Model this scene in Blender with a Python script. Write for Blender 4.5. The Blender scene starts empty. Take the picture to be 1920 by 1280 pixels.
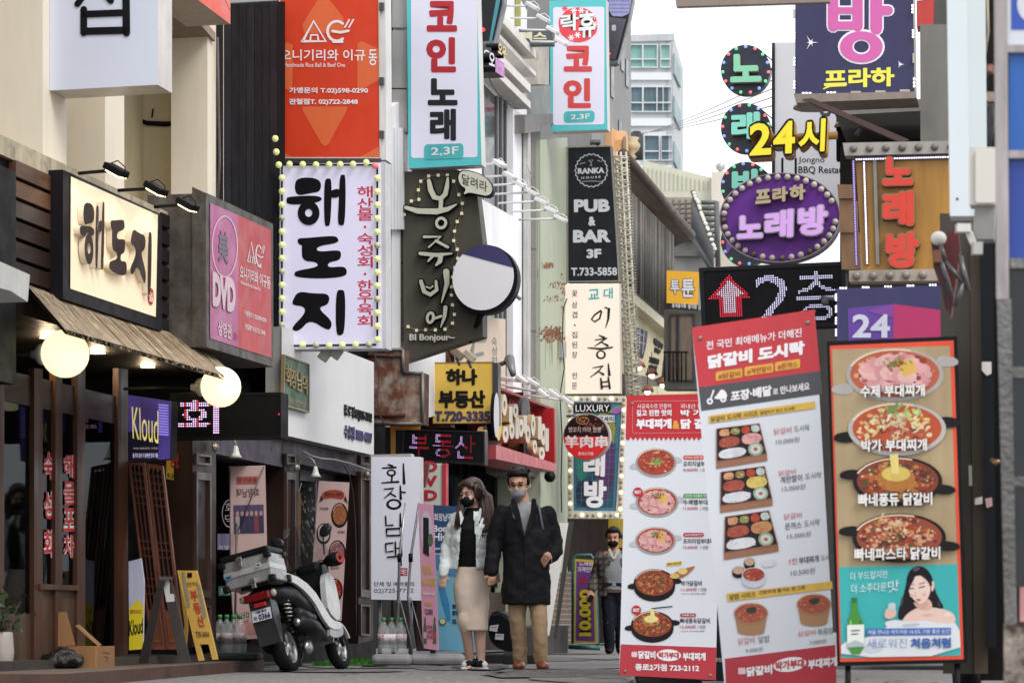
import bpy, bmesh, math, random
import numpy as np
from mathutils import Vector, Matrix
from mathutils.geometry import tessellate_polygon
rnd = random.Random(7)
scene = bpy.context.scene
COL = scene.collection
R = math.radians

# ------------------------------------------------------------------ camera, sky, sun, exposure
F = 4700.0; HZ = 1165.0; HC = 0.40           # focal length in photo pixels, horizon row, eye height (m)
cam = bpy.data.cameras.new("camera"); camo = bpy.data.objects.new("camera", cam); COL.objects.link(camo)
camo.location = (0, 0, HC); camo.rotation_euler = (R(90), 0, 0)
cam.sensor_width = 36.0; cam.lens = F / 1920 * 36
cam.shift_y = (HZ - 640) / 1920
cam.clip_start = 0.5; cam.clip_end = 3000
cam.dof.use_dof = True; cam.dof.focus_distance = 21.5; cam.dof.aperture_fstop = 5.0
scene.camera = camo

SUN_EL, SUN_ROT = R(48), R(140)
w = bpy.data.worlds.new("World"); scene.world = w; w.use_nodes = True
nt = w.node_tree; bg = nt.nodes["Background"]; bg.inputs[1].default_value = 0.10
sky = nt.nodes.new("ShaderNodeTexSky"); sky.sky_type = 'NISHITA'; sky.sun_disc = False
sky.sun_elevation = SUN_EL; sky.sun_rotation = SUN_ROT; sky.dust_density = 3
mx = nt.nodes.new("ShaderNodeMixRGB"); mx.inputs[0].default_value = 0.86
mx.inputs[2].default_value = (10.6, 10.7, 11.0, 1)
nt.links.new(sky.outputs[0], mx.inputs[1]); nt.links.new(mx.outputs[0], bg.inputs[0])
sl = bpy.data.lights.new("sun", 'SUN'); sl.energy = 1.5; sl.angle = R(28); sl.color = (1, .97, .93)
so = bpy.data.objects.new("sun", sl); COL.objects.link(so)
so.rotation_euler = (R(42), 0, R(40))
vs = scene.view_settings; vs.view_transform = 'Standard'; vs.look = 'None'; vs.gamma = 1; vs.use_curve_mapping = False
vs.exposure = 0.5
scene.cycles.max_bounces = 6; scene.cycles.transparent_max_bounces = 12
scene.cycles.use_denoising = True

# ------------------------------------------------------------------ geometry in the camera's pixels, put at real depths
O = Vector((0, 0, HC))
def ray(px, py): return Vector(((px - 960) / F, 1, (HZ - py) / F))
def P(px, py, Y): return O + ray(px, py) * Y
class Plane:
    def __init__(s, p0, n): s.p0 = Vector(p0); s.n = Vector(n).normalized()
    def pt(s, px, py, off=0.0):
        d = ray(px, py); return O + d * ((s.p0 + s.n * off - O).dot(s.n) / d.dot(s.n))
T0 = math.atan((1970 - 960) / F)                       # direction of the street against the view
DIR = Vector((math.sin(T0), math.cos(T0), 0)); NRM = Vector((math.cos(T0), -math.sin(T0), 0))
L = Plane(P(240, 1165, 18), NRM)                       # the line of facades on the left
def YL(px, off=0): return L.pt(px, HZ, off).y
def SP(px, py=700, Y=None, yaw=None):                  # plane of a projecting sign: square to the street
    if Y is None: Y = YL(px)
    y = T0 if yaw is None else R(yaw)
    return Plane(P(px, py, Y), (-math.sin(y), -math.cos(y), 0))
def hl(x0, y0, x1): return y0 + (HZ - y0) / (1970 - x0) * (x1 - x0)   # level line along the street
def fr(x0, yt, x1, yb): return [(x0, yt), (x1, hl(x0, yt, x1)), (x1, hl(x0, yb, x1)), (x0, yb)]
def rc(x0, y0, x1, y1, k=0): return [(x0, y0), (x1, y0 + k * (x1 - x0)), (x1, y1 + k * (x1 - x0)), (x0, y1)]
def ell(cx, cy, rx, ry=None, n=28, a0=0, a1=360, rot=0):
    ry = rx if ry is None else ry; o = []
    for i in range(n + (a1 - a0 != 360)):
        a = R(a0 + (a1 - a0) * i / n); x, y = rx * math.cos(a), ry * math.sin(a)
        c, s = math.cos(R(rot)), math.sin(R(rot)); o.append((cx + c * x - s * y, cy + s * x + c * y))
    return o
def smooth(p, n=2):
    for _ in range(n):
        q = []
        for i in range(len(p)):
            a, b = p[i], p[(i + 1) % len(p)]
            q += [(a[0] * .75 + b[0] * .25, a[1] * .75 + b[1] * .25), (a[0] * .25 + b[0] * .75, a[1] * .25 + b[1] * .75)]
        p = q
    return p
def rrect(x0, y0, x1, y1, r, k=0):
    o = []
    for cx, cy, a in ((x1 - r, y0 + r, -90), (x1 - r, y1 - r, 0), (x0 + r, y1 - r, 90), (x0 + r, y0 + r, 180)):
        for i in range(6):
            t = R(a + 18 * i); x = cx + r * math.cos(t); o.append((x, cy + r * math.sin(t) + k * (x - x0)))
    return o
def bil(q, s, t):                                      # q: tl, tr, br, bl
    a = [q[0][i] + (q[1][i] - q[0][i]) * s for i in (0, 1)]; b = [q[3][i] + (q[2][i] - q[3][i]) * s for i in (0, 1)]
    return (a[0] + (b[0] - a[0]) * t, a[1] + (b[1] - a[1]) * t)
def inq(q, s0, t0, s1, t1): return [bil(q, s0, t0), bil(q, s1, t0), bil(q, s1, t1), bil(q, s0, t1)]
# a picture laid on a quad keeps its own flat coordinates and is mapped corner to corner
def qmap(q, x0, y0, x1, y1): return lambda p: bil(q, (p[0] - x0) / (x1 - x0), (p[1] - y0) / (y1 - y0))

# ------------------------------------------------------------------ materials
KALB = 1.0
def lin(h):
    h = h.lstrip('#'); o = []
    for i in (0, 2, 4):
        v = int(h[i:i + 2], 16) / 255; o.append(v / 12.92 if v <= .04045 else ((v + .055) / 1.055) ** 2.4)
    return o
_M = {}
def M(h, r=.55, var=.10, sc=2.0, em=0.0, met=0.0, bump=0.0, kind=None, h2=None, spec=None, st=(1, 1, 1), lo=.4, hi=.6, al=None):
    key = (h, r, var, sc, em, met, bump, kind, h2, spec, st, lo, hi, al)
    if key in _M: return _M[key]
    m = bpy.data.materials.new("paint_" + h.lstrip('#')); m.use_nodes = True; t = m.node_tree; N = t.nodes
    b = N["Principled BSDF"]; c = [min(.86, x * KALB) for x in lin(h)]
    b.inputs["Roughness"].default_value = r; b.inputs["Metallic"].default_value = met
    if spec is None and max(c) < .035 and met == 0 and r > .25: spec = .15
    if spec is not None: b.inputs["Specular IOR Level"].default_value = spec
    tc = N.new("ShaderNodeTexCoord"); mp = N.new("ShaderNodeMapping"); mp.inputs["Scale"].default_value = [s * sc for s in st]
    t.links.new(tc.outputs["Object"], mp.inputs[0])
    def noise(scale, det=6):
        n = N.new("ShaderNodeTexNoise"); n.inputs["Scale"].default_value = scale; n.inputs["Detail"].default_value = det
        t.links.new(mp.outputs[0], n.inputs["Vector"]); return n
    def ramp(src, lo, hi, c0, c1):
        g = N.new("ShaderNodeValToRGB"); g.color_ramp.elements[0].position = lo; g.color_ramp.elements[1].position = hi
        g.color_ramp.elements[0].color = (*c0, 1); g.color_ramp.elements[1].color = (*c1, 1); t.links.new(src, g.inputs[0]); return g
    n1 = noise(1.0)
    d = [x * (1 - var) for x in c]; e = [min(.9, x * (1 + var * .7)) for x in c]
    g = ramp(n1.outputs["Fac"], .3, .7, d, e); out = g.outputs[0]
    if kind == 'two':                                   # blotches of a second colour (rust, flaking paint, stains)
        c2 = [min(.86, x * KALB) for x in lin(h2)]
        n2 = noise(2.3, 12); n2.inputs["Roughness"].default_value = .68
        k = ramp(n2.outputs["Fac"], lo, hi, (0, 0, 0), (1, 1, 1))
        q = N.new("ShaderNodeMixRGB"); t.links.new(k.outputs[0], q.inputs[0]); t.links.new(out, q.inputs[1]); q.inputs[2].default_value = (*c2, 1)
        out = q.outputs[0]
    if kind == 'speck':                                 # granite, asphalt
        c2 = [min(.86, x * KALB) for x in lin(h2)]
        n2 = noise(60, 3); k = ramp(n2.outputs["Fac"], lo, hi, (0, 0, 0), (1, 1, 1))
        q = N.new("ShaderNodeMixRGB"); t.links.new(k.outputs[0], q.inputs[0]); t.links.new(out, q.inputs[1]); q.inputs[2].default_value = (*c2, 1)
        out = q.outputs[0]
    if kind == 'brick':
        bk = N.new("ShaderNodeTexBrick"); bk.inputs["Scale"].default_value = 1; bk.inputs["Brick Width"].default_value = .21; bk.inputs["Row Height"].default_value = .07
        bk.inputs["Mortar Size"].default_value = .006; sx = N.new("ShaderNodeSeparateXYZ"); cx = N.new("ShaderNodeCombineXYZ")
        t.links.new(tc.outputs["Object"], sx.inputs[0]); ad = N.new("ShaderNodeMath"); t.links.new(sx.outputs[0], ad.inputs[0]); t.links.new(sx.outputs[1], ad.inputs[1])
        t.links.new(ad.outputs[0], cx.inputs[0]); t.links.new(sx.outputs[2], cx.inputs[1]); t.links.new(cx.outputs[0], bk.inputs["Vector"])
        t.links.new(out, bk.inputs["Color1"]); bk.inputs["Color2"].default_value = (*[x * .7 for x in c], 1); bk.inputs["Mortar"].default_value = (*lin(h2), 1)
        out = bk.outputs[0]
    if var >= .04 and not kind == 'brick':              # faint streaks of rain and dust down every surface
        m2 = N.new("ShaderNodeMapping"); m2.inputs["Scale"].default_value = (7, 7, .9); t.links.new(tc.outputs["Object"], m2.inputs[0])
        n5 = N.new("ShaderNodeTexNoise"); n5.inputs["Scale"].default_value = 1.6; n5.inputs["Detail"].default_value = 9; n5.inputs["Roughness"].default_value = .65; t.links.new(m2.outputs[0], n5.inputs["Vector"])
        k5 = ramp(n5.outputs["Fac"], .35, .62, [1 - min(.3, max(0, var - .02) * 1.8)] * 3, (1, 1, 1)); q5 = N.new("ShaderNodeMixRGB"); q5.blend_type = 'MULTIPLY'; q5.inputs[0].default_value = 1
        t.links.new(out, q5.inputs[1]); t.links.new(k5.outputs[0], q5.inputs[2]); out = q5.outputs[0]
    t.links.new(out, b.inputs["Base Color"])
    if em:
        t.links.new(out, b.inputs["Emission Color"]); b.inputs["Emission Strength"].default_value = em
    if bump:
        n3 = noise(9, 8); bp = N.new("ShaderNodeBump"); bp.inputs["Strength"].default_value = bump; bp.inputs["Distance"].default_value = .02
        t.links.new(n3.outputs["Fac"], bp.inputs["Height"]); t.links.new(bp.outputs[0], b.inputs["Normal"])
    else:
        rr = ramp(noise(3.1).outputs["Fac"], .3, .7, [max(.02, r - .1)] * 3, [min(1, r + .12)] * 3); t.links.new(rr.outputs[0], b.inputs["Roughness"])
    _M[key] = m; return m
def GLASS(tint=(.5, .5, .5), key='g', refl=.25, rough=.03):
    k = ('glass', key)
    if k in _M: return _M[k]
    m = bpy.data.materials.new("glass_" + key); m.use_nodes = True; t = m.node_tree; N = t.nodes; N.clear()
    o = N.new("ShaderNodeOutputMaterial"); a = N.new("ShaderNodeBsdfTransparent"); a.inputs[0].default_value = (*tint, 1)
    g = N.new("ShaderNodeBsdfGlossy"); g.inputs["Roughness"].default_value = rough; g.inputs[0].default_value = (.9, .95, 1, 1)
    mm = N.new("ShaderNodeMixShader"); mm.inputs[0].default_value = refl; t.links.new(a.outputs[0], mm.inputs[1]); t.links.new(g.outputs[0], mm.inputs[2])
    t.links.new(mm.outputs[0], o.inputs[0]); _M[k] = m; return m

def PET():
    m = bpy.data.materials.new("clear_plastic"); m.use_nodes = True; t = m.node_tree; b = t.nodes["Principled BSDF"]
    b.inputs["Base Color"].default_value = (.75, .8, .8, 1); b.inputs["Roughness"].default_value = .08; b.inputs["Alpha"].default_value = .2; return m

# ------------------------------------------------------------------ lettering (Blender's own font, as mesh)
_T = {}
def glyphs(s, bold=.02):
    k = (s, bold)
    if k in _T: return _T[k]
    extra = bold - .018 if bold > .024 else 0
    c = bpy.data.curves.new('lettering', 'FONT'); c.body = s; c.offset = .018 if extra else bold; c.resolution_u = 3
    o = bpy.data.objects.new('lettering', c); COL.objects.link(o)
    dg = bpy.context.evaluated_depsgraph_get()
    m = bpy.data.meshes.new_from_object(o.evaluated_get(dg), depsgraph=dg)
    v = [(a.co.x, a.co.y) for a in m.vertices]; f = [tuple(p.vertices) for p in m.polygons]
    bpy.data.objects.remove(o); bpy.data.curves.remove(c); bpy.data.meshes.remove(m)
    if not v: _T[k] = ([], [], 1); return _T[k]
    x0, x1 = min(a[0] for a in v), max(a[0] for a in v); y0, y1 = min(a[1] for a in v), max(a[1] for a in v)
    if extra > 0:                                       # heavy faces: the outline moved round a small circle
        v0, f0, v, f = v, f, [], []
        for i in range(9):
            a = i * math.pi / 4; dx, dy = (extra * math.cos(a), extra * math.sin(a)) if i < 8 else (0, 0); n = len(v)
            v += [(p[0] + dx, p[1] + dy) for p in v0]; f += [tuple(j + n for j in g) for g in f0]
        x0 -= extra; x1 += extra; y0 -= extra; y1 += extra
    v = [((a[0] - x0) / (x1 - x0), 1 - (a[1] - y0) / (y1 - y0)) for a in v]
    _T[k] = (v, f, len(v) // 9 if extra > 0 else 0); return _T[k]

# ------------------------------------------------------------------ mesh builder
BASE = {}
class MB:
    def __init__(s): s.v = []; s.f = []; s.m = []; s.mats = []; s.sm = []
    def mi(s, mat):
        if mat not in s.mats: s.mats.append(mat)
        return s.mats.index(mat)
    def add(s, vs, fs, mat, sm=False):
        o = len(s.v); i = s.mi(mat); s.v += [Vector(v) for v in vs]
        for f in fs: s.f.append([o + k for k in f]); s.m.append(i); s.sm.append(sm)
        return s
    def face(s, pts, mat): return s.add(pts, [list(range(len(pts)))], mat)
    # flat outline in pixels on a plane; th > 0 makes it a slab that thick behind its face
    def slab(s, pl, poly, mat, off=0.0, th=0.0, side=None):
        a = [pl.pt(x, y, off) for x, y in poly]; n = len(a)
        tri = tessellate_polygon([[Vector((x, y, 0)) for x, y in poly]])
        s.add(a, [list(t) for t in tri] if n > 4 else [list(range(n))], mat)
        if th:
            b = [p - pl.n * th for p in a]; sd = side or mat
            s.add(a + b, [[i, (i + 1) % n, n + (i + 1) % n, n + i] for i in range(n)], sd)
            s.add(b, [list(t) for t in tri] if n > 4 else [list(range(n))], sd)
        return s
    def ring(s, pl, outer, inner, mat, off=0.0, th=0.0, side=None):
        a = [pl.pt(x, y, off) for x, y in outer]; b = [pl.pt(x, y, off) for x, y in inner]; n = len(a)
        s.add(a + b, [[i, (i + 1) % n, n + (i + 1) % n, n + i] for i in range(n)], mat)
        if th:
            for q in (a, b):
                c = [p - pl.n * th for p in q]; s.add(q + c, [[i, (i + 1) % n, n + (i + 1) % n, n + i] for i in range(n)], side or mat)
        return s
    def frame(s, pl, q, wd, mat, off=0, th=0, side=None):        # quad frame of relative width wd=(s,t)
        return s.ring(pl, q, inq(q, wd[0], wd[1], 1 - wd[0], 1 - wd[1]), mat, off, th, side)
    def text(s, pl, t, q, mat, off=0.0, bold=.02, th=0.0, side=None, mp=None):
        if len(q) == 4 and not hasattr(q[0], '__len__'): q = rc(*q)
        v, f, per = glyphs(t, bold)
        pts = [bil(q, *p) for p in v]
        if mp: pts = [mp(p) for p in pts]
        a = [pl.pt(x, y, off + (i // per * 1.2e-4 if per else 0)) for i, (x, y) in enumerate(pts)]; s.add(a, f, mat)
        if th:
            ed = {}
            for g in f:
                for i in range(len(g)):
                    e = (g[i], g[(i + 1) % len(g)]); k = (min(e), max(e)); ed[k] = None if k in ed else e
            b = [p - pl.n * th for p in a]; n = len(a)
            s.add(a + b, [[e[0], e[1], n + e[1], n + e[0]] for e in ed.values() if e], side or mat)
        return s
    def vtext(s, pl, t, x0, y0, x1, y1, mat, gap=.12, k=0.0, **kw):   # upright column of glyphs; k: x shift per pixel down
        n = len(t); h = (y1 - y0) / (n + gap * (n - 1))
        for i, ch in enumerate(t):
            if ch == ' ': continue
            ya = y0 + i * h * (1 + gap); dx = k * (ya - y0); hh, ww = h, x1 - x0
            if ch in '·.': 
                s.slab(pl, ell((x0 + x1) / 2 + dx, ya + h / 2, ww * .09, ww * .09, 8), mat, kw.get('off', 0)); continue
            s.text(pl, ch, [(x0 + dx, ya), (x1 + dx, ya), (x1 + dx, ya + hh), (x0 + dx, ya + hh)], mat, **kw)
        return s
    def stroke(s, pl, pts, wd, mat, off=0.0, th=0.0, mp=None, cap=True, side=None):   # brush or pen stroke in pixels
        n = len(pts); W = wd if hasattr(wd, '__len__') else [wd] * n
        lt, rt = [], []
        for i in range(n):
            a = pts[max(0, i - 1)]; b = pts[min(n - 1, i + 1)]; dx, dy = b[0] - a[0], b[1] - a[1]; l = math.hypot(dx, dy) or 1
            nx, ny = -dy / l * W[i] / 2, dx / l * W[i] / 2
            lt.append((pts[i][0] + nx, pts[i][1] + ny)); rt.append((pts[i][0] - nx, pts[i][1] - ny))
        if cap:
            def arc(c, p, q):
                a0 = math.atan2(p[1] - c[1], p[0] - c[0]); r = math.hypot(p[0] - c[0], p[1] - c[1])
                return [(c[0] + r * math.cos(a0 - math.pi * k / 5), c[1] + r * math.sin(a0 - math.pi * k / 5)) for k in range(1, 5)]
            poly = lt + arc(pts[-1], lt[-1], rt[-1]) + rt[::-1] + arc(pts[0], rt[0], lt[0])
        else: poly = lt + rt[::-1]
        m_ = mp or (lambda p: p); A = [pl.pt(*m_(p), off) for p in poly]; N = len(A)
        ri = [n + (4 if cap else 0) + n - 1 - i for i in range(n)]
        fs = [[i, i + 1, ri[i + 1], ri[i]] for i in range(n - 1)]
        if cap: fs += [list(range(n - 1, ri[-1] + 1)), list(range(ri[0], N)) + [0]]
        s.add(A, fs, mat)
        if th:
            B = [p - pl.n * th for p in A]; s.add(A + B, [[i, (i + 1) % N, N + (i + 1) % N, N + i] for i in range(N)], side or mat)
        return s
    # solid pieces in world space
    def box(s, c, d, mat, rot=None, bev=0.0):
        x, y, z = [k / 2 for k in d]; M3 = rot or Matrix.Identity(3); c = Vector(c)
        if bev <= 0:
            v = [c + M3 @ Vector((a * x, b * y, e * z)) for a in (-1, 1) for b in (-1, 1) for e in (-1, 1)]
            return s.add(v, [[0, 1, 3, 2], [4, 6, 7, 5], [0, 4, 5, 1], [2, 3, 7, 6], [0, 2, 6, 4], [1, 5, 7, 3]], mat)
        bm = bmesh.new(); bmesh.ops.create_cube(bm, size=1)
        for v in bm.verts: v.co = Vector((v.co.x * d[0], v.co.y * d[1], v.co.z * d[2]))
        bmesh.ops.bevel(bm, geom=bm.edges[:], offset=bev, segments=2, affect='EDGES', profile=.5)
        bm.verts.index_update(); vs = [c + M3 @ v.co for v in bm.verts]; fs = [[v.index for v in f.verts] for f in bm.faces]; bm.free()
        return s.add(vs, fs, mat)
    def tube(s, pts, r, mat, n=8, cap=True, sm=True):
        pts = [Vector(p) for p in pts]; k = len(pts); rs = r if hasattr(r, '__len__') else [r] * k; vs = []; fs = []
        up = None
        for i in range(k):
            d = (pts[min(k - 1, i + 1)] - pts[max(0, i - 1)]).normalized()
            if up is None or abs(d.dot(up)) > .98: up = Vector((0, 0, 1)) if abs(d.z) < .9 else Vector((0, 1, 0))
            a = d.cross(up).normalized(); b = a.cross(d).normalized(); up = b
            vs += [pts[i] + (a * math.cos(2 * math.pi * j / n) + b * math.sin(2 * math.pi * j / n)) * rs[i] for j in range(n)]
        for i in range(k - 1):
            for j in range(n): fs.append([i * n + j, i * n + (j + 1) % n, (i + 1) * n + (j + 1) % n, (i + 1) * n + j])
        if cap: fs += [list(range(n))[::-1], [(k - 1) * n + j for j in range(n)]]
        return s.add(vs, fs, mat, sm)
    def lathe(s, c, prof, mat, n=20, axis=(0, 0, 1), sm=True, cap=True):     # prof: (radius, height) along axis
        ax = Vector(axis).normalized(); a = ax.orthogonal().normalized(); b = ax.cross(a); c = Vector(c); vs = []; fs = []
        for r, h in prof: vs += [c + ax * h + (a * math.cos(2 * math.pi * j / n) + b * math.sin(2 * math.pi * j / n)) * max(r, 1e-4) for j in range(n)]
        for i in range(len(prof) - 1):
            for j in range(n): fs.append([i * n + j, i * n + (j + 1) % n, (i + 1) * n + (j + 1) % n, (i + 1) * n + j])
        if cap: fs += [list(range(n))[::-1], [(len(prof) - 1) * n + j for j in range(n)]]
        return s.add(vs, fs, mat, sm)
    def ball(s, c, r, mat, n=14, sq=(1, 1, 1), rot=None):
        M3 = rot or Matrix.Identity(3); vs = []; fs = []; k = n // 2 + 1; c = Vector(c)
        for i in range(k):
            t = math.pi * i / (k - 1)
            for j in range(n):
                a = 2 * math.pi * j / n; vs.append(c + M3 @ Vector((r * sq[0] * math.sin(t) * math.cos(a), r * sq[1] * math.sin(t) * math.sin(a), r * sq[2] * math.cos(t))))
        for i in range(k - 1):
            for j in range(n): fs.append([i * n + j, (i + 1) * n + j, (i + 1) * n + (j + 1) % n, i * n + (j + 1) % n])
        return s.add(vs, fs, mat, True)
    def loft(s, rings, mat, n=20, sm=True, cap=True, pw=2.0):      # rings: (centre, half-width x, half-depth y)
        vs = []; fs = []
        for c, rx, ry in rings:
            for j in range(n):
                a = 2 * math.pi * j / n; ca, sa = math.cos(a), math.sin(a); e = 2 / pw
                vs.append(Vector(c) + Vector((rx * math.copysign(abs(ca) ** e, ca), ry * math.copysign(abs(sa) ** e, sa), 0)))
        k = len(rings)
        for i in range(k - 1):
            for j in range(n): fs.append([i * n + j, i * n + (j + 1) % n, (i + 1) * n + (j + 1) % n, (i + 1) * n + j])
        if cap: fs += [list(range(n))[::-1], [(k - 1) * n + j for j in range(n)]]
        return s.add(vs, fs, mat, sm)
    def xform(s, mtx):
        s.v = [mtx @ v for v in s.v]; return s
    def build(s, name, parent=None, label=None, cat=None, group=None, kind=None, loc=None):
        me = bpy.data.meshes.new(name); o = bpy.data.objects.new(name, me); COL.objects.link(o)
        if parent is not None: base = BASE[parent]
        elif loc is not None: base = Vector(loc)
        else:
            A = np.array([tuple(v) for v in s.v]); base = Vector(((A[:, 0].min() + A[:, 0].max()) / 2, (A[:, 1].min() + A[:, 1].max()) / 2, A[:, 2].min()))
        me.from_pydata([v - base for v in s.v], [], s.f)
        for m in s.mats: me.materials.append(m)
        me.polygons.foreach_set('material_index', s.m); me.polygons.foreach_set('use_smooth', s.sm); me.update()
        BASE[o] = base
        if parent is not None: o.parent = parent
        else: o.location = base
        return tag(o, label, cat, group, kind)
def tag(o, label=None, cat=None, group=None, kind=None):
    if label: o['label'] = label
    if cat: o['category'] = cat
    if group: o['group'] = group
    if kind: o['kind'] = kind
    return o
def thing(name, label, cat, loc, group=None):
    o = bpy.data.objects.new(name, None); o.empty_display_size = .1; COL.objects.link(o); o.location = loc; BASE[o] = Vector(loc)
    return tag(o, label, cat, group)
def dup(root, loc, label=None, rotz=None, group=None, scale=None):
    r = root.copy(); COL.objects.link(r); r.location = loc
    if rotz is not None: r.rotation_euler = (0, 0, rotz)
    if scale: r.scale = scale
    if label: r['label'] = label
    if group: r['group'] = group
    for ch in list(root.children):
        c = ch.copy(); COL.objects.link(c); c.parent = r
        for g in list(ch.children):
            d = g.copy(); COL.objects.link(d); d.parent = c
    return r
def struct(name, mb): return mb.build(name, kind='structure')
def fuse(mb, voxel, smooth_it=4, noise=0.0, nscale=8.0):           # one continuous skin over overlapping solids
    me = bpy.data.meshes.new('skin'); me.from_pydata(mb.v, [], mb.f); me.update()
    o = bpy.data.objects.new('skin', me); COL.objects.link(o)
    r = o.modifiers.new('r', 'REMESH'); r.mode = 'VOXEL'; r.voxel_size = voxel; r.use_smooth_shade = True
    if smooth_it:
        q = o.modifiers.new('s', 'SMOOTH'); q.iterations = smooth_it; q.factor = .5
    if noise:
        tx = bpy.data.textures.new('folds', 'CLOUDS'); tx.noise_scale = nscale; tx.noise_depth = 2
        d = o.modifiers.new('d', 'DISPLACE'); d.texture = tx; d.strength = noise; d.mid_level = .5; d.texture_coords = 'LOCAL'
    dg = bpy.context.evaluated_depsgraph_get(); m2 = bpy.data.meshes.new_from_object(o.evaluated_get(dg), depsgraph=dg)
    out = MB(); out.v = [v.co.copy() for v in m2.vertices]; out.f = [list(p.vertices) for p in m2.polygons]
    out.m = [0] * len(out.f); out.sm = [True] * len(out.f); out.mats = [mb.mats[0]]
    bpy.data.objects.remove(o); bpy.data.meshes.remove(me); bpy.data.meshes.remove(m2)
    return out
def paint(mb, mat, test):
    i = mb.mi(mat)
    for k, f in enumerate(mb.f):
        c = sum((mb.v[j] for j in f), Vector()) / len(f)
        if test(c): mb.m[k] = i
def dots(mb, pl, q, rows, cols, items, off=.004, fill=.34, dark=None, sq=6):
    """LED matrix: items = (text, (s0,t0,s1,t1), material or function(s,t)->material, bold); every unlit lamp too"""
    lit = np.full((rows, cols), -1, int); ms = []
    S = (np.arange(cols) + .5) / cols; Tt = (np.arange(rows) + .5) / rows
    gs, gt = np.meshgrid(S, Tt)
    for it in items:
        if it[0] == 'poly':
            tri = [[(p[0], p[1]) for p in it[1]]]; tris = tessellate_polygon([[Vector((p[0], p[1], 0)) for p in it[1]]]); V = it[1]; T3 = [[V[i] for i in t] for t in tris]; mat = it[2]
        else:
            v, f, _ = glyphs(it[0], it[3] if len(it) > 3 else .03); b = it[1]; V = [(b[0] + (b[2] - b[0]) * x, b[1] + (b[3] - b[1]) * y) for x, y in v]
            T3 = [[V[g[0]], V[g[i]], V[g[i + 1]]] for g in f for i in range(1, len(g) - 1)]; mat = it[2]
        hit = np.zeros((rows, cols), bool)
        for a, b_, c in T3:
            d1 = (gs - b_[0]) * (a[1] - b_[1]) - (a[0] - b_[0]) * (gt - b_[1]); d2 = (gs - c[0]) * (b_[1] - c[1]) - (b_[0] - c[0]) * (gt - c[1]); d3 = (gs - a[0]) * (c[1] - a[1]) - (c[0] - a[0]) * (gt - a[1])
            hit |= ((d1 >= 0) & (d2 >= 0) & (d3 >= 0)) | ((d1 <= 0) & (d2 <= 0) & (d3 <= 0))
        for r_, c_ in zip(*np.nonzero(hit)):
            mm = mat(S[c_], Tt[r_]) if callable(mat) else mat
            if mm not in ms: ms.append(mm)
            lit[r_, c_] = ms.index(mm)
    for r_ in range(rows):
        for c_ in range(cols):
            m = ms[lit[r_, c_]] if lit[r_, c_] >= 0 else dark
            if m is None: continue
            cx, cy = S[c_], Tt[r_]; k = fill if lit[r_, c_] >= 0 else fill * .62
            pts = [bil(q, cx + k / cols * math.cos(2 * math.pi * j / sq), cy + k / rows * math.sin(2 * math.pi * j / sq)) for j in range(sq)]
            mb.add([pl.pt(x, y, off) for x, y in pts], [list(range(sq))], m)
def cabinet(name, label, cat, pl, q, th, face, edge, off=0.0, group=None, rim=None, rimw=(.02, .01), part='cabinet'):
    """a sign box: thing > cabinet (+ rim); returns the thing and a builder for its printed face"""
    c = [sum(p[i] for p in q) / len(q) for i in (0, 1)]; b = pl.pt(c[0], max(p[1] for p in q), off - th / 2)
    t = thing(name, label, cat, b, group)
    m = MB(); m.slab(pl, q, edge, off, th); m.build(part, t)
    if rim: MB().frame(pl, q, rimw, rim, off + .012, .012).build('rim', t)
    fm = MB(); fm.slab(pl, inq(q, rimw[0], rimw[1], 1 - rimw[0], 1 - rimw[1]) if (rim and len(q) == 4) else q, face, off + .004)
    return t, fm
# ------------------------------------------------------------------ colours used often
WHITE = M('#d9d9dd', .5, .04); OFFW = M('#cfcbc4', .6, .1); BLACK = M('#17171a', .45, .2); DARK = M('#0d0c0d', .6, .2); STEEL = M('#8f9194', .35, .15, met=.7)
CREAM = M('#d6cbb0', .75, .06, .8, kind='two', h2='#bfae88', lo=.55, hi=.95); CREAM_LIT = M('#e3d9c6', .75, .05, 1.2, kind='two', h2='#b5a484', lo=.66, hi=.95)  # paler cream for the columns: the light on them is put into the colour
WOOD = M('#4a2c1c', .45, .35, 3, st=(1, 1, .12)); WOODH = M('#5a3a26', .5, .4, 2.5, st=(.15, .15, 3)); WOODD = M('#2b1c15', .5, .3, 3, st=(.3, .3, 1))
BROWNP = M('#33241f', .45, .2, 2); GALV = M('#b8bab8', .4, .15, met=.4); CONC = M('#8f8b86', .85, .15, 1.5, kind='speck', h2='#6e6a66')
GLS = GLASS((.42, .44, .42), 'shop', .05); CLEAR = PET()
INK = M('#141216', .5, .1); RED = M('#b01c28', .5, .08); YEL = M('#e8c21c', .5, .06)

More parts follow.
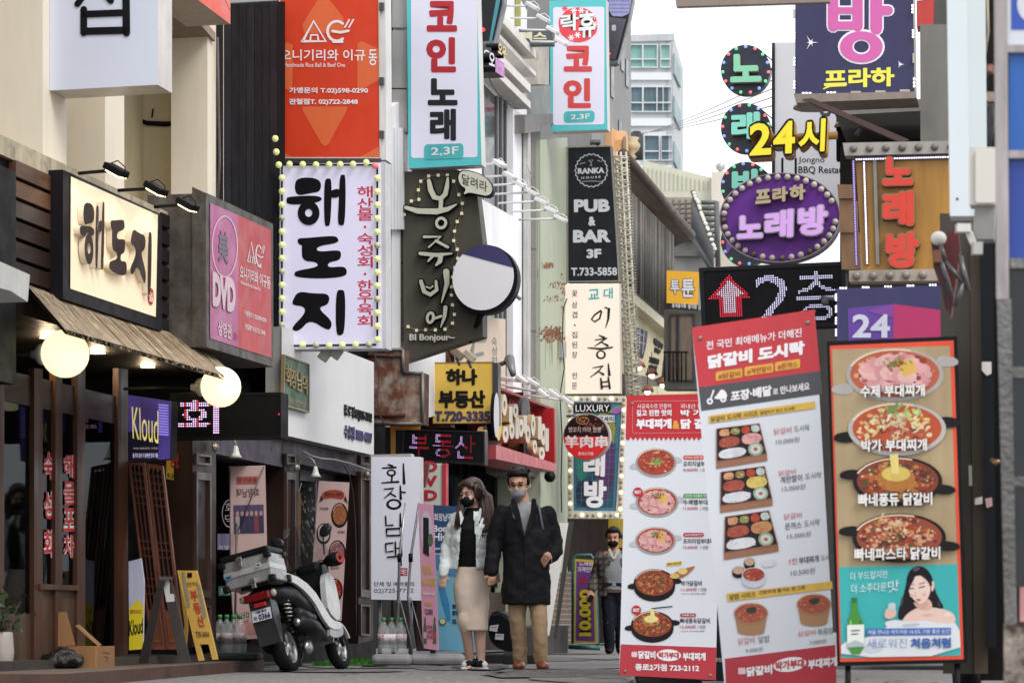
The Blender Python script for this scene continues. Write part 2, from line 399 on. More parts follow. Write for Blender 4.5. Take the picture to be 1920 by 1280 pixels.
# ------------------------------------------------------------------ ground
g = MB(); g.face([(-60, -5, 0), (60, -5, 0), (60, 400, 0), (-60, 400, 0)], M('#8b8987', .9, .16, .35, kind='speck', h2='#5e5c5b', bump=.25, lo=.35, hi=.7))
struct('road', g)
g = MB(); rr_ = random.Random(3); lv = .004
for i in range(26):                                   # patched cuts, stains and cracks in the asphalt
    x, y = rr_.uniform(-1.9, 2.6), rr_.uniform(16, 31); a, b_ = rr_.uniform(.15, .7), rr_.uniform(.4, 2.4); lv += .0003
    g.add([(x + a * rr_.uniform(.7, 1.1) * math.cos(k * .57), y + b_ * rr_.uniform(.7, 1.1) * math.sin(k * .57), lv) for k in range(11)], [list(range(11))], M(rr_.choice(['#6f6d6b', '#7d7b79', '#5f5d5c', '#94928f']), .95, .25, 1.5, kind='speck', h2='#4d4b4a', bump=.3))
for i in range(16):
    x, y = rr_.uniform(-1.9, 2.4), rr_.uniform(16, 28); pts = [Vector((x, y, 0))]; lv += .0002
    for k in range(8): pts.append(pts[-1] + Vector((rr_.gauss(0, .08), rr_.uniform(.05, .25), 0)))
    for k in range(8): w_ = Vector((rr_.uniform(.006, .015), 0, 0)); z_ = Vector((0, 0, lv)); g.add([pts[k] - w_ + z_, pts[k] + w_ + z_, pts[k + 1] + w_ + z_, pts[k + 1] - w_ + z_], [[0, 1, 2, 3]], M('#2c2b2b', .95, .2))
for i in range(160):                                  # grit and scraps
    x, y = rr_.uniform(-2, 2.4), rr_.uniform(15.5, 27); s_ = rr_.uniform(.008, .03); g.add([(x + s_ * math.cos(k * 1.3), y + s_ * math.sin(k * 1.3), .0125 + i * 1e-5) for k in range(5)], [list(range(5))], M(rr_.choice(['#3a3836', '#b3b0aa', '#5a4f45', '#c9c6c0']), .9))
x, y = -1.22, 22.2; g.add([(x - .09, y - .5, .0145), (x + .12, y - .5, .0145), (x + .12, y + .5, .0145), (x - .09, y + .5, .0145)], [[0, 1, 2, 3]], M('#232323', .7, .2))
struct('asphalt', g)
# raised walk in front of the left shops
g = MB(); a, b, c_, d_ = Vector((-2.72, 15.2, 0)), Vector((-2.07, 20.9, 0)), Vector((-2.3, 21.1, 0)), Vector((-5.5, 21.8, 0)); e_ = Vector((-5.5, 14.8, 0)); h = Vector((0, 0, .085))
pv = M('#6f6258', .8, .2, 2, kind='two', h2='#57493f', lo=.4, hi=.8); kb = M('#4c3327', .7, .25, 2, st=(1, .3, 1))
pts = [a, b, c_, d_, e_]
g.add([p + h for p in pts], [[0, 1, 2, 3, 4]], pv); g.add(pts + [p + h for p in pts], [[0, 1, 6, 5], [1, 2, 7, 6], [2, 3, 8, 7], [4, 0, 5, 9]], kb)
struct('pavement', g)
def turf(name, quad, n, seed, lab):
    r2 = random.Random(seed); m = MB(); gm = M('#3f7a2c', .8, .35, 12); q = [Vector(p) for p in quad]
    m.add(q + [p + Vector((0, 0, .02)) for p in q], [[4, 5, 6, 7], [0, 1, 5, 4], [1, 2, 6, 5], [3, 0, 4, 7]], M('#2f5f22', .9, .3, 8))
    for i in range(n):
        s, t = r2.random(), r2.random(); p = (q[0] * (1 - s) + q[1] * s) * (1 - t) + (q[3] * (1 - s) + q[2] * s) * t + Vector((0, 0, .018))
        an = r2.uniform(0, 6.3); dx = Vector((math.cos(an), math.sin(an), 0)) * .006
        m.add([p - dx, p + dx, p + Vector((r2.uniform(-.015, .015), r2.uniform(-.015, .015), r2.uniform(.025, .05)))], [[0, 1, 2]], gm)
    m.build(name, None, lab, 'turf', kind='stuff')
turf('grass', [(-2.46, 20.2, .085), (-2.13, 20.8, .085), (-2.2, 22.0, .0), (-2.6, 21.3, .085)], 1500, 1, 'green artificial turf by the water bottles at the pavement end')
turf('grass', [(-1.78, 22.2, 0), (-1.22, 22.4, 0), (-1.0, 24.4, 0), (-1.5, 24.4, 0)], 2500, 2, 'green artificial turf along the foot of the purple restaurant front')
turf('grass', [(1.55, 10.6, 0), (2.1, 10.6, 0), (2.1, 13.2, 0), (1.62, 13.2, 0)], 2500, 4, 'green artificial turf under the lit menu stand')

# ------------------------------------------------------------------ left: cream shop building
B1 = thing('shop_building', 'cream building with recessed balconies over a dark timber shopfront', 'building', L.pt(100, 1240))
def facade(parent, name, mat, polys, off=0.0, th=.2, side=None, pl=L):
    for p in polys: o = MB().slab(pl, p, mat, off, th, side).build(name, parent)
    return o
facade(B1, 'wall', M('#c2b594', .8, .06, .9, kind='two', h2='#b8a780', lo=.5, hi=.9), [[(-120, -160), (403, -160), (403, 520), (-120, 420)]], -.6)  # recess shade put into the colour: same cream, darker than the columns
sp403 = SP(403)
m = MB(); m.slab(sp403, [(200, -200), (403, -200), (403, 460), (200, 460)], CREAM, 0, .25); m.build('side_wall', B1)
facade(B1, 'corner_post', CREAM_LIT, [[(389, -160), (404, -160), (404, 440), (389, 440)]], .02, .3)
for x0, x1 in ((80, 125), (197, 233)): facade(B1, 'column', CREAM_LIT, [[(x0, -160), (x1, -160), (x1, 460), (x0, 440)]], 0, .45)
for x0, x1, yt, yb in ((3, 15, 50, 262), (126, 133, 120, 330)):
    w_ = facade(B1, 'window', DARK, [[(x0, yt), (x1, yt + 8), (x1, yb), (x0, yb)]], -.35, .05)
    MB().slab(L, [(x1, yt - 14), (x1 + 18, yt - 6), (x1 + 18, yb + 60), (x1, yb + 20)], M('#a89a78', .7), -.34, .06).build('window_frame', w_)
facade(B1, 'soffit', M('#a18d80', .8, .15), [[(240, -130), (404, 62), (404, 78), (240, -105)]], .05, 1.2)
facade(B1, 'ledge', M('#b7ab93', .85, .2, 3, kind='two', h2='#5d554a', lo=.5, hi=.75), [fr(-60, 224, 404, 262)], .14, .8)
facade(B1, 'fascia', M('#171415', .6, .2), [fr(-60, 262, 372, 530)], .1, .5)
hk = facade(B1, 'post', M('#141315', .5), [fr(-60, 284, 30, 700)], .2, .3)
m = MB()
for i in range(6):
    yt = 300 + i * 38; m.slab(L, fr(30, yt, 119, yt + 30), [WOODH, WOODH, M('#3d2a20', .5, .35, 2.5, st=(.15, .15, 3)), WOODD, WOODD, WOODD][i], .155, .05)  # upper boards in lit-wood brown, lower ones dark: light put into the colour
m.build('slat_panel', B1); m = MB()
for i in range(7):
    yt = 398 + i * 33; m.slab(L, fr(303, yt, 366, yt + 24), M('#231e1d', .5, .25, 2), .155, .05)
m.build('slat_panel', B1)
m = MB(); m.stroke(sp403, [(238, 215), (275, 231), (310, 233), (358, 228)], [3, 9, 10, 4], INK, .02); m.stroke(sp403, [(287, 205), (285, 220)], 3, INK, .02); m.stroke(sp403, [(356, 218), (358, 238)], 2.5, INK, .02)
m.build('cable_bundle', B1)
m = MB(); m.tube([sp403.pt(x, y, .05) for x, y in ((238, 215), (248, 240), (240, 290), (234, 350))], .012, M('#3b3734')); m.tube([L.pt(x, y, .05) for x, y in ((408, 70), (410, 200), (412, 300), (408, 400))], .01, M('#55504a')); m.build('cable', B1)
# ceiling of the porch, back wall, floor
zc = L.pt(60, 560, .1).z
def hslab(px0, px1, o0, o1, z, th, mat):
    a, b = L.pt(px0, HZ, 0), L.pt(px1, HZ, 0); q = []
    for p, o in ((a, o1), (b, o1), (b, o0), (a, o0)): v = p + NRM * o; q.append(Vector((v.x, v.y, z)))
    m = MB(); m.add(q + [p + Vector((0, 0, th)) for p in q], [[0, 1, 2, 3], [4, 7, 6, 5], [0, 4, 5, 1], [1, 5, 6, 2], [2, 6, 7, 3], [3, 7, 4, 0]], mat); return m
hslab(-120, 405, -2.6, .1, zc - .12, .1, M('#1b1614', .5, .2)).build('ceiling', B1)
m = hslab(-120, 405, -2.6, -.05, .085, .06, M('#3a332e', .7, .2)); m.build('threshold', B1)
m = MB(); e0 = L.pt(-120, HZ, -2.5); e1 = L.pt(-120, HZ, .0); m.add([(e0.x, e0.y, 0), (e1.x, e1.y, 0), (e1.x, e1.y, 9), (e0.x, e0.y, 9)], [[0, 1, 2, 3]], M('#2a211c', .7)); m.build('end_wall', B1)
facade(B1, 'back_wall', M('#140f0d', .7, .3), [[(-120, 560), (420, 560), (420, 1240), (-120, 1240)]], -2.4, .1)  # near-black colour stands in for the shade inside the shop
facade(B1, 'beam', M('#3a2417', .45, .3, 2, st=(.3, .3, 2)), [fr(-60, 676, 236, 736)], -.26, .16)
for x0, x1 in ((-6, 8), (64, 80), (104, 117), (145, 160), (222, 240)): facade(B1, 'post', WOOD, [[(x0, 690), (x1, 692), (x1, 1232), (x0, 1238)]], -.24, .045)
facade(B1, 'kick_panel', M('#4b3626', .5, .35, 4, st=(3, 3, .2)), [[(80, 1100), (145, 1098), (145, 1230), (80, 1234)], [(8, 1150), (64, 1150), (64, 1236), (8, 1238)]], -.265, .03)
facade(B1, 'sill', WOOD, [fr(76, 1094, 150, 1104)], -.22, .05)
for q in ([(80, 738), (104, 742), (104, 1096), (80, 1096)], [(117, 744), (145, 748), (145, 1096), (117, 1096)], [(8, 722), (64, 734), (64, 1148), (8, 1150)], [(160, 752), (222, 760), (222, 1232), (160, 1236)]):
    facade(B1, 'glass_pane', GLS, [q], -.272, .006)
m = MB(); rb = M('#b5232b', .5, .05); wb = M('#e3d9d2', .5, .05)
for s_, x0, x1, y0, y1 in (('숙성회', 82, 100, 846, 1046), ('해물포차', 119, 140, 852, 1046)):
    m = MB(); m.vtext(L, s_, x0, y0, x1, y1, wb, gap=.35 if len(s_) == 3 else .12, off=-.266, bold=.075); m.vtext(L, s_, x0, y0, x1, y1, rb, gap=.35 if len(s_) == 3 else .12, off=-.262, bold=.02); m.build('window_lettering', B1)
for x, y, o in ((183, 662, -.5), (277, 688, -.55), (90, 633, -.5), (285, 724, -1.5), (322, 734, -1.5)):
    p = L.pt(x, y, o); z0 = zc - .121; d = ray(x, y); p = O + d * ((z0 - O.z) / d.z)
    MB().lathe(p, [(.001, 0), (.055, 0), (.06, .004), (.001, .004)], M('#ffe2b0', .4, .02, em=6), 14, sm=False).build('downlight', B1)
    pl_ = bpy.data.lights.new('downlight_glow', 'POINT'); pl_.energy = 5; pl_.color = (1, .74, .45); pl_.shadow_soft_size = .05; po = bpy.data.objects.new('downlight_glow', pl_); COL.objects.link(po); po.location = p - Vector((0, 0, .05))
# thatch awning: slopes down and out from the fascia
m = MB(); tm = M('#a3937c', .9, .3, 14, st=(1, .25, .25), kind='two', h2='#84705a', lo=.45, hi=.7, bump=.3)
A0, A1 = L.pt(50, 533, .12), L.pt(362, 634, .12); E0, E1 = L.pt(122, 617, .62), L.pt(451, 713, .62)
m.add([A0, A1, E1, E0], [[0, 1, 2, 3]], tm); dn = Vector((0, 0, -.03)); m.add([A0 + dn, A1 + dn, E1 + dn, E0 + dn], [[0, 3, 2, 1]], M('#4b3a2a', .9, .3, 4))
r2 = random.Random(5); N_ = 230
for i in range(N_):                                    # straw laid up the slope, ragged at the eave
    s = (i + r2.random()) / N_; a = A0.lerp(A1, s); e = E0.lerp(E1, s); up = (A1 - A0).cross(E0 - A0).normalized(); up = up if up.z > 0 else -up
    wv = (A1 - A0).normalized() * r2.uniform(.008, .02); e = e + (e - a).normalized() * r2.uniform(-.004, .014); l = r2.uniform(0, .5); a2 = a.lerp(e, l * .6)
    h1 = up * r2.uniform(.002, .007)
    c = r2.choice([tm, tm, M('#b3a48c', .9, .15, 9), M('#93836c', .9, .2, 9), M('#9c8c76', .9, .2, 9), M('#a98a66', .9, .2, 9)])
    m.add([a2 + h1, a2 + wv + h1, e + wv * .7 + h1 * .6 + dn * r2.random(), e + h1 * .6 + dn * r2.random()], [[0, 1, 2, 3]], c)
aw = m.build('thatch_awning', None, 'sloping straw awning between the two glowing globes under the timber sign', 'awning')
m = MB(); m.slab(L, [(-80, 455), (56, 515), (52, 566), (20, 545), (-80, 520)], M('#b9b8b4', .5, .12, 3), .55, .5); m.build('metal_canopy', None, 'pale grey metal canopy end at the far left edge under the timber slats', 'canopy')
# globes
def globe(x, y, r, off, lab):
    c = L.pt(x, y, off); rm = r * c.y / F; t = thing('globe_lamp', lab, 'lamp', c, 'glowing globe lamps of the timber shop')
    MB().ball(c, rm, M('#ffe6b8', .4, .01, em=.95), 28).build('globe', t)
    m = MB(); ax = -NRM; m.lathe(c + ax * rm * .86, [(rm * .42, 0), (rm * .46, .02), (rm * .44, .04), (rm * .2, .07), (rm * .15, .10)], M('#9c9a96', .4), 16, ax); m.build('socket', t)
    m = MB(); m.tube([c + ax * (rm + .05), c + ax * (off + .2)], .012, BLACK); m.build('arm', t)
globe(122, 663, 45, .32, 'larger glowing white globe lamp, left one under the straw awning')
globe(414, 725, 38, .55, 'glowing white globe lamp at the right end of the straw awning')
# black box sign with raised letters on a cream lit panel
HAE = [[[(200, 245), (330, 250), (335, 325), (270, 335), (200, 350), (183, 300)], [(138, 368), (150, 352), (335, 345), (338, 386), (145, 403)], [(350, 262), (372, 250), (395, 257), (387, 510), (368, 520), (350, 512)], [(437, 237), (455, 229), (472, 237), (468, 508), (445, 516), (425, 506), (432, 380)], [(380, 320), (440, 305), (440, 358), (380, 362)]],
       [[(200, 585), (260, 583), (405, 570), (430, 585), (430, 612), (310, 630), (310, 662), (430, 650), (447, 665), (440, 708), (372, 720), (372, 750), (460, 740), (480, 765), (470, 800), (330, 812), (190, 803), (182, 780), (200, 765), (318, 745), (310, 718), (228, 712), (225, 640), (228, 625), (205, 618)]],
       [[(205, 880), (290, 893), (380, 893), (378, 955), (312, 972), (390, 1040), (393, 1080), (370, 1102), (272, 1037), (215, 1100), (180, 1103), (170, 1080), (245, 1005), (240, 965), (172, 958), (175, 930)], [(415, 880), (445, 870), (470, 882), (466, 1110), (440, 1130), (415, 1118)]]]
HB = [(135, 225, 480, 520), (180, 568, 482, 815), (168, 868, 475, 1132)]
def brush(mb, pl, gi, q, mat, off, th=0, side=None):
    f = qmap(q, *HB[gi])
    for i, p in enumerate(HAE[gi]): mb.slab(pl, [f(x) for x in smooth(p, 2)], mat, off + i * .0008, th, side)
    if gi == 0: mb.ring(pl, [f(x) for x in ell(264, 445, 61, 68)], [f(x) for x in ell(264, 444, 20, 22)], mat, off + .004, th, side)
sq = fr(118, 318, 304, 560)
t, fm = cabinet('fascia_sign', 'cream lit panel in a black box with raised dark brush lettering, over the straw awning', 'sign', L, sq, .12, M('#ecd9ba', .5, .03, em=.12), M('#19151a', .5), off=.24)
fm.v, fm.f, fm.m, fm.mats, fm.sm = [], [], [], [], []; iq = [(133, 331), (296, 403), (292, 594), (132, 541)]
fm.slab(L, iq, M('#ecd9ba', .5, .03, em=.12), .246); fm.build('face', t)
m = MB(); dk = M('#2a1a17', .5, .15); sd = M('#d8cdb8', .5)
for gi, q in enumerate(([(149, 368), (198, 376), (196, 510), (149, 492)], [(205, 405), (240, 412), (238, 524), (204, 510)], [(245, 422), (286, 434), (284, 560), (243, 522)])): brush(m, L, gi, q, dk, .29, .04, sd)
m.build('raised_lettering', t)
m = MB(); m.slab(L, ell(283, 556, 6, 16), M('#b02230', .5), .25); m.text(L, '일', [(279, 546), (288, 549), (288, 567), (279, 564)], M('#f2dfc0', .5), .254); m.build('seal_stamp', t)
# arm lights on the fascia
def armlight(x0, y0, x1, y1, lab, lit, grp, col, off0=.1):
    a = L.pt(x0, y0, off0); Yb = a.y; b = P(x1, y1, Yb - .15); t = thing('sign_spotlight', lab, 'spotlight', a, grp)
    MB().tube([a, a.lerp(b, .6), b], .012, col).build('arm', t)
    d = (b - a).normalized(); m = MB(); q = d.to_track_quat('X', 'Z').to_matrix() @ Matrix.Rotation(R(25), 3, 'Y')
    m.box(b + d * .06, (.16, .1, .045), col, q, .008); m.build('lamp_head', t)
    if lit:
        al_ = bpy.data.lights.new('lamp_glow', 'SPOT'); al_.energy = 2.5; al_.color = (1, .76, .48); al_.spot_size = R(110); al_.shadow_soft_size = .04; ao = bpy.data.objects.new('lamp_glow', al_); COL.objects.link(ao); ao.location = b + d * .06 + Vector((0, 0, -.06)); ao.rotation_euler = (Vector((-NRM.x, -NRM.y, -1.2))).to_track_quat('-Z', 'Y').to_euler()
        MB().box(b + d * .06 + q @ Vector((.01, 0, -.026)), (.12, .08, .008), M('#ffd9a0', .4, .01, em=5), q).build('lens', t)
    MB().tube([b + q @ Vector((-.03, 0, .03)), b + q @ Vector((.04, 0, .085)), b + q @ Vector((.12, 0, .07)), b + q @ Vector((.15, 0, .0))], .004, col, 6).build('wire_guard', t)
for x0, y0, x1, y1, lab in ((148, 325, 205, 320, 'black arm lamp over the left of the cream brush lettering panel, bulb glowing'), (222, 357, 280, 354, 'black arm lamp over the middle right of the cream panel'), (290, 388, 340, 384, 'black arm lamp beside the pink double sign, bulb glowing')):
    armlight(x0, y0, x1, y1, lab, True, 'black arm lamps over the timber fascia', BLACK, .25)
# ------------------------------------------------------------------ signs over the left shops
pl = SP(93)
t, fm = cabinet('hanging_sign', 'large white lightbox sign hanging at the top left with one thick black brush character', 'sign', pl, [(93, -120), (296, -120), (296, 159), (93, 170)], .27, M('#c6cad8', .4, .02, em=.06), M('#cfc9c2', .35, .1, met=.3))
for pts, wd in (([(157, 18), (157, 62)], 13), ([(236, -30), (237, 62)], 14), ([(160, 27), (236, 24)], 13), ([(160, 59), (236, 57)], 14), ([(145, 8), (175, -30), (208, 2)], 12)): fm.stroke(pl, pts, wd, INK, .007 + .001 * wd / 3)
fm.build('face', t)
m = MB(); m.box(pl.pt(200, -60, -.4), (.08, .6, .08), STEEL); m.build('bracket', t)
t, fm = cabinet('corner_sign', 'small red orange sign box at the top edge beside the black cladding', 'sign', L, [(300, -90), (432, -90), (432, 46), (376, 4), (300, -50)], .35, M('#d2432a', .35, .06, em=.1), M('#b9a79a', .5), off=.4)
fm.slab(L, [(395, -60), (432, -60), (432, 20)], M('#dd6a4a', .35), .407); fm.build('face', t)
# pink and red double sign standing off the wall
q = [(394, 380), (508, 431), (509, 671), (394, 634)]
t = thing('double_sign', 'weathered metal sign box with a pink half and a red half facing the lane', 'sign', L.pt(450, 672, .3))
fq = [(366, 350), (388, 350), (512, 420), (513, 690), (386, 652), (360, 645)]
mt = M('#6f6a66', .5, .25, 3, met=.5, kind='two', h2='#4d443b', lo=.4, hi=.7)
m = MB(); m.slab(L, [(388, 362), (512, 420), (513, 688), (386, 650)], mt, .44, .46); m.slab(SP(386, 500, L.pt(386, 500, .44).y), [(360, 350), (386, 362), (386, 650), (360, 640)], mt, 0, .02); m.build('cabinet', t)
m = MB(); pk, rd = M('#ac5a88', .4, .1, em=.03), M('#b63e42', .4, .1, em=.03); lt = M('#d8bcc6', .5); gy = M('#6d6470', .5)
mid = bil(q, .455, 0), bil(q, .455, 1); m.slab(L, [q[0], mid[0], mid[1], q[3]], pk, .445); m.slab(L, [mid[0], q[1], q[2], mid[1]], rd, .445)
f = qmap(q, 1200, 0, 1545, 800)
f2 = lambda p: bil(q, (p[0] - 1200) / 345, (p[1] - 0 - (p[0] - 1200) * .41) / 775 if 0 else (p[1] - (p[0] - 1200) * .44) / (775 - (p[0] - 1200) * .14))
m.ring(L, [f2(p) for p in ell(1283, 250, 74, 178)], [f2(p) for p in ell(1283, 250, 68, 170)], lt, .449)
m.text(L, '美', [f2(p) for p in ((1247, 150), (1305, 170), (1305, 355), (1247, 335))], gy, .449, .03)
m.text(L, 'DVD', [f2(p) for p in ((1214, 395), (1345, 440), (1343, 640), (1214, 595))], gy, .4485, .09); m.text(L, 'DVD', [f2(p) for p in ((1214, 392), (1345, 436), (1343, 634), (1214, 590))], lt, .452, .07)
m.text(L, '상영관', [f2(p) for p in ((1245, 670), (1322, 695), (1322, 780), (1245, 755))], lt, .449, .03); m.text(L, '3F', [f2(p) for p in ((1335, 735), (1356, 742), (1356, 785), (1335, 778))], M('#b95c93', .5), .449, .03)
wh = M('#e6d3d3', .5)
def rice(pl, f, mat, off, wd=12):                      # rice-ball and bowl emblem in a 400 x 190 field
    m.stroke(pl, [f(p) for p in ((20, 175), (100, 15), (190, 175), (15, 175))], wd, mat, off); m.stroke(pl, [f(p) for p in ((75, 170), (80, 125), (130, 125), (135, 170))], wd * .75, mat, off + .001)
    m.stroke(pl, [f((270 + 68 * math.cos(a), 95 + 78 * math.sin(a))) for a in [R(d) for d in range(-50, -330, -20)]], wd, mat, off); m.stroke(pl, [f(p) for p in ((240, 95), (300, 105), (355, 92))], wd, mat, off + .001); m.stroke(pl, [f(p) for p in ((245, 178), (310, 178))], wd, mat, off + .002)
    for dx in (0, 30): m.stroke(pl, [f(p) for p in ((330 + dx, 65), (362 + dx, 5))], wd * .6, mat, off)
f3 = lambda p: bil(q, .60 + p[0] / 400 * .30, .145 + p[1] / 190 * .19)
rice(L, f3, wh, .449, 2.4)
m.text(L, '오니기리와 이규동', inq(q, .49, .37, .985, .47), wh, .449, .02); m.text(L, 'Handmade Rice Ball & Beef Ove', inq(q, .5, .485, .82, .51), wh, .449)
m.text(L, '가맹문의 T.02)598-0290', inq(q, .56, .70, .92, .75), wh, .449, .02); m.text(L, '관철점T.02)722-2848', inq(q, .57, .80, .9, .85), wh, .449, .02)
m.build('face', t)
m = MB(); m.box(L.pt(440, 560, .02), (.1, .4, .1), BLACK); m.build('bracket', t)

# ------------------------------------------------------------------ black clad building and the restaurant below it
B2 = thing('clad_building', 'building clad in black vertical boards above a dark purple restaurant front', 'building', L.pt(540, 1200))
facade(B2, 'wall', M('#151516', .8, .2, spec=.1), [[(404, 10), (722, -10), (722, 860), (404, 830)]], -.12, 1.5)
m = MB()
for i in range(9):
    x0 = 405 + i * 14.5; m.slab(L, [(x0, 12 - i), (x0 + 13.6, 11 - i), (x0 + 13.6, 690), (x0, 690)], [M('#1d1d20', .85, .25, 2, spec=.12), M('#232327', .85, .3, 2, spec=.12), M('#1a1a1d', .85, .25, 2, spec=.12)][i % 3], 0, .05)
m.build('cladding', B2)
facade(B2, 'parapet_wall', M('#8e8f8f', .7, .1), [[(404, -160), (760, -160), (760, 12), (404, 14)]], -2.5, .3)
m = MB()
for x in range(722, 770, 6): m.slab(L, [(x, 240), (x + 4.5, 240), (x + 4.5, 430), (x, 430)], WHITE, -.05, .03)
m.build('corrugated_panel', B2)
facade(B2, 'fascia', M('#35213a', .5, .25, 2), [fr(404, 735, 530, 850), fr(528, 812, 705, 862)], .02, .3)
facade(B2, 'shop_wall', M('#191314', .6, .25), [[(404, 840), (705, 860), (705, 1240), (404, 1240)]], -.5, .2)  # shade behind the shop window put into the dark colour
for x0, x1 in ((361, 405), (533, 560), (672, 700)):
    p_ = facade(B2, 'pilaster', BROWNP, [[(x0, hl(361, 815, x0)), (x1, hl(361, 815, x1)), (x1, 1206 - (x1 - 361) * .02), (x0, 1212 - (x0 - 361) * .02)]], .03, .3)
    w_ = x1 - x0
    for y0, y1 in ((850, 870), (884, 1118), (1132, 1190)):
        m = MB(); m.frame(L, rc(x0 + w_ * .18, y0, x1 - w_ * .18, y1, .1), (.1, .06 if y1 - y0 > 50 else .2), M('#46332c', .4, .2), .055, .03); m.build('panel_moulding', p_)
m = MB()
for i in range(60):
    y = 868 + i * 5.4; m.slab(L, fr(562, y, 672, y + 4.6), M('#757174', .4, .2, 3, met=.3), -.2, .02)
m.build('roller_shutter', B2)
facade(B2, 'lintel', M('#4b2b49', .45, .3, 2), [fr(560, 838, 672, 868)], -.02, .3)
facade(B2, 'window', GLASS((.5, .48, .5), 'dim', .05), [[(408, 850), (530, 872), (530, 1205), (408, 1205)]], -.3, .01)
m = MB(); pw = M('#7a6c92', .5, .2, em=.05); m.slab(L, [(408, 1000), (438, 1000), (438, 1030), (408, 1030)], pw, -.28); m.text(L, '회장님', (410, 1022, 437, 1030), M('#d8d4e4'), -.277, .03)
m.slab(L, [(410, 1098), (438, 1098), (438, 1116), (410, 1116)], M('#2c7a4c'), -.28); m.text(L, '모범', (413, 1101, 436, 1113), M('#d8e4d8'), -.277, .03)
m.ring(L, ell(430, 962, 14, 26), ell(430, 962, 12.6, 24), M('#b9b6b0'), -.28); m.text(L, '회', (422, 942, 438, 960), M('#b9b6b0'), -.28, 0); m.text(L, '댁', (422, 964, 438, 982), M('#b9b6b0'), -.28, 0)
m.build('window_sticker', B2)
# white sign board with green plaque
q = [(528, 612), (701, 679), (701, 853), (528, 814)]
t, fm = cabinet('fascia_board', 'wide blank white board over the purple front with a green plaque and black phone numbers', 'sign', L, q, .14, M('#d6d6d6', .45, .04, 1.2), M('#9d9b98', .5), off=.2)
f = lambda p: bil(q, *p); bt = M('#1b191d', .5); pt_ = M('#3a3060', .5)
fm.build('face', t)
m = MB(); m.text(L, '종 로 점 02)725-7772', inq(q, .69, .54, .985, .68), bt, .22, .01, .018); m.build('raised_lettering', t); m = MB(); m.text(L, '수송점 1800-4887', inq(q, .69, .75, .985, .89), pt_, .22, .01, .018); m.build('raised_lettering', t)
gq = [(534, 664), (581, 682), (581, 774), (532, 760)]
m = MB(); m.slab(L, gq, M('#2f5534', .5, .15), .24, .03); m.frame(L, gq, (.03, .03), M('#8a7a5c', .45), .248, .03); br = M('#8d7a45', .4, .1, met=.3)
for i, ch in enumerate('회장님댁'): m.text(L, ch, inq(gq, .08 + i * .215, .2 + .02 * i, .27 + i * .215, .58 + .02 * i), br, .255, .01, .012)
m.frame(L, inq(gq, .22, .82, .82, .92), (.02, .08), br, .25); m.text(L, '02)725-7772', inq(gq, .25, .84, .79, .9), br, .25); m.build('plaque', t)
# bell sconces
def sconce(x, y, lab):
    c = L.pt(x, y, .06); t = thing('wall_sconce', lab, 'wall lamp', c, 'bell shaded wall lamps of the restaurant'); br = M('#a39c90', .3, .2, met=.6)
    MB().lathe(c, [(.005, 0), (.035, .005), (.042, .02), (.02, .045), (.005, .05)], br, 14, NRM).build('backplate', t)
    pts = [c + NRM * .04] + [c + NRM * (.04 + .075 * (1 - math.cos(a))) + Vector((0, 0, .085 * math.sin(a))) for a in [R(k) for k in range(20, 181, 20)]]
    MB().tube(pts, .007, br).build('arm', t)
    MB().lathe(pts[-1], [(.009, .01), (.018, -.006), (.024, -.035), (.033, -.06), (.052, -.085), (.049, -.085), (.03, -.06), (.012, -.012)], M('#c9cfc6', .25, .05), 16).build('lamp_shade', t)
sconce(399, 838, 'bell shaded wall lamp beside the dotted sign, above the yellow board'); sconce(552, 876, 'bell shaded wall lamp left of the roller shutter'); sconce(686, 890, 'bell shaded wall lamp next to the tall white standing sign')

# ------------------------------------------------------------------ big orange sign and the bulb-framed white sign
pl = SP(523, 300, 21.9)
q = [(523, -60), (711, -60), (714, 297), (522, 297)]
t, fm = cabinet('tall_sign', 'tall orange sign with a white rice ball and bowl emblem above the bulb framed sign', 'sign', pl, q, .22, M('#d03c1c', .4, .05, em=.05), M('#c7c5c0', .4, .1), rim=M('#cfc8c0', .4), rimw=(.012, .006))
lo_ = M('#d8663a', .4, .04, em=.05); S = 4.0
g2 = lambda p: (400 + p[0] / S, p[1] / S)
for i, pg in enumerate([[(820, -60), (975, 130), (980, 250), (680, 250), (668, 190)], [(498, 340), (560, 320), (595, 340), (592, 690), (498, 650)], [(1243, 370), (1110, 310), (1080, 330), (1080, 690), (1243, 600)], [(670, 800), (1005, 800), (1000, 830), (860, 1085), (835, 1098), (810, 1080), (668, 830)], [(498, 1120), (590, 1178), (498, 1180)], [(1243, 1100), (1100, 1178), (1243, 1178)]]):
    fm.slab(pl, [g2(p) for p in pg], lo_, .0055 + .0003 * i)
wh = M('#ece3e6', .5, .02)
m = fm; rice(pl, lambda p: g2((650 + p[0] * 1.02, 145 + p[1] * .95)), wh, .009, 5)
fm.text(pl, '오니기리와 이규', (525, 93, 685, 114), wh, .009, .015); fm.text(pl, '동', (691, 93, 707, 123), wh, .009, .015)
fm.text(pl, 'Handmade Rice Ball & Beef Ove', (532, 118, 647, 126), wh, .009, .005); fm.text(pl, '가맹문의 T.02)598-0290', (542, 164, 690, 177), wh, .009, .03); fm.text(pl, '관철점T. 02)722-2848', (542, 185, 671, 198), wh, .009, .035)
fm.build('face', t)
m = MB(); m.slab(pl, [(712, -60), (722, -60), (724, 300), (714, 300)], M('#d5d4d2', .4), -.02, .2); m.build('side_panel', t)
for y in (5, 145, 245): MB().slab(pl, [(711, y), (719, y), (719, y + 14), (711, y + 14)], M('#5a5a5c', .4, met=.5), .02, .03).build('hinge', t)
pl = SP(523, 655, 21.3)
q = [(525, 308), (714, 305), (716, 653), (523, 655)]
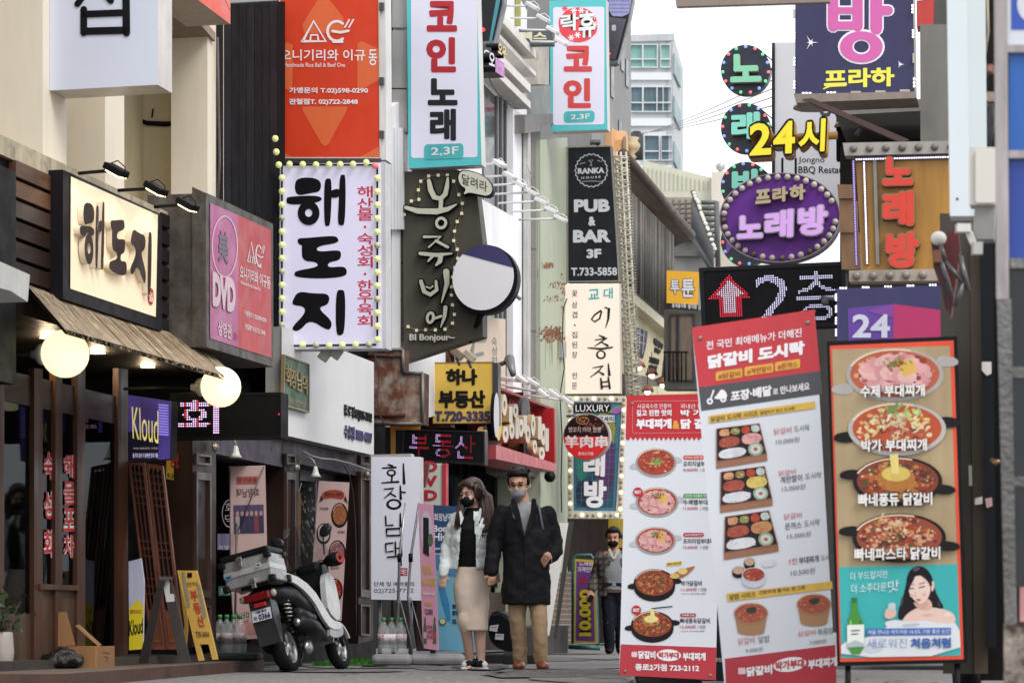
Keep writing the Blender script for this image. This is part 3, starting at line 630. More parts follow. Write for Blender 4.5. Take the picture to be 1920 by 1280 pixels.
t, fm = cabinet('bulb_sign', 'white sign with three thick black brush letters ringed by pale yellow bulbs', 'sign', pl, q, .2, M('#cbc7de', .4, .02, em=.26), M('#cbcac8', .4, .1))
cs = lambda x, y: (490 + x / 2.976, 250 + y / 2.976)
for gi in range(3):
    b = HB[gi]; brush(fm, pl, gi, [cs(b[0], b[1]), cs(b[2], b[1]), cs(b[2], b[3]), cs(b[0], b[3])], INK, .007)
fm.vtext(pl, '해산물·숙성회·한우육회', 670, 349, 699, 612, M('#cf2f4e', .5, .03), gap=.06, off=.007, bold=.015); fm.build('face', t)
bm_ = M('#dfe49a', .35, .03, em=.22); bg_ = M('#c3c8a0', .4, .05); pk_ = M('#f08080', .4, .03, em=.15)
spots = [(516, 260, 0), (518, 285, 0)] + [cs(x, y) + (0,) for x, y in ((97, 176), (157, 173), (231, 174), (305, 176), (378, 175), (440, 174), (512, 173), (585, 163))] + [cs(635, 181) + (2,)]
spots += [cs(x, y) + ((1,) if i in (3, 7, 11) else (0,)) for i, (x, y) in enumerate([(115, 249 + 74.6 * k) for k in range(13)])] + [cs(647, 250 + 75 * k) + ((1,) if k in (5, 9) else (0,)) for k in range(13)]
spots += [cs(x, 1183 - abs(i - 3) * 2) + ((1,) if i in (2, 6) else (0,)) for i, x in enumerate((157, 231, 305, 378, 452, 526, 600))]
proto = None; rr_b = 6.2 * 21.3 / F
for x, y, k in spots:
    c = pl.pt(x, y, .045); m = MB(); m.ball(Vector((0, 0, 0)), rr_b, (bm_, bg_, pk_)[k], 14); m.v = [v + c for v in m.v]; m.build('bulb', t)
m = MB()
for a, b in ((cs(115, 170), cs(115, 1180)), (cs(647, 185), cs(647, 1150)), (cs(97, 176), cs(640, 176)), (cs(115, 1185), cs(640, 1178))): m.tube([pl.pt(*a, .015), pl.pt(*b, .015)], .008, BLACK)
m.build('cable', t)
m = MB(); m.slab(pl, [(714, 303), (722, 303), (724, 653), (716, 655)], M('#c2c1c6', .4), -.03, .17); m.build('side_panel', t)
for x, y in ((610, 664), (632, 660)):
    c = pl.pt(x, y, -.2); tt = thing('flood_light', 'small white floodlight under the bulb framed sign, ' + ('left one' if x < 620 else 'right one'), 'spotlight', c, 'small floodlights over the blank white board')
    MB().box(c, (.09, .05, .12), M('#bdbcb8', .4), Matrix.Rotation(R(35), 3, 'Y'), .01).build('lamp_head', tt); MB().tube([c + Vector((-.04, .02, .03)), c + Vector((-.05, .1, .12))], .01, M('#9d9b98')).build('arm', tt)

# ------------------------------------------------------------------ rusty boxes, yellow post, brown sign
B3 = thing('white_building', 'white rendered building with stepped cornices and dark upper windows', 'building', L.pt(830, 1190))
facade(B3, 'wall', M('#e6e6e8', .6, .05, 1, kind='two', h2='#c2c1c0', lo=.6, hi=.95), [[(735, 200), (907, 92), (988, 160), (988, 735), (735, 800)], [(903, -120), (988, 20), (988, 160), (907, 95)]], -.1, 1.2)
facade(B3, 'upper_wall', M('#a9aaa9', .7, .08), [[(722, -200), (1000, -200), (1000, 60), (722, 90)]], -2.2, .3)
for y0, th_, o in ((26, 30, .18), (70, 16, .1), (106, 30, .16), (140, 26, .12)): facade(B3, 'cornice', M('#dedad4', .6, .08, 3, kind='two', h2='#a8a39b', lo=.55, hi=.9), [fr(930, y0 - 14, 1005 if y0 < 100 else 995, y0 - 14 + th_ * .55)], o, .35)
facade(B3, 'column', M('#ebebee', .5, .04), [[(962, 204), (988, 222), (988, 735), (962, 735)]], .02, .3)
w_ = facade(B3, 'window', M('#3a3d40', .12, .2), [[(907, 158), (962, 214), (962, 735), (907, 700)]], -.08, .04)
m = MB()
for x in (933, 941, 950): m.slab(L, [(x, 180), (x + 2.5, 185), (x + 2.5, 730), (x, 730)], M('#6d7072', .5), -.06, .03)
m.build('window_frame', w_)
facade(B3, 'shop_wall', M('#1e1718', .6, .3), [[(705, 860), (1040, 880), (1040, 1215), (705, 1215)]], -.7, .2)  # dark colour carries the shade of the shop interior
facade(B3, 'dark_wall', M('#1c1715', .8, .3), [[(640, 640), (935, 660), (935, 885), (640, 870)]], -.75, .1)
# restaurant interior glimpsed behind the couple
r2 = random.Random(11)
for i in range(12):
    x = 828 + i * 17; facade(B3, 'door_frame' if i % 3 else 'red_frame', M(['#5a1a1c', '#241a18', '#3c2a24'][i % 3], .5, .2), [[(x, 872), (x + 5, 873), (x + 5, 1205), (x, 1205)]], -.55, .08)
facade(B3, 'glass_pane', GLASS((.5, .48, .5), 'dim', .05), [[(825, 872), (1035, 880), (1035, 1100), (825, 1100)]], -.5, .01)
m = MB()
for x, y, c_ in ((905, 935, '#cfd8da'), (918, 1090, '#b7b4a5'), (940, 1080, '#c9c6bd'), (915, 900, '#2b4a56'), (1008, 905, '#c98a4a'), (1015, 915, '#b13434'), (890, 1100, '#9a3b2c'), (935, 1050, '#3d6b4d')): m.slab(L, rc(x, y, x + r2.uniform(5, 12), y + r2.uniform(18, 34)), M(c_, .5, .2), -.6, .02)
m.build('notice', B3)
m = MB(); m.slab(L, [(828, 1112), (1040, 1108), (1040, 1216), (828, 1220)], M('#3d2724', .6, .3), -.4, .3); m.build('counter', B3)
rust = M('#7c4630', .85, .35, 2.2, kind='two', h2='#b5aa9c', lo=.42, hi=.62, bump=.4); rustd = M('#53291c', .85, .4, 3, kind='two', h2='#8d6a56', lo=.5, hi=.75, bump=.3); ed = M('#7b7672', .5, .2, 3, met=.4)
pl = SP(700, 720, 24.6)
t = thing('rusted_sign_box', 'old sign box with a peeling rusted back panel, L shaped, beside the yellow sign', 'sign', pl.pt(750, 795))
m = MB(); pg = [(690, 653), (755, 653), (755, 698), (793, 698), (792, 795), (690, 795)]; m.slab(pl, pg, rust, 0, .25, rustd); m.build('cabinet', t)
m = MB()
for a, b in (((690, 655), (755, 655)), ((755, 655), (755, 699)), ((755, 699), (793, 699)), ((792, 699), (792, 795)), ((690, 794), (793, 794)), ((690, 667), (755, 667)), ((690, 780), (760, 778))): m.tube([pl.pt(*a, .012), pl.pt(*b, .012)], .018, ed if a[1] not in (667, 780) else rustd, 6)
m.build('rim', t)
pl = SP(735, 700, 28.0); t = thing('rusted_post_box', 'narrow rusted box hidden behind the yellow sign', 'sign', pl.pt(800, 790)); MB().slab(pl, [(795, 665), (830, 640), (845, 680), (845, 800), (797, 800)], rustd, 0, .2).build('cabinet', t)
m = MB(); p0 = P(737, 790, 24.9); m.box((p0.x, p0.y, 2.15), (.045, .06, .75), M('#c98a1e', .45, .15)); m.box((p0.x + .12, p0.y, 2.33), (.3, .05, .05), M('#c98a1e', .45, .15)); m.tube([(p0.x, p0.y + .03, 1.8), (p0.x, p0.y + .03, 0)], .02, M('#3d3430')); m.build('yellow_post', None, 'thin orange yellow steel post under the rusted box', 'post')
pl = SP(755, 600, 25.9)
pg = [(755, 322), (856, 318), (890, 330), (905, 452), (905, 630), (757, 678)]
t = thing('brown_sign', 'tall olive brown sign with raised cream letters, a speech bubble and string lights', 'sign', pl.pt(800, 678))
bw = M('#4b463c', .55, .12, 1.5, kind='two', h2='#3a352c', lo=.5, hi=.8); m = MB(); m.slab(pl, pg, bw, 0, .22, M('#3c382f')); m.build('cabinet', t)
m = MB(); m.slab(pl, [(721, 353), (756, 353), (756, 636), (721, 640)], bw, -.05, .1); m.slab(pl, [(721, 492), (756, 492), (756, 495), (721, 495)], INK, -.045); m.build('side_panel', t)
cr = M('#c5c3b0', .45, .06); z = 3.369; f = lambda p: (700 + p[0] / z, 300 + p[1] / z)
strokes_ = [([(350, 130), (362, 190), (385, 235), (425, 245), (455, 215), (465, 165), (470, 115)], [24, 34, 34, 30, 30, 26, 14]), ([(428, 245), (425, 305)], 26), ([(205, 300), (280, 322), (400, 325), (470, 310), (525, 280)], [22, 34, 38, 28, 8]),
            ([(320, 485), (425, 485), (350, 550)], [18, 20, 12]), ([(395, 510), (470, 550)], [18, 18]), ([(295, 590), (400, 600), (495, 590)], [22, 26, 10]), ([(375, 605), (345, 640)], [20, 10]), ([(425, 605), (420, 640), (395, 665)], [30, 30, 12]),
            ([(300, 765), (320, 830), (360, 850), (400, 820), (395, 765)], [22, 28, 26, 24, 16]), ([(335, 800), (360, 810), (375, 795)], 10), ([(460, 705), (465, 780), (430, 900)], [40, 30, 6]), ([(385, 1000), (430, 985)], 16), ([(455, 930), (450, 990), (425, 1055)], [26, 20, 6])]
m = MB()
for i, (pts, wd) in enumerate(strokes_):
    w2 = [x / z * 1.0 for x in (wd if hasattr(wd, '__len__') else [wd] * len(pts))]; pp = [f(p) for p in pts]
    m.stroke(pl, pp, [x + 5 for x in w2], INK, .05 + i * .0007, .045); m.stroke(pl, pp, w2, cr, .065 + i * .0007, .005)
for c, rx, ry, r_ in (((428, 398), 38, 40, 20), ((360, 995), 28, 40, 10)):
    m.ring(pl, [f(p) for p in ell(*c, rx + 9, ry + 9, rot=r_)], [f(p) for p in ell(*c, rx - 26, ry - 26, rot=r_)], INK, .06, .05); m.ring(pl, [f(p) for p in ell(*c, rx, ry, rot=r_)], [f(p) for p in ell(*c, rx - 18, ry - 18, rot=r_)], cr, .075)
m.build('raised_lettering', t)
m = MB(); wt = M('#d5d3cb', .4); m.text(pl, 'BI Bonjour~', [f(p) for p in ((228, 1098), (512, 1098), (512, 1150), (228, 1150))], wt, .03, .02, .02); m.build('lettering', t)
bub = smooth([f(p) for p in ((525, 110), (545, 62), (600, 62), (690, 90), (745, 140), (765, 195), (735, 240), (660, 225), (600, 210), (560, 232), (585, 185), (545, 165))], 2)
m = MB(); m.slab(pl, bub, INK, .10, .09); cx, cy = f((645, 150)); m.slab(pl, [((x - cx) * .93 + cx, (y - cy) * .9 + cy - .5) for x, y in bub], M('#d3d2c0', .45, .04), .105); m.text(pl, '달려라', [f(p) for p in ((560, 85), (720, 140), (720, 205), (560, 150))], INK, .109, .0); m.build('speech_bubble', t)
ln = [(195, 345), (205, 300), (240, 260), (288, 250), (285, 190), (300, 135), (350, 102), (410, 97), (468, 97), (508, 135), (540, 220), (562, 275), (558, 338), (530, 390), (513, 450), (508, 510), (530, 565), (533, 622), (515, 680), (500, 740), (493, 800), (493, 853), (500, 915), (512, 975), (500, 1030), (453, 1068), (392, 1073), (330, 1072), (273, 1075), (220, 1052)]
MB().tube([pl.pt(*f(p), .015) for p in ln], .004, M('#8d8877'), 5).build('cable', t); sm_ = M('#d6cfa8', .3, .1, em=.15)
for p in ln: c = pl.pt(*f(p), .025); MB().box(c, (.03, .02, .03), sm_).build('light', t)
# plain round panel on its corner
c0 = (906, 523); pl2 = SP(755, 600, 25.75)
t = thing('round_lightbox', 'plain round white lightbox with a navy upper band and thick black edge', 'sign', pl2.pt(906, 590))
m = MB(); m.slab(pl2, ell(910, 524, 60, 65, 40, rot=20), INK, -.01, .16); m.build('cabinet', t)
m = MB(); m.slab(pl2, ell(906, 520, 57, 62, 40, rot=20), M('#e2dfe4', .4, .03, em=.06), .0)
top = [p for p in ell(906, 520, 57, 62, 40, rot=20)]; cap = sorted([p for p in top if p[1] < 492 + (p[0] - 906) * .28], key=lambda p: math.atan2(p[1] - 520, p[0] - 906)); m.slab(pl2, cap, M('#3f3a6a', .45, .05), .004); m.build('face', t)
m = MB(); m.tube([pl2.pt(905, 585, -.08), pl2.pt(880, 640, -.25)], .03, INK); m.tube([pl2.pt(950, 540, -.08), pl2.pt(975, 560, -.3)], .02, GALV); m.build('bracket', t)
# cyan-framed white signs
def coin(lab, pl, q, letters, badge, deco=None, key=0):
    cy = M('#4fb4b8', .4, .04, em=.12); t, fm = cabinet('coin_sign', lab, 'sign', pl, q, .2, cy, M('#c9c7c2', .4, .1)); iw = inq(q, .065, .05, .945, .965)
    X0, Y0, X1, Y1 = iw[0][0], iw[0][1], iw[2][0], iw[2][1]; fm.slab(pl, rrect(X0, Y0, X1, Y1, 5, -.012), M('#c6c5d4', .4, .02, em=.22), .007)
    for ch, b, mt in letters: fm.text(pl, ch, b, mt, .011, .05)
    b = badge; fm.slab(pl, rrect(*b, 7, -.03), M('#4fb9bb', .4), .011); fm.text(pl, '2,3F', rc(b[0] + 13, b[1] + 6, b[2] - 9, b[3] - 5, -.05), M('#e6e8ee', .5), .015, .02)
    if deco: deco(fm, pl)
    fm.build('face', t); return t
rd_, bk_ = M('#b3202d', .4, .05), M('#2a2d31', .45)
coin('cyan bordered white sign with two red letters above two black letters', SP(762, 300, 25.8), [(762, -60), (893, -60), (903, 309), (766, 316)], [('코', rc(800, 2, 857, 60), rd_), ('인', rc(799, 70, 855, 136), rd_), ('노', rc(802, 147, 858, 198), bk_), ('래', rc(806, 204, 855, 264), bk_)], (795, 271, 869, 299))
# white back boxes beside it and steel frame
m = MB(); pl = SP(735, 200, 25.9)
for y0, y1 in ((-60, 52), (58, 165), (168, 247)): m.slab(pl, rc(733, y0, 763, y1), M('#a9a9a6', .6, .1), 0, .15)
m.slab(pl, rc(727, -60, 734, 252), M('#2e2f31', .5), .02, .08); m.build('blank_lightbox', None, 'blank grey sign boxes in a dark steel frame left of red and black letters', 'sign')
# hanging microphone panels
def mic(lab, pl, poly, glow, extra):
    t = thing('microphone_sign', lab, 'sign', pl.pt(*poly[-2]), 'microphone shaped signs'); m = MB(); m.slab(pl, poly, M('#2c2c30', .3, .1), 0, .16, M('#77787a', .35, met=.5)); m.build('cabinet', t)
    MB().ring(pl, poly, [((x - sum(p[0] for p in poly) / len(poly)) * .86 + sum(p[0] for p in poly) / len(poly), (y - sum(p[1] for p in poly) / len(poly)) * .92 + sum(p[1] for p in poly) / len(poly)) for x, y in poly], M('#6f7375', .35, met=.5), .01, .03).build('rim', t)
    fm = MB(); extra(fm, pl); fm.build('face', t)
def mx1(fm, pl): fm.slab(pl, ell(906, 56, 4), M('#e04040', em=.5), .012); fm.slab(pl, [(930, 0), (938, 0), (922, 78), (917, 78)], M('#3d8a92'), .008)
mic('dark lower end of a microphone shaped sign beside the red and black lettered sign', SP(895, 90, 28.5), [(897, -60), (950, -60), (944, 10), (926, 82), (900, 84)], 0, mx1)
def mx2(fm, pl):
    gl = M('#8f90bf', .3, .1, em=.15); fm.slab(pl, smooth([(1139, -30), (1180, -30), (1184, 10), (1176, 32), (1139, 30)], 1), gl, .006)
    for r_ in range(8):
        for c_ in range(9): fm.slab(pl, ell(1142 + c_ * 4.5 + (r_ % 2) * 2, -26 + r_ * 7, 1.3, 1.3, 6), M('#50507a'), .009)
    fm.slab(pl, [(1139, 32), (1174, 36), (1154, 112), (1141, 112)], M('#5d5a63', .3, .15, met=.4), .0065); fm.slab(pl, rrect(1147, 47, 1155, 58, 2), M('#b9b8c4', .3), .01); fm.slab(pl, ell(1143, 101, 2.5), M('#e04040', em=.6), .01)
mic('silver microphone shaped sign with lilac mesh head beside the round red emblem sign', SP(1135, 90, 33.2), [(1137, -60), (1180, -60), (1187, 0), (1180, 38), (1158, 118), (1150, 121), (1138, 120)], 1, mx2)
def deco2(fm, pl):
    rr = M('#d8404a', .4, .05, em=.1); fm.slab(pl, [(1084 + (36 + (k % 3)) * math.cos(k * .25), 47 + 33 * math.sin(k * .25)) for k in range(25)], rr, .011)
    for s_, b in (('락', rc(1051, 28, 1085, 60, -.1)), ('휴', rc(1085, 22, 1116, 72, -.1))): fm.text(pl, s_, b, INK, .0125, .10); fm.text(pl, s_, b, M('#efeef4'), .015, .03)
    for x, y, m_ in ((1059, 16, rr), (1076, 20, 0), (1090, 20, 0), (1112, 31, 0), (1115, 46, 0), (1071, 71, 0), (1083, 66, 0)):
        for a in range(3): fm.stroke(pl, [(x - 5 * math.cos(a * 1.05), y - 5 * math.sin(a * 1.05)), (x + 5 * math.cos(a * 1.05), y + 5 * math.sin(a * 1.05))], 2.2, m_ or M('#efeef4'), .0128 + a * .0003)
r2_ = M('#d04343', .4, .05)
coin('cyan bordered white sign with a round red emblem above two red letters', SP(1030, 245, 32.6), [(1030, 2), (1136, -2), (1139, 243), (1033, 247)], [('코', rc(1057, 86, 1110, 135), r2_), ('인', rc(1056, 147, 1108, 203), r2_)], (1057, 209, 1115, 231), deco2)
# small sign letters on the white cornice
t = thing('wall_letters', 'black and pink raised letters on the white cornice right of the cyan bordered sign', 'sign', L.pt(925, 150, .3))
m = MB(); m.text(L, '요', [(906, 92), (920, 96), (920, 118), (906, 112)], WHITE, .42, .02); m.slab(L, [(905, 88), (921, 90), (921, 122), (905, 116)], INK, .415, .25); m.text(L, '오', [(917, 97), (928, 101), (928, 126), (917, 122)], WHITE, .52, .03, .1, INK); m.build('letter', t)
m = MB(); m.text(L, '오우', [(934, 78), (949, 90), (949, 112), (934, 102)], M('#d9c89a'), .4, .05, .15, INK); m.build('letter', t)
m = MB(); m.slab(L, [(929, 107), (946, 119), (946, 146), (929, 135)], M('#b06ab0', .45, em=.1), .5, .25, INK); m.text(L, '노래방', [(931, 113), (944, 122), (944, 134), (931, 125)], M('#e0c0e0'), .504); m.build('letter', t)
# white arm spotlights of the white building
WA = M('#e3e2e2', .4, .05)
def arms(lst, lab, grp, off0=.3):
    for i, (x0, y0, x1, y1) in enumerate(lst): armlight(x0, y0, x1, y1, lab[i], False, grp, WA, off0)
ordn = ['topmost', 'second from the top', 'third from the top', 'fourth from the top', 'fifth from the top', 'sixth from the top', 'lowest']
arms([(908, 308, 930, 307), (911, 331, 948, 330), (925, 347, 966, 345), (925, 364, 988, 361), (934, 381, 1006, 378), (956, 397, 1024, 394), (973, 412, 1042, 410)], ['white arm spotlight right of the speech bubble, %s of the lower seven' % o for o in ordn], 'white arm spotlights over the white panel')
arms([(948, 11, 990, 12), (957, 34, 1010, 35), (977, 56, 1028, 57), (995, 78, 1044, 79)], ['white arm spotlight above the white cornice, %s of the four' % o for o in ('topmost', 'second', 'third', 'lowest')], 'white arm spotlights above the cornice')
m = MB(); m.slab(L, [(890, 366), (964, 407), (964, 566), (890, 560)], M('#ececee', .45, .03), .28, .25); m.build('blank_sign', None, 'plain white sign panel behind the olive brown sign', 'sign')
m = MB(); be = M('#cdb9a6', .6, .06); m.slab(L, [(862, 590), (948, 598), (948, 745), (862, 740)], be, .05, .06); gt = M('#7f8581', .6)
for pts in ([(872, 625), (900, 622)], [(870, 640), (910, 637)], [(890, 640), (885, 665)], [(880, 668), (905, 662)]): m.stroke(L, pts, [3, 6], gt, .055 + pts[0][1] * 1e-5)
m.vtext(L, '숙성회포차', 922, 632, 932, 720, gt, off=.055, bold=0); m.build('wall_poster', None, 'beige wall panel with grey brush strokes above the yellow sign', 'sign')
# loose wiring and pipes on the facades
for i, pts in enumerate(([(716, 60), (726, 150), (722, 240)], [(700, 655), (712, 700), (706, 760), (722, 800)], [(718, 380), (728, 410), (724, 440), (716, 460)], [(905, 120), (930, 175), (962, 200), (990, 205)], [(984, 300), (1000, 340), (1010, 420), (1008, 520)], [(640, 862), (660, 900), (668, 1000), (668, 1190)], [(560, 840), (590, 858), (640, 862), (700, 884)])):
    m = MB(); m.tube([L.pt(x, y, .3 if i < 3 else .12) for x, y in smooth(pts + pts[::-1], 1)[:len(pts) * 2]], .007, M('#3a3735' if i % 2 else '#b5b2ac', .5), 5); m.build('cable', B2 if i in (0, 1, 2, 5, 6) else B3)
facade(B3, 'drain_pipe', M('#bdbcb8', .5, .15, 3), [[(990, 240), (995, 240), (995, 860), (990, 858)]], .1, .06)
# ------------------------------------------------------------------ middle: yellow sign, dotted sign, red front
pl = SP(810, 735, 27.4); q = [(810, 679), (924, 678), (924, 793), (811, 794)]
t, fm = cabinet('yellow_sign', 'square yellow sign with black and purple painted lettering above the red dotted sign', 'sign', pl, q, .16, M('#ecc456', .5, .05, 3), M('#3c3b3a', .5), rim=M('#6a625a', .5), rimw=(.008, .008))
k_ = M('#211d1b', .5); fm.text(pl, '하나', (836, 691, 895, 722), k_, .009, .06); fm.text(pl, '부동산', (822, 731, 910, 765), k_, .009, .055); fm.text(pl, 'T.720-3335', (814, 770, 919, 790), M('#4a3c66', .5), .009, .06); fm.build('face', t)
m = MB(); m.slab(pl, [(924, 679), (934, 681), (934, 797), (924, 794)], M('#4b4a4b', .5), -.02, .14); m.build('side_panel', t)
m = MB(); m.slab(pl, rc(795, 720, 810, 755), M('#39424a', .5), -.03, .08); m.build('bracket', t)
pl = SP(755, 840, 25.4); q = [(755, 803), (909, 808), (909, 871), (753, 861)]
t, fm = cabinet('led_sign', 'black dotted sign running pink and red letters under the square yellow sign', 'sign', pl, q, .14, M('#141315', .4), M('#222126', .45), rim=M('#29282d', .4), rimw=(.02, .05))
pk2 = M('#d0a6ea', .4, .01, em=.8); rd2 = M('#c22038', .4, .01, em=.5); dk2 = M('#2a2a2e', .4)
f_ = lambda lim: (lambda s, tt: pk2 if (s * 3) % 1 < lim else rd2)
dots(fm, pl, inq(q, .04, .1, .95, .93), 22, 58, [('부', (.06, .08, .31, .9), lambda s, tt: pk2 if s < .15 else rd2, .0), ('동', (.37, .05, .63, .9), lambda s, tt: pk2 if s < .47 else rd2, .0), ('산', (.65, .05, .93, .9), lambda s, tt: pk2 if s < .77 else rd2, .0)], .012, .32, dk2)
fm.build('face', t)
# red corrugated front with raised white letters
q = [(930, 722), (1041, 766), (1043, 884), (930, 860)]
t = thing('red_fascia', 'red ribbed shop fascia with chunky cream raised letters seen from the side', 'sign', L.pt(985, 870, .2))
rd = M('#b01f28', .5, .08); m = MB(); m.slab(L, q, M('#9c1a22', .5, .1), .1, .3)
for i in range(18): m.slab(L, inq(q, i / 18, .03, (i + .62) / 18, .83), rd, .13, .04)
m.build('panel', t)
m = MB(); m.slab(L, [(930, 833), (1043, 869), (1043, 884), (930, 860)], M('#b04a50', .45, .08), .55, .5); m.slab(L, [(930, 722), (1041, 766), (1041, 770), (930, 727)], M('#8c3a3a'), .3, .25); m.slab(L, inq(q, .975, 0, 1, .9), rd, .4, .3); m.build('frame', t)
m = MB(); lt = M('#c9c4b8', .5, .12, 9); sd = M('#b99a70', .5, .12); r2 = random.Random(8)
for i, (x, y, rx, ry, hole) in enumerate(((946, 757, 6, 26, 1), (948, 812, 7, 20, 1), (958, 775, 4, 20, 0), (960, 805, 6, 20, 1), (967, 768, 6, 17, 1), (970, 800, 4, 26, 0), (977, 800, 6, 22, 1), (985, 793, 4, 22, 0), (990, 812, 6, 22, 1), (1000, 795, 5, 26, 1), (1003, 835, 5, 16, 1), (1012, 800, 4, 28, 0), (1019, 812, 6, 26, 1), (1016, 848, 7, 16, 1), (1026, 822, 4, 28, 0))):
    x, y, rx, ry = x, y + 2, rx * .8, ry * .78
    if hole: m.ring(L, ell(x, y, rx, ry, 20), ell(x, y, rx * .35, ry * .4, 20), lt, .40 + i * .003, .3, sd)
    else: m.slab(L, rrect(x - rx, y - ry, x + rx, y + ry, 3), lt, .40 + i * .003, .3, sd)
m.build('raised_lettering', t)
m = MB(); m.slab(L, ell(935, 780, 6, 46), M('#e0b24c', .5), .55, .1, INK); m.slab(L, ell(931, 778, 5, 42), M('#c9c8ce', .5), .62, .04, INK); m.build('round_emblem', t); m = MB(); m.slab(L, ell(986, 770, 8, 25), M('#35343a', .5), .36, .05); m.slab(L, ell(990, 840, 8, 30), M('#232228', .5), .36, .05); m.build('round_emblem', t)
m = MB(); pl = SP(905, 840, 28.5); m.slab(pl, [(906, 800), (934, 798), (932, 864), (912, 862)], M('#4b4848', .5), 0, .2); m.text(pl, 'M W', rc(912, 838, 930, 858), M('#c9c7c0'), .004); m.build('dark_sign', None, 'small dark sign box with faded white letters between dotted sign and red fascia', 'sign')
arms([(930, 706, 972, 711), (930, 711, 990, 716), (932, 719, 1008, 735), (948, 725, 1030, 737), (985, 740, 1055, 750)], ['white arm spotlight over the red ribbed fascia, %s' % o for o in ('first from the yellow sign', 'second from the yellow sign', 'third from the yellow sign', 'fourth from the yellow sign', 'last, at the green pillar')], 'white arm spotlights over the red fascia', .2)
tt = thing('flood_light', 'grey floodlight on a bent arm right of the square yellow sign', 'spotlight', P(955, 690, 27.8)); p = P(955, 690, 27.8)
m = MB(); m.tube([P(930, 686, 27.8), P(950, 678, 27.8)], .025, M('#3d3c3d')); m.build('arm', tt); m = MB(); m.tube([P(955, 672, 27.8), P(962, 702, 27.6)], [.06, .035], M('#7b7977', .4, met=.4)); m.build('lamp_head', tt)
for i, (x, y, lab) in enumerate(((858, 663, 'brown floodlight on top of the square yellow sign, left one'), (880, 668, 'beige floodlight on top of the square yellow sign, right one'))):
    p = P(x, y, 27); tt = thing('flood_light', lab, 'spotlight', p, 'floodlights on top of the yellow sign'); MB().box(p, (.15, .1, .08), M('#8d7c68' if i == 0 else '#b5a894', .45), Matrix.Rotation(R(40), 3, 'Y'), .012).build('lamp_head', tt); MB().tube([p + Vector((-.02, .02, -.04)), p + Vector((.02, .05, -.12))], .015, M('#7a7570')).build('arm', tt)

# ------------------------------------------------------------------ stone building with the green rusted pillar
B4 = thing('stone_building', 'grey granite building with a pale green rust streaked corner pillar', 'building', L.pt(1030, 1190))
gr = M('#8a8683', .8, .12, 1, kind='speck', h2='#6f6b68')
facade(B4, 'wall', gr, [[(984, 235), (1013, 240), (1013, 900), (984, 885)]], .0, 1.0)
for y in (352, 466, 620, 736): facade(B4, 'joint', M('#5b5856', .8), [[(984, y - 1), (1013, y), (1013, y + 2), (984, y + 1)]], .005, .01)
facade(B4, 'upper_wall', M('#a6a5a2', .7, .12), [[(975, -160), (1140, -160), (1140, 120), (975, 110)]], -1.6, .3)
facade(B4, 'panel', M('#b9b5aa', .6, .15, 3, kind='two', h2='#8a7c68', lo=.5, hi=.8), [[(1009, 88), (1032, 86), (1032, 160), (1009, 158)]], .1, .3)
facade(B4, 'cornice', M('#7d7a79', .7, .12), [[(984, 215), (1062, 213), (1062, 232), (984, 236)], [(984, 236), (1020, 234), (1016, 246), (984, 250)]], .15, .6)
facade(B4, 'soffit', M('#7f8383', .6, .1), [[(985, 163), (1040, 160), (1062, 214), (985, 215)]], -.3, .3)
gp = M('#aeb5a0', .6, .08, .9, kind='two', h2='#7a4524', lo=.66, hi=.72, bump=.08)
facade(B4, 'pillar', gp, [[(1013, 262), (1064, 258), (1064, 1190), (1013, 1190)]], .06, .6)
r2 = random.Random(4); m = MB(); ru = M('#7b4526', .9, .4, 4, kind='two', h2='#a9805c', lo=.45, hi=.7, bump=.3)
def rpatch(x0, y0, x1, y1, n, mx_):
    for i in range(n):
        a = r2.gauss(.5, .22), r2.gauss(.4, .2)
        if not (0 < a[0] < 1 and 0 < a[1] < 1): continue
        s_ = mx_ * r2.random() ** 2 + .35; m.slab(L, [(x0 + a[0] * (x1 - x0) + s_ * r2.uniform(.6, 1.4) * math.cos(k * 1.05), y0 + a[1] * (y1 - y0) + s_ * r2.uniform(.6, 1.5) * math.sin(k * 1.05)) for k in range(6)], ru, .062 + i * 1e-5)
rpatch(1015, 492, 1040, 506, 90, 1.8); rpatch(1025, 525, 1060, 545, 60, 1.3); rpatch(1018, 552, 1058, 572, 60, 1.3); rpatch(1013, 612, 1060, 645, 320, 2.2); rpatch(1050, 500, 1062, 600, 40, 1.6)
for i in range(14): x = 1017 + r2.random() * 40; m.slab(L, [(x, 622), (x + 1.2, 622), (x + .8, 650 + r2.random() * 50), (x + .2, 650 + r2.random() * 50)], M('#8d8258', .8, .3, 4), .0616)
m.build('rust_stain', B4)
MB().slab(L, rc(1054, 640, 1062, 670), M('#9fa19f', .5), .1, .06).build('junction_box', B4)
m = MB(); m.tube([L.pt(x, y, .1) for x, y in ((1063, 560), (1056, 580), (1054, 640), (1058, 690), (1050, 740), (1054, 820), (1052, 900), (1053, 960))], .008, INK); m.build('cable', B4)
tt = thing('cctv_camera', 'small black dome camera on the green pillar right of the standing man', 'camera', L.pt(1032, 905, .2)); MB().ball(L.pt(1031, 893, .2), .075, BLACK).build('dome', tt); MB().box(L.pt(1031, 884, .1), (.1, .18, .05), BLACK).build('bracket', tt)
facade(B4, 'lower_wall', M('#5d4536', .7, .3, 2, kind='brick', h2='#8a8078'), [[(1034, 1075), (1082, 1070), (1082, 1212), (1030, 1214)]], .1, .4)
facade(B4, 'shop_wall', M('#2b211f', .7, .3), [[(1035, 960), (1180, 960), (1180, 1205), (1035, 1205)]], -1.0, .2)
facade(B4, 'base_block', M('#3b3836', .7, .25), [[(1022, 1176), (1066, 1172), (1064, 1226), (1020, 1230)]], .5, .5)
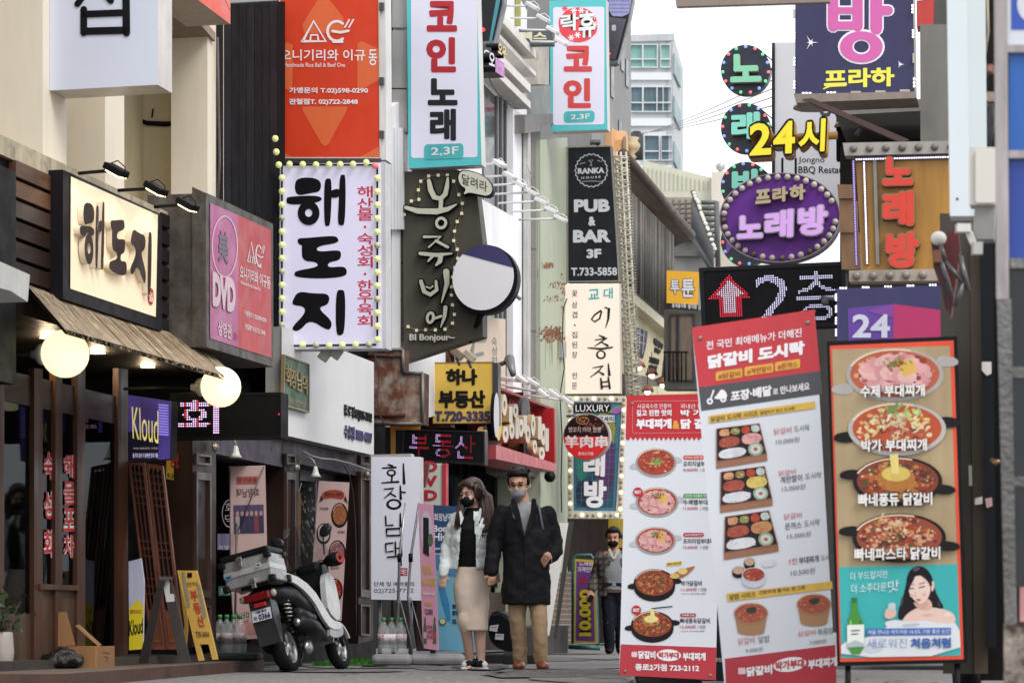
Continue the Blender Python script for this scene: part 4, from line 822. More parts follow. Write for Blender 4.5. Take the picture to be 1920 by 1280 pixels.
# name plate of the snack street further up
m = MB(); pl = SP(976, 70, 31); m.slab(pl, [(972, 55), (1036, 53), (1036, 83), (980, 84)], M('#4c5356', .5), 0, .15); m.text(pl, '텍스', rc(975, 60, 1025, 76), M('#d6d2b4'), .005, .05, .03); m.build('dark_sign', None, 'dark grey sign with pale raised letters behind the white arm spotlights', 'sign')
m = MB(); pl = SP(940, 40, 31.5); m.slab(pl, [(938, -60), (966, -60), (964, 42), (944, 24)], M('#d08aa2', .5), 0, .1); m.text(pl, '스', rc(945, 18, 958, 30), M('#e6cdd6'), .005); m.slab(pl, rc(966, -60, 975, 48), M('#9a9a55', .5), .004, .05); m.build('pink_sign', None, 'sliver of a pink sign with olive edge at the top behind the arm spotlights', 'sign')

# ------------------------------------------------------------------ signs at the stone building's corner
pl = SP(1062, 400, 34.0); q = [(1063, 275), (1146, 273), (1162, 528), (1063, 529)]
t, fm = cabinet('pub_sign', 'black pub sign with silver letters and a scalloped round emblem', 'sign', pl, q, .16, M('#22252b', .5, .12, 1.5, kind='two', h2='#3b4048', lo=.55, hi=.9), M('#4a4741', .5), rim=M('#8f8a7c', .4, .15, 4), rimw=(.025, .009))
sv = M('#c9cdd4', .45, .05); sh_ = M('#4b4f57', .5); f = lambda p: (1000 + p[0] / 4.414, 250 + p[1] / 4.414)
em_ = [f((480 + (131 + 6 * math.cos(k * math.pi)) * math.cos(k * math.pi / 22), 308 + (134 + 6 * math.cos(k * math.pi)) * math.sin(k * math.pi / 22))) for k in range(45)]
fm.stroke(pl, em_, 1.7, sv, .012, cap=False); fm.text(pl, 'RANKA', [f(p) for p in ((368, 290), (588, 282), (588, 330), (368, 338))], sv, .012, .05); fm.text(pl, 'H O U S E', [f(p) for p in ((397, 360), (557, 352), (557, 370), (397, 379))], sv, .012, .02)
for pts in ([(460, 225), (495, 222), (478, 243), (460, 225)], [(478, 243), (478, 268)], [(466, 268), (490, 266)], [(385, 255), (430, 240)], [(530, 225), (565, 235)], [(400, 400), (480, 395), (570, 400)]): fm.stroke(pl, [f(p) for p in pts], .7, sv, .012 + pts[0][0] * 1e-6, cap=False)
for s_, b in (('PUB', (336, 548, 632, 655)), ('&', (455, 690, 512, 768)), ('BAR', (328, 800, 638, 905)), ('3F', (440, 958, 562, 1035)), ('T.733-5858', (312, 1112, 692, 1180))):
    qq = [f(p) for p in ((b[0], b[1]), (b[2], b[1] - 4), (b[2] + 2, b[3] - 4), (b[0], b[3]))]; fm.text(pl, s_, qq, sv, .012, .055 if s_ != 'T.733-5858' else .03)
fm.build('face', t)
tt = thing('flood_light', 'grey floodlight on top of the black pub sign', 'spotlight', P(1116, 270, 34)); MB().box(P(1116, 267, 34), (.15, .16, .05), M('#6d6e6e', .4, met=.4), None, .01).build('lamp_head', tt); MB().box(P(1120, 273, 34.05), (.03, .03, .06), INK).build('bracket', tt)
pl = SP(1060, 640, 33.9); q = [(1060, 533), (1161, 531), (1163, 737), (1060, 738)]
t, fm = cabinet('lightbox_sign', 'tall cream lightbox with black brush letters and a small cyan heading under the pub sign', 'sign', pl, q, .15, M('#eee0d2', .4, .03, em=.2), M('#bdb4a8', .5))
f = lambda p: (1000 + p[0] / 4.267, 520 + p[1] / 4.267); k_ = M('#22201f', .5); cyn = M('#34b3b8', .5)
for i, (pts, wd) in enumerate([([(540, 265), (490, 300), (465, 335), (490, 355), (530, 330), (545, 275)], 14), ([(572, 240), (605, 250), (600, 330), (578, 405)], [10, 24, 18, 5]), ([(525, 462), (565, 480)], [8, 18]), ([(495, 500), (590, 487), (545, 515), (490, 550)], [8, 14, 14, 6]), ([(550, 520), (595, 545)], [8, 18]), ([(437, 562), (540, 572), (632, 558)], [8, 18, 12]), ([(475, 722), (560, 708), (520, 750), (455, 798)], [6, 18, 14, 5]), ([(520, 750), (560, 775)], [8, 18]), ([(600, 690), (608, 780)], [10, 22]), ([(540, 808), (548, 885)], [14, 20]), ([(600, 800), (612, 885)], [14, 18]), ([(545, 838), (605, 830)], 12), ([(548, 872), (610, 868)], 12)]):
    fm.stroke(pl, [f(p) for p in pts], [x / 4.267 for x in (wd if hasattr(wd, '__len__') else [wd] * len(pts))], k_, .007 + i * .0006)
fm.ring(pl, [f(p) for p in ell(541, 618, 40, 36)], [f(p) for p in ell(541, 616, 24, 24)], k_, .006)
for s_, b in (('교', (440, 92, 528, 175)), ('대', (562, 82, 636, 172))): fm.text(pl, s_, [f(p) for p in ((b[0], b[1] + 5), (b[2], b[1] - 2), (b[2], b[3] - 4), (b[0], b[3] + 3))], cyn, .007, .02)
for s_, y in zip('꽃삼겹·집된장', (105, 195, 275, 360, 435, 515, 595)):
    if s_ == '·': fm.slab(pl, [f(p) for p in ell(332, 383, 7)], k_, .007)
    else: fm.text(pl, s_, [f(p) for p in ((308, y), (352, y - 4), (352, y + 48), (308, y + 50))], k_, .007, .005)
for s_, y in (('전', 762), ('문', 842)): fm.text(pl, s_, [f(p) for p in ((308, y), (350, y - 4), (350, y + 48), (308, y + 50))], k_, .007, .005)
fm.build('face', t)
# steel lattice post wrapped with coiled light tube
t = thing('lattice_post', 'cream steel lattice post wrapped in coiled tube light beside the pub sign', 'post', P(1176, 740, 34.3)); lc = M('#c9c3ae', .5, .12, 5); Yp = 34.2
def lx(y): return 1150 + (y - 290) * .055
m = MB()
for dx, dy in ((0, 0), (14, 0), (6, .25), (24, .2)): m.tube([P(lx(285) + dx, 285, Yp + dy), P(lx(745) + dx * .9, 745, Yp + dy)], .016, lc, 6)
m.build('post', t)
m = MB(); pts = []
for i in range(120): y = 290 + i * 3.75; pts.append(P(lx(y) + (-1 if i % 2 else 24) * (.9 + .1 * (i % 3)), y + (3 if i % 3 == 0 else 0), Yp - .04 + .1 * (i % 4 > 1)))
m.tube(pts, .011, M('#ddd8c4', .4, .1), 5)
for i in range(60): y = 292 + i * 7.5; m.tube([P(lx(y), y, Yp), P(lx(y) + 15, y + 4, Yp)], .009, lc, 4)
m.build('coiled_tube', t)
m = MB(); pts = []
for i in range(160): y = 292 + i * 2.85; pts.append(P(lx(y) + 24 + (5.5 if i % 2 else -3), y, Yp + .25))
m.tube(pts, .008, M('#e6e2d2', .4, .1), 4); m.build('zigzag_wire', t)
# vertical karaoke sign with bulbs
pl = SP(1063, 850, 33.2); q = [(1064, 742), (1174, 742), (1166, 972), (1064, 971)]
t, fm = cabinet('karaoke_sign', 'narrow blue and purple karaoke sign with white letters inside a cream bulb frame', 'sign', pl, q, .16, M('#5b86a6', .45, .1), M('#cfc8b6', .5, .1), part='cabinet')
iq = [(1074, 753), (1166, 754), (1155, 958), (1075, 957)]
fm.v, fm.f, fm.m, fm.sm, fm.mats = [], [], [], [], []
MB().ring(pl, q, iq, M('#ddd6c6', .45, .06), .02, .02).build('frame', t)
fm.slab(pl, iq, M('#4f7f9f', .4, .1), .004); D = inq(iq, .06, .06, .92, .96)
for i, (pg, c_) in enumerate([([(0, 0), (1, 0), (1, .5), (0, .4)], '#2c7c84'), ([(0, .1), (.6, 0), (.2, .4), (0, .45)], '#3b6b3c'), ([(.5, 0), (1, .1), (.9, .5), (.4, .5)], '#a49a38'), ([(0, .4), (1, .35), (1, 1), (0, 1)], '#2a5d6f'), ([(.5, .35), (1, .28), (.95, .9), (.6, 1)], '#5c3a6c'), ([(0, .3), (.5, .5), (.2, .75), (0, .7)], '#2f8a7a'), ([(.0, .75), (.5, .7), (.6, 1), (0, 1)], '#1f3350')]):
    fm.slab(pl, smooth([bil(D, *p) for p in pg], 1) if i > 0 and i != 3 else [bil(D, *p) for p in pg], M(c_, .4, .25, 3, em=.05), .008 + i * .0008)
for i in range(7): fm.stroke(pl, [bil(D, i / 7, 0), bil(D, i / 7, 1)], .5, M('#6f9aa8'), .0152, cap=False)
for i in range(15): fm.stroke(pl, [bil(D, 0, i / 15), bil(D, 1, i / 15)], .5, M('#6f9aa8'), .0154, cap=False)
f = lambda p: (1000 + p[0] / 2.56, 740 + p[1] / 2.56); wt = M('#e9e6ea', .4, .03, em=.12)
fm.slab(pl, [f(p) for p in ((195, 42), (372, 44), (370, 85), (195, 84))], INK, .017); fm.text(pl, 'LUXURY', [f(p) for p in ((203, 48), (365, 48), (365, 80), (203, 80))], wt, .02, .0)
fm.slab(pl, smooth([f(p) for p in ((362, 86), (395, 62), (430, 52), (418, 86), (392, 92))], 2), M('#a862b0', .4), .021); fm.stroke(pl, [f(p) for p in ((362, 84), (390, 60), (430, 52))], 2, M('#7fae3c'), .022)
fm.slab(pl, [f(p) for p in ((310, 98), (389, 98), (389, 131), (310, 131))], M('#e6e6ea'), .0175); fm.text(pl, '럭셔리', [f(p) for p in ((314, 102), (385, 102), (385, 128), (314, 128))], INK, .0205, .02)
for s_, b in (('래', (240, 282, 345, 392)), ('방', (243, 408, 352, 542))): fm.text(pl, s_, [f(p) for p in ((b[0], b[1]), (b[2], b[1]), (b[2] - 3, b[3]), (b[0], b[3]))], wt, .024, .045, .006)
fm.build('face', t)
bl = M('#fff0cc', .3, .02, em=.7); bl0 = M('#a89c86', .3, .1); i = 0
for k in range(22):
    for xx, yy in ((1069 + 0 * k, 748 + k * 10.3), (1170 - k * .36, 748 + k * 10.3)):
        i += 1; c = pl.pt(xx, yy, .03); MB().ball(c, .022 if i % 3 else .03, bl if i % 3 == 0 else bl0, 8).build('bulb', t)
for k in range(1, 9):
    for yy in (747, 965):
        i += 1; c = pl.pt(1069 + k * 11, yy, .03); MB().ball(c, .022 if i % 3 else .03, bl if i % 3 == 0 else bl0, 8).build('bulb', t)
pl = SP(1050, 818, 32.6); t = thing('round_sign', 'round black and red skewer house sign with white Chinese characters hanging before the karaoke sign', 'sign', pl.pt(1099, 861)); f = lambda p: (1000 + p[0] / 2.56, 740 + p[1] / 2.56)
MB().slab(pl, ell(1100, 818, 44, 44, 40), M('#b9b4b0', .4, met=.3), -.01, .12).build('cabinet', t)
fm = MB(); fm.slab(pl, ell(1099, 818, 42, 42, 40), M('#2b1f1f', .4, .3, 6), 0); low = [p for p in ell(1099, 818, 42, 42, 60) if p[1] > 815]; low = sorted(low, key=lambda p: math.atan2(p[1] - 818, p[0] - 1099)); fm.slab(pl, low, M('#d0262a', .4, .06, em=.1), .004)
r2 = random.Random(2)
for i in range(40): a = r2.uniform(3.3, 6.1); rr = r2.uniform(8, 38); fm.slab(pl, ell(1099 + rr * math.cos(a), 814 + rr * math.sin(a) * .9, r2.uniform(1, 3), r2.uniform(1, 2.5), 6), M(r2.choice(['#6b2c24', '#8f3f30', '#4a1a18', '#a8664c']), .4), .003 + i * 1e-5)
fm.stroke(pl, [(1094 + (2 + k * .55) * math.cos(k * .55) * 1.2, 787 + (2 + k * .4) * math.sin(k * .55)) for k in range(22)], 1.2, M('#c79a5a'), .0062)
fm.text(pl, '양꼬치 마라 짬뽕', rc(1066, 800, 1127, 810), M('#dccfc8'), .008, .0); fm.text(pl, '羊肉串', rc(1058, 816, 1140, 839), M('#e8e4e2'), .008, .035); fm.text(pl, '종로2가점', rc(1084, 847, 1112, 853), M('#e8e4e2'), .008); fm.build('face', t)
MB().tube([P(1062, 780, 32.8), P(1090, 777, 32.75)], .015, STEEL).build('bracket', t)

# ------------------------------------------------------------------ buildings beyond the pub sign
B5 = thing('terrace_building', 'peach trimmed building with a sloping brown eave and hanging bead curtain', 'building', L.pt(1220, 1180))
facade(B5, 'wall', M('#8b8b8b', .7, .1, .8), [[(1110, -200), (1183, -120), (1183, 300), (1110, 300)]], -.1, 2)
for x, yt, yb in ((1165, 85, 130), (1174, 110, 160), (1146, 120, 180), (1161, 225, 255)): facade(B5, 'window', M('#4d5254', .2, .15), [[(x, yt), (x + 6, yt + 6), (x + 6, yb + 6), (x, yb)]], -.08, .05)
pe = M('#d6a878', .6, .08); pe2 = M('#cdbb98', .6, .1)
facade(B5, 'pier', pe, [[(1147, 240), (1166, 250), (1166, 345), (1147, 330)], [(1195, 330), (1209, 336), (1209, 460), (1195, 440)]], .0, .4)
pr_ = facade(B5, 'arch', pe, [[(1166, 262), (1168, 250), (1172, 245), (1176, 250), (1178, 262), (1178, 345), (1166, 345)]], .1, .3); facade(pr_, 'arch_opening', M('#7d6a52', .7), [[(1168, 265), (1172, 255), (1174, 262), (1174, 340), (1168, 340)]], .12, .01)
facade(B5, 'cornice', pe, [fr(1172, 299, 1216, 304), fr(1174, 304, 1212, 311)], .25, .4)
m = MB(); p = L.pt(1183, 300, .1); m.lathe(p, [(.05, 0), (.09, .04), (.05, .09), (.12, .15), (.15, .23), (.1, .3), (.13, .34), (.03, .36)], pe2, 16); m.build('urn', B5)
m = MB(); br = M('#5b4b44', .6, .2, 2); a0, a1, b0_, b1_ = L.pt(1168, 296, .55), L.pt(1296, 447, .55), L.pt(1166, 345, .0), L.pt(1266, 462, .0); dz = Vector((0, 0, .12))
m.add([a0, a1, b1_, b0_] + [p + dz for p in (a0, a1, b1_, b0_)], [[0, 3, 2, 1], [4, 5, 6, 7], [0, 1, 5, 4], [1, 2, 6, 5], [2, 3, 7, 6], [3, 0, 4, 7]], br); m.tube([a0 + dz * .5, a1 + dz * .5], .075, br, 10); m.build('eave', B5)
m = MB(); r2 = random.Random(6)
for i in range(170):
    x = 1162 + i * .6; yt = 338 + (x - 1162) * 1.02; yb = min(hl(1162, 482, x) + 40, 625); m.tube([L.pt(x, yt, .35 + .1 * (i % 3)), L.pt(x + r2.uniform(-.6, .6), yb, .35 + .1 * (i % 3))], .0085, M(r2.choice(['#6d6862', '#85807a', '#4f4a46']), .4, .2, met=.3), 4)
m.build('bead_curtain', B5)
facade(B5, 'dark_wall', M('#2e2b2a', .7, .2), [[(1160, 320), (1262, 450), (1262, 640), (1160, 560)]], -.8, .2)
cw = M('#cabf9f', .6, .1, 1, kind='two', h2='#a4946f', lo=.6, hi=.9)
facade(B5, 'string_course', M('#d5cdb6', .6, .08), [[(1187, 548), (1268, 617), (1268, 634), (1187, 566)]], .25, .4)
facade(B5, 'sign_wall', cw, [[(1184, 560), (1250, 618), (1240, 705), (1184, 730)]], .05, .3)
m = MB(); kk = M('#1f1c1e', .5)
for pg in ([(1192, 612), (1215, 622), (1211, 650), (1206, 672), (1190, 660)],): m.slab(L, pg, M('#2a2830', .5), .07, .02)
for i, pts in enumerate(([(1195, 622), (1208, 630)], [(1196, 640), (1210, 645)], [(1200, 615), (1199, 655)], [(1208, 620), (1205, 662)])): m.stroke(L, pts, 2, M('#9a97a6'), .075 + i * .001)
for a_, b in (('이층집의', [(1228, 632), (1244, 645), (1242, 655), (1226, 645)]), ('건강', [(1229, 650), (1240, 657), (1238, 664), (1227, 659)]), ('고기 한판', [(1219, 667), (1237, 673), (1236, 684), (1218, 680)]), ('맛집', [(1218, 683), (1233, 686), (1231, 696), (1217, 694)])): m.text(L, a_, b, kk, .07, .09, .03)
m.build('wall_lettering', B5)
for i, (x, y, lab) in enumerate(((1198, 688, 'rust red dome pendant lamp nearest the lattice post'), (1222, 703, 'rust red dome pendant lamp, middle one'), (1243, 721, 'rust red dome pendant lamp nearest the menu banners'), (1214, 734, 'rust red dome pendant lamp hanging lowest, half hidden by the red banner'))):
    c = L.pt(x, y, .6); t = thing('pendant_lamp', lab, 'lamp', c, 'dome pendant lamps under the cream wall'); MB().lathe(c, [(.02, .11), (.03, .09), (.08, .06), (.1, .0), (.095, 0), (.02, .08)], M('#7f4a35', .45, .1), 16).build('lamp_shade', t); MB().ball(c + Vector((0, 0, -.005)), .045, M('#fff3d8', .3, .01, em=3), 10).build('bulb', t); MB().tube([c + Vector((0, 0, .1)), c + Vector((0, 0, .35))], .006, INK, 5).build('cable', t)
facade(B5, 'canopy', M('#5a5148', .6, .2), [[(1184, 700), (1215, 706), (1250, 728), (1184, 728)]], .3, .5)
facade(B5, 'shop_band', M('#cfcba6', .6, .08), [[(1212, 724), (1320, 726), (1320, 748), (1212, 744)]], .5, .2)
pl = SP(1255, 650, 37.5)
m = MB(); m.slab(pl, rc(1245, 580, 1320, 730), M('#57534e', .5, .15), 0, .3); m.build('rear_wall', B5)
for x0, x1 in ((1258, 1268), (1273, 1300)): w_ = MB().slab(pl, rc(x0, 590, x1, 712), M('#7a6a5c', .25, .2), .01, .01).build('window', B5); m = MB(); m.frame(pl, rc(x0 - 2, 588, x1 + 2, 714), (.08, .02), M('#3a3c40', .4), .03, .03); m.build('window_frame', w_)
m = MB()
for i in range(6): m.tube([pl.pt(1246 + i * 8, 660, .1), pl.pt(1246 + i * 8, 715, .1)], .012, INK, 5)
m.tube([pl.pt(1244, 660, .1), pl.pt(1290, 660, .1)], .015, INK, 5); m.build('railing', B5)
q = [(1253, 505), (1310, 511), (1309, 572), (1253, 566)]
t, fm = cabinet('cartoon_cafe_sign', 'yellow sign with white outlined letters and a black strip behind the bead curtain', 'sign', SP(1250, 540, 36.8), [(1250, 507), (1311, 510), (1309, 581), (1250, 577)], .12, M('#e3a92a', .5, .05, em=.05), M('#555'.replace('#555', '#555555')))
pl = SP(1250, 540, 36.8); fm.text(pl, '투', rc(1256, 524, 1275, 552), INK, .008, .09); fm.text(pl, '투', rc(1257, 525, 1274, 551), WHITE, .011, .03); fm.text(pl, '툰', rc(1277, 522, 1303, 558), INK, .008, .09); fm.text(pl, '툰', rc(1278, 523, 1302, 557), WHITE, .011, .03); fm.slab(pl, rc(1250, 568, 1309, 579, .05), M('#2b2a2c'), .008); fm.text(pl, '종각점', rc(1290, 570, 1306, 579), WHITE, .012); fm.text(pl, '휴게음식점', rc(1260, 569, 1286, 577), WHITE, .012, .02); fm.build('face', t)
# beige block with a roof terrace, steel railing
B6 = thing('beige_building', 'long low beige building with a grey steel roof terrace railing and stairs', 'building', P(1290, 1170, 55)); pl = SP(1280, 400, 55)
def flat(parent, name, mat, polys, pl, off=0, th=.3):
    for p in polys: o = MB().slab(pl, p, mat, off, th).build(name, parent)
    return o
flat(B6, 'wall', M('#cfcdbb', .7, .06), [[(1205, 300), (1340, 335), (1340, 1165), (1205, 1165)]], pl, 0, 6); flat(B6, 'side_wall', M('#d9d2c4', .7, .05), [[(1334, 322), (1420, 322), (1420, 1165), (1334, 1165)]], pl, .2, 5)
m = MB()
for i in range(16): m.slab(pl, [(1207 + i * 8, 312 + i * 1.9), (1207.6 + i * 8, 312 + i * 1.9), (1207.6 + i * 8, 358), (1207 + i * 8, 358)], M('#aeb3a2', .7), .02, .03)
m.build('siding', B6)
flat(B6, 'lower_wall', M('#9d9d9b', .7, .1), [[(1240, 450), (1310, 450), (1335, 520), (1335, 600), (1240, 600)]], pl, .8, .4)
flat(B6, 'terrace_slab', M('#7a7773', .7, .1), [rc(1240, 440, 1300, 450), rc(1262, 472, 1312, 480)], pl, 1.0, 1)
flat(B6, 'terrace_screen', M('#a09484', .7, .15), [rc(1236, 370, 1300, 444)], pl, .6, .2)
m = MB()
for y in range(384, 440, 9): m.tube([pl.pt(1240, y, 1.2), pl.pt(1300, y - 3, 1.2)], .03, M('#6f6a64'), 5); 
for x in range(1262, 1300, 12): m.tube([pl.pt(x, 375, 1.2), pl.pt(x, 445, 1.2)], .03, M('#5c5854'), 5)
for i in range(20): m.tube([pl.pt(1300 + i * 1.9, 362 + i * 4.2, 1.5), pl.pt(1300 + i * 1.9, 445 + i * 3.6, 1.5)], .03, M('#55565a'), 5)
m.tube([pl.pt(1298, 358, 1.5), pl.pt(1340, 460, 1.5)], .05, M('#4e4f52'), 6); m.tube([pl.pt(1298, 445, 1.5), pl.pt(1338, 512, 1.5)], .06, M('#4e4f52'), 6)
for y in range(380, 490, 11): m.tube([pl.pt(1315, y, 1.1), pl.pt(1343, y, 1.1)], .05, M('#5f6064'), 5)
m.tube([pl.pt(1343, 378, 1.1), pl.pt(1346, 500, 1.1)], .06, M('#5f6064'), 5); m.build('railing', B6)
m = MB(); r2 = random.Random(12)
for i in range(22): m.ball(pl.pt(1301 + i * 1.9, 362 + i * 5 + r2.uniform(-3, 3), 1.7), .04, M('#e8e6da', .4, em=.1), 6)
m.build('string_light', B6)
m = MB(); c = P(1351, 318, 55); m.lathe(c, [(.03, -.1), (.05, -.02), (.09, .0), (.11, .06), (.09, .12), (.02, .15)], GALV, 12); m.build('roof_vent', B6)
# white glass tower
B7 = thing('office_tower', 'tall white panelled office building with pale green glass windows', 'building', P(1225, 1165, 75)); pl = SP(1225, 300, 75, yaw=0); pw = M('#c9cdd2', .45, .04)
flat(B7, 'wall', pw, [[(1120, 68), (1262, 63), (1262, 1165), (1120, 1165)]], pl, 0, 8)
pr = SP(1262, 300, 75, yaw=-62); m = MB(); m.slab(pr, [(1262, 63), (1281, 130), (1281, 1165), (1262, 1165)], M('#b3b7ba', .5, .05), .05, .2); m.build('side_wall', B7)
flat(B7, 'roof_band', M('#b9bdc0', .5), [[(1120, 68), (1264, 63), (1264, 76), (1120, 80)]], pl, .12, .2); gw = M('#7fb0a8', .1, .15, .6); gw2 = M('#54707a', .08, .3, .5)
for y0, y1, g_, xs in ((84, 126, gw, (1182, 1206, 1234, 1239, 1258)), (163, 209, gw2, (1183, 1206, 1233, 1244, 1260)), (254, 300, gw2, (1208, 1238, 1240, 1262))):
    for a, b in zip(xs[:-1], xs[1:]):
        if b - a < 10: continue
        w_ = flat(B7, 'window', g_, [rc(a, y0, b - 1.5, y1)], pl, .05, .05); m = MB(); m.frame(pl, rc(a - .8, y0 - 1, b - .7, y1 + 1), (.05, .03), M('#dfe4e6', .4), .14, .1); m.slab(pl, rc(a, y0 + (y1 - y0) * .62, b - 1.5, y0 + (y1 - y0) * .66), M('#dfe4e6', .4), .14, .1); m.build('window_frame', w_)
for y0 in (136, 222, 310): flat(B7, 'spandrel', M('#d5d9dc', .45, .03), [rc(1120, y0, 1263, y0 + 14)], pl, .1, .15)
for y0 in (90, 170, 255): MB().slab(pr, [(1265, y0 + 10), (1277, y0 + 42), (1277, y0 + 75), (1265, y0 + 48)], M('#8fa3a8', .15), .12, .05).build('side_window', B7)
m = MB()
for i in range(4):
    pts = [P(1203 + i * .5, 252 - i, 60).lerp(P(1450, 150 + i * 16, 30), k / 10) - Vector((0, 0, .06 * math.sin(math.pi * k / 10))) for k in range(11)]; m.tube(pts, .007, M('#8d9094'), 4)
m.build('overhead_cable', None, 'thin overhead wires crossing the white sky in front of the office tower', 'cable')
m = MB(); r2 = random.Random(9)
for i in range(10): x = 1184 + i * 2; m.tube([P(x, 250 + r2.uniform(-4, 4), 58), P(x, 300, 58)], .05, M('#34343a'), 5)
m.build('rooftop_fence', None, 'dark spiky rooftop fence between the peach urn and the office tower', 'fence')
# ------------------------------------------------------------------ right hand building and its signs
B8 = thing('corner_building', 'grey concrete building carrying the karaoke signs, with an open dark balcony', 'building', P(1720, 1180, 20.5)); pl = SP(1720, 400, 20.5)
flat(B8, 'wall', M('#2b2724', .7, .25), [[(1575, 275), (2050, 275), (2050, 1185), (1575, 1185)]], pl, -.2, 2.5)
flat(B8, 'lower_wall', M('#3a3836', .7, .2), [[(1322, 540), (1575, 530), (1575, 1185), (1322, 1185)]], SP(1322, 560, 17.6), 0, 1.5)
flat(B8, 'pier', M('#76746f', .75, .08, 1, kind='two', h2='#5d5b57', lo=.55, hi=.9), [[(1725, 46), (1800, 46), (1800, 290), (1726, 290)]], SP(1725, 200, 18.7), 0, 1.2)
flat(B8, 'upper_wall', M('#55534f', .7, .15), [[(1725, -200), (2050, -200), (2050, 46), (1725, 46)]], pl, -.3, 1)
flat(B8, 'balcony_slab', M('#8a8884', .7, .1), [[(1566, 186), (1730, 186), (1730, 208), (1566, 216)]], pl, .3, 1.5)
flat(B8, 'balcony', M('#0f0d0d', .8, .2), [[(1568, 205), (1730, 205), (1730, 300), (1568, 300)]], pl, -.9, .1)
MB().stroke(pl, [(1605, 250), (1640, 195)], 6, M('#7d7b77'), -.3, .1).build('strut', B8)
# white sign panel of the grill restaurant
pl = SP(1450, 200, 23.0); q = [(1450, 80), (1612, 80), (1612, 420), (1450, 420)]
t, fm = cabinet('grill_sign', 'plain grey white sign panel with handwritten English lettering behind the yellow numeral letters', 'sign', pl, q, .3, M('#cdced3', .5, .03, em=.08), M('#8d8e90', .5))
fm.text(pl, 'Jongno', rc(1497, 294, 1546, 308), INK, .008, .0); fm.text(pl, 'BBQ Restaurant', rc(1497, 312, 1610, 327), INK, .008, .01); fm.slab(pl, rc(1465, 296, 1469, 330), INK, .008); fm.slab(pl, rc(1490, 296, 1494, 330), INK, .008)
fm.ring(pl, ell(1548, 207, 13, 13, 6), ell(1548, 207, 6, 6, 6), M('#3a3d42'), .008); fm.build('face', t)
m = MB(); m.tube([pl.pt(1450, 82 + i * 12, .03 + .03 * (i % 2)) for i in range(26)], .016, M('#2e2f34'), 5); m.build('lacing', t)
# round letter discs on a chain
for i, (cy_, ch, bx, lab) in enumerate(((131, '노', (1369, 102, 1427, 155), 'navy disc sign, topmost, its whole mint letter clear against the sky'), (240, '래', (1371, 211, 1424, 264), 'navy disc sign half covered by the yellow numeral letters'), (350, '방', (1372, 318, 1428, 380), 'navy disc sign above the purple oval, its letter cut off below'), (452, '', None, 'navy disc sign mostly hidden behind the purple oval and dotted arrow board'))):
    pl = SP(1398, cy_, 24.0); t = thing('disc_sign', lab, 'sign', pl.pt(1398, cy_ + 46), 'navy letter discs'); m = MB(); m.slab(pl, ell(1398, cy_, 46.5, 46.5, 44), M('#20283a', .4, .1), 0, .12, M('#3b4a55', .4)); m.build('disc', t)
    if ch: m = MB(); mt_ = M('#84d6c4' if i else '#82c9a6', .4, .03, em=.15); m.text(pl, ch, rc(*bx, -.03), mt_, .08, .05, .07, M('#c9b99c', .4)); m.build('raised_letter', t)
    else: m = MB(); m.slab(pl, [(1362, 455), (1380, 452), (1362, 478)], M('#7a4a9a', em=.2), .01); m.build('marking', t)
    cs_ = [M('#f07a7a', .3, .03, em=.5), M('#8aa6ef', .3, .03, em=.5), M('#6fdc9a', .3, .03, em=.5)]
    for k in range(15): a = R(k * 24 + i * 9 + 6); c = pl.pt(1398 + 43 * math.cos(a), cy_ + 43 * math.sin(a), .02); MB().ball(c, .017, cs_[(k * 2 + i) % 3], 8).build('bulb', t)
    m = MB(); m.tube([pl.pt(1438, cy_, -.06), pl.pt(1452, cy_ - 2, -.02)], .012, STEEL); m.tube([pl.pt(1430, cy_ - 32, .01), pl.pt(1451, cy_ - 15, .05)], .005, INK); m.build('bracket', t)
# navy sign with pink letter
pl = SP(1490, 100, 18.6); q = [(1491, -70), (1711, -70), (1715, 174), (1491, 180)]
t, fm = cabinet('navy_sign', 'navy blue sign with one big pink letter and yellow letters, above the purple oval', 'sign', pl, q, .3, M('#26264f', .4, .05, em=.1), M('#b8b4ac', .4))
wt = M('#e4dfea', .4, .02, em=.1); pk = M('#c65ca0', .4, .03, em=.1)
def outl(polyL, o, holes=()):
    for e_, mt_, oo in ((3.2, wt, 0), (0, pk, .003)): fm.stroke(pl, polyL[0], [x + 2 * e_ for x in polyL[1]], mt_, o + oo)
for i, (pts, wd) in enumerate([([(1562, -45), (1562, 50)], [19, 19]), ([(1608, -45), (1608, 50)], [19, 19]), ([(1562, 20), (1608, 20)], [12, 12]), ([(1562, 48), (1608, 48)], [15, 15]), ([(1643, -50), (1643, 54)], [22, 22]), ([(1650, 20), (1666, 20)], [17, 17])]):
    fm.stroke(pl, pts, [x + 6 for x in wd], wt, .006 + i * .0003)
    fm.stroke(pl, pts, wd, pk, .012 + i * .0003)
fm.ring(pl, ell(1615, 88, 44, 33), ell(1615, 88, 14, 11), wt, .009); fm.ring(pl, ell(1615, 88, 40, 29), ell(1615, 88, 17, 14), pk, .015)
yl = M('#dcd44a', .4, .03, em=.15); fm.text(pl, '프라하', rc(1545, 130, 1677, 166, -.03), yl, .009, .04); fm.stroke(pl, [(1544, 167), (1556, 161), (1586, 161)], [2, 5, 2], yl, .0095)
for x, y, s_ in ((1520, 80, 15), (1688, 121, 8)):
    for a in range(6): s2 = s_ * (1 if a % 2 == 0 else .55); fm.slab(pl, [(x + 1.4 * math.cos(R(a * 60 + 90)), y + 1.4 * math.sin(R(a * 60 + 90))), (x + s2 * math.cos(R(a * 60)), y + s2 * math.sin(R(a * 60))), (x - 1.4 * math.cos(R(a * 60 + 90)), y - 1.4 * math.sin(R(a * 60 + 90)))], wt, .009 + a * .0003)
    fm.slab(pl, ell(x, y, s_ * .25), wt, .012)
fm.build('face', t)
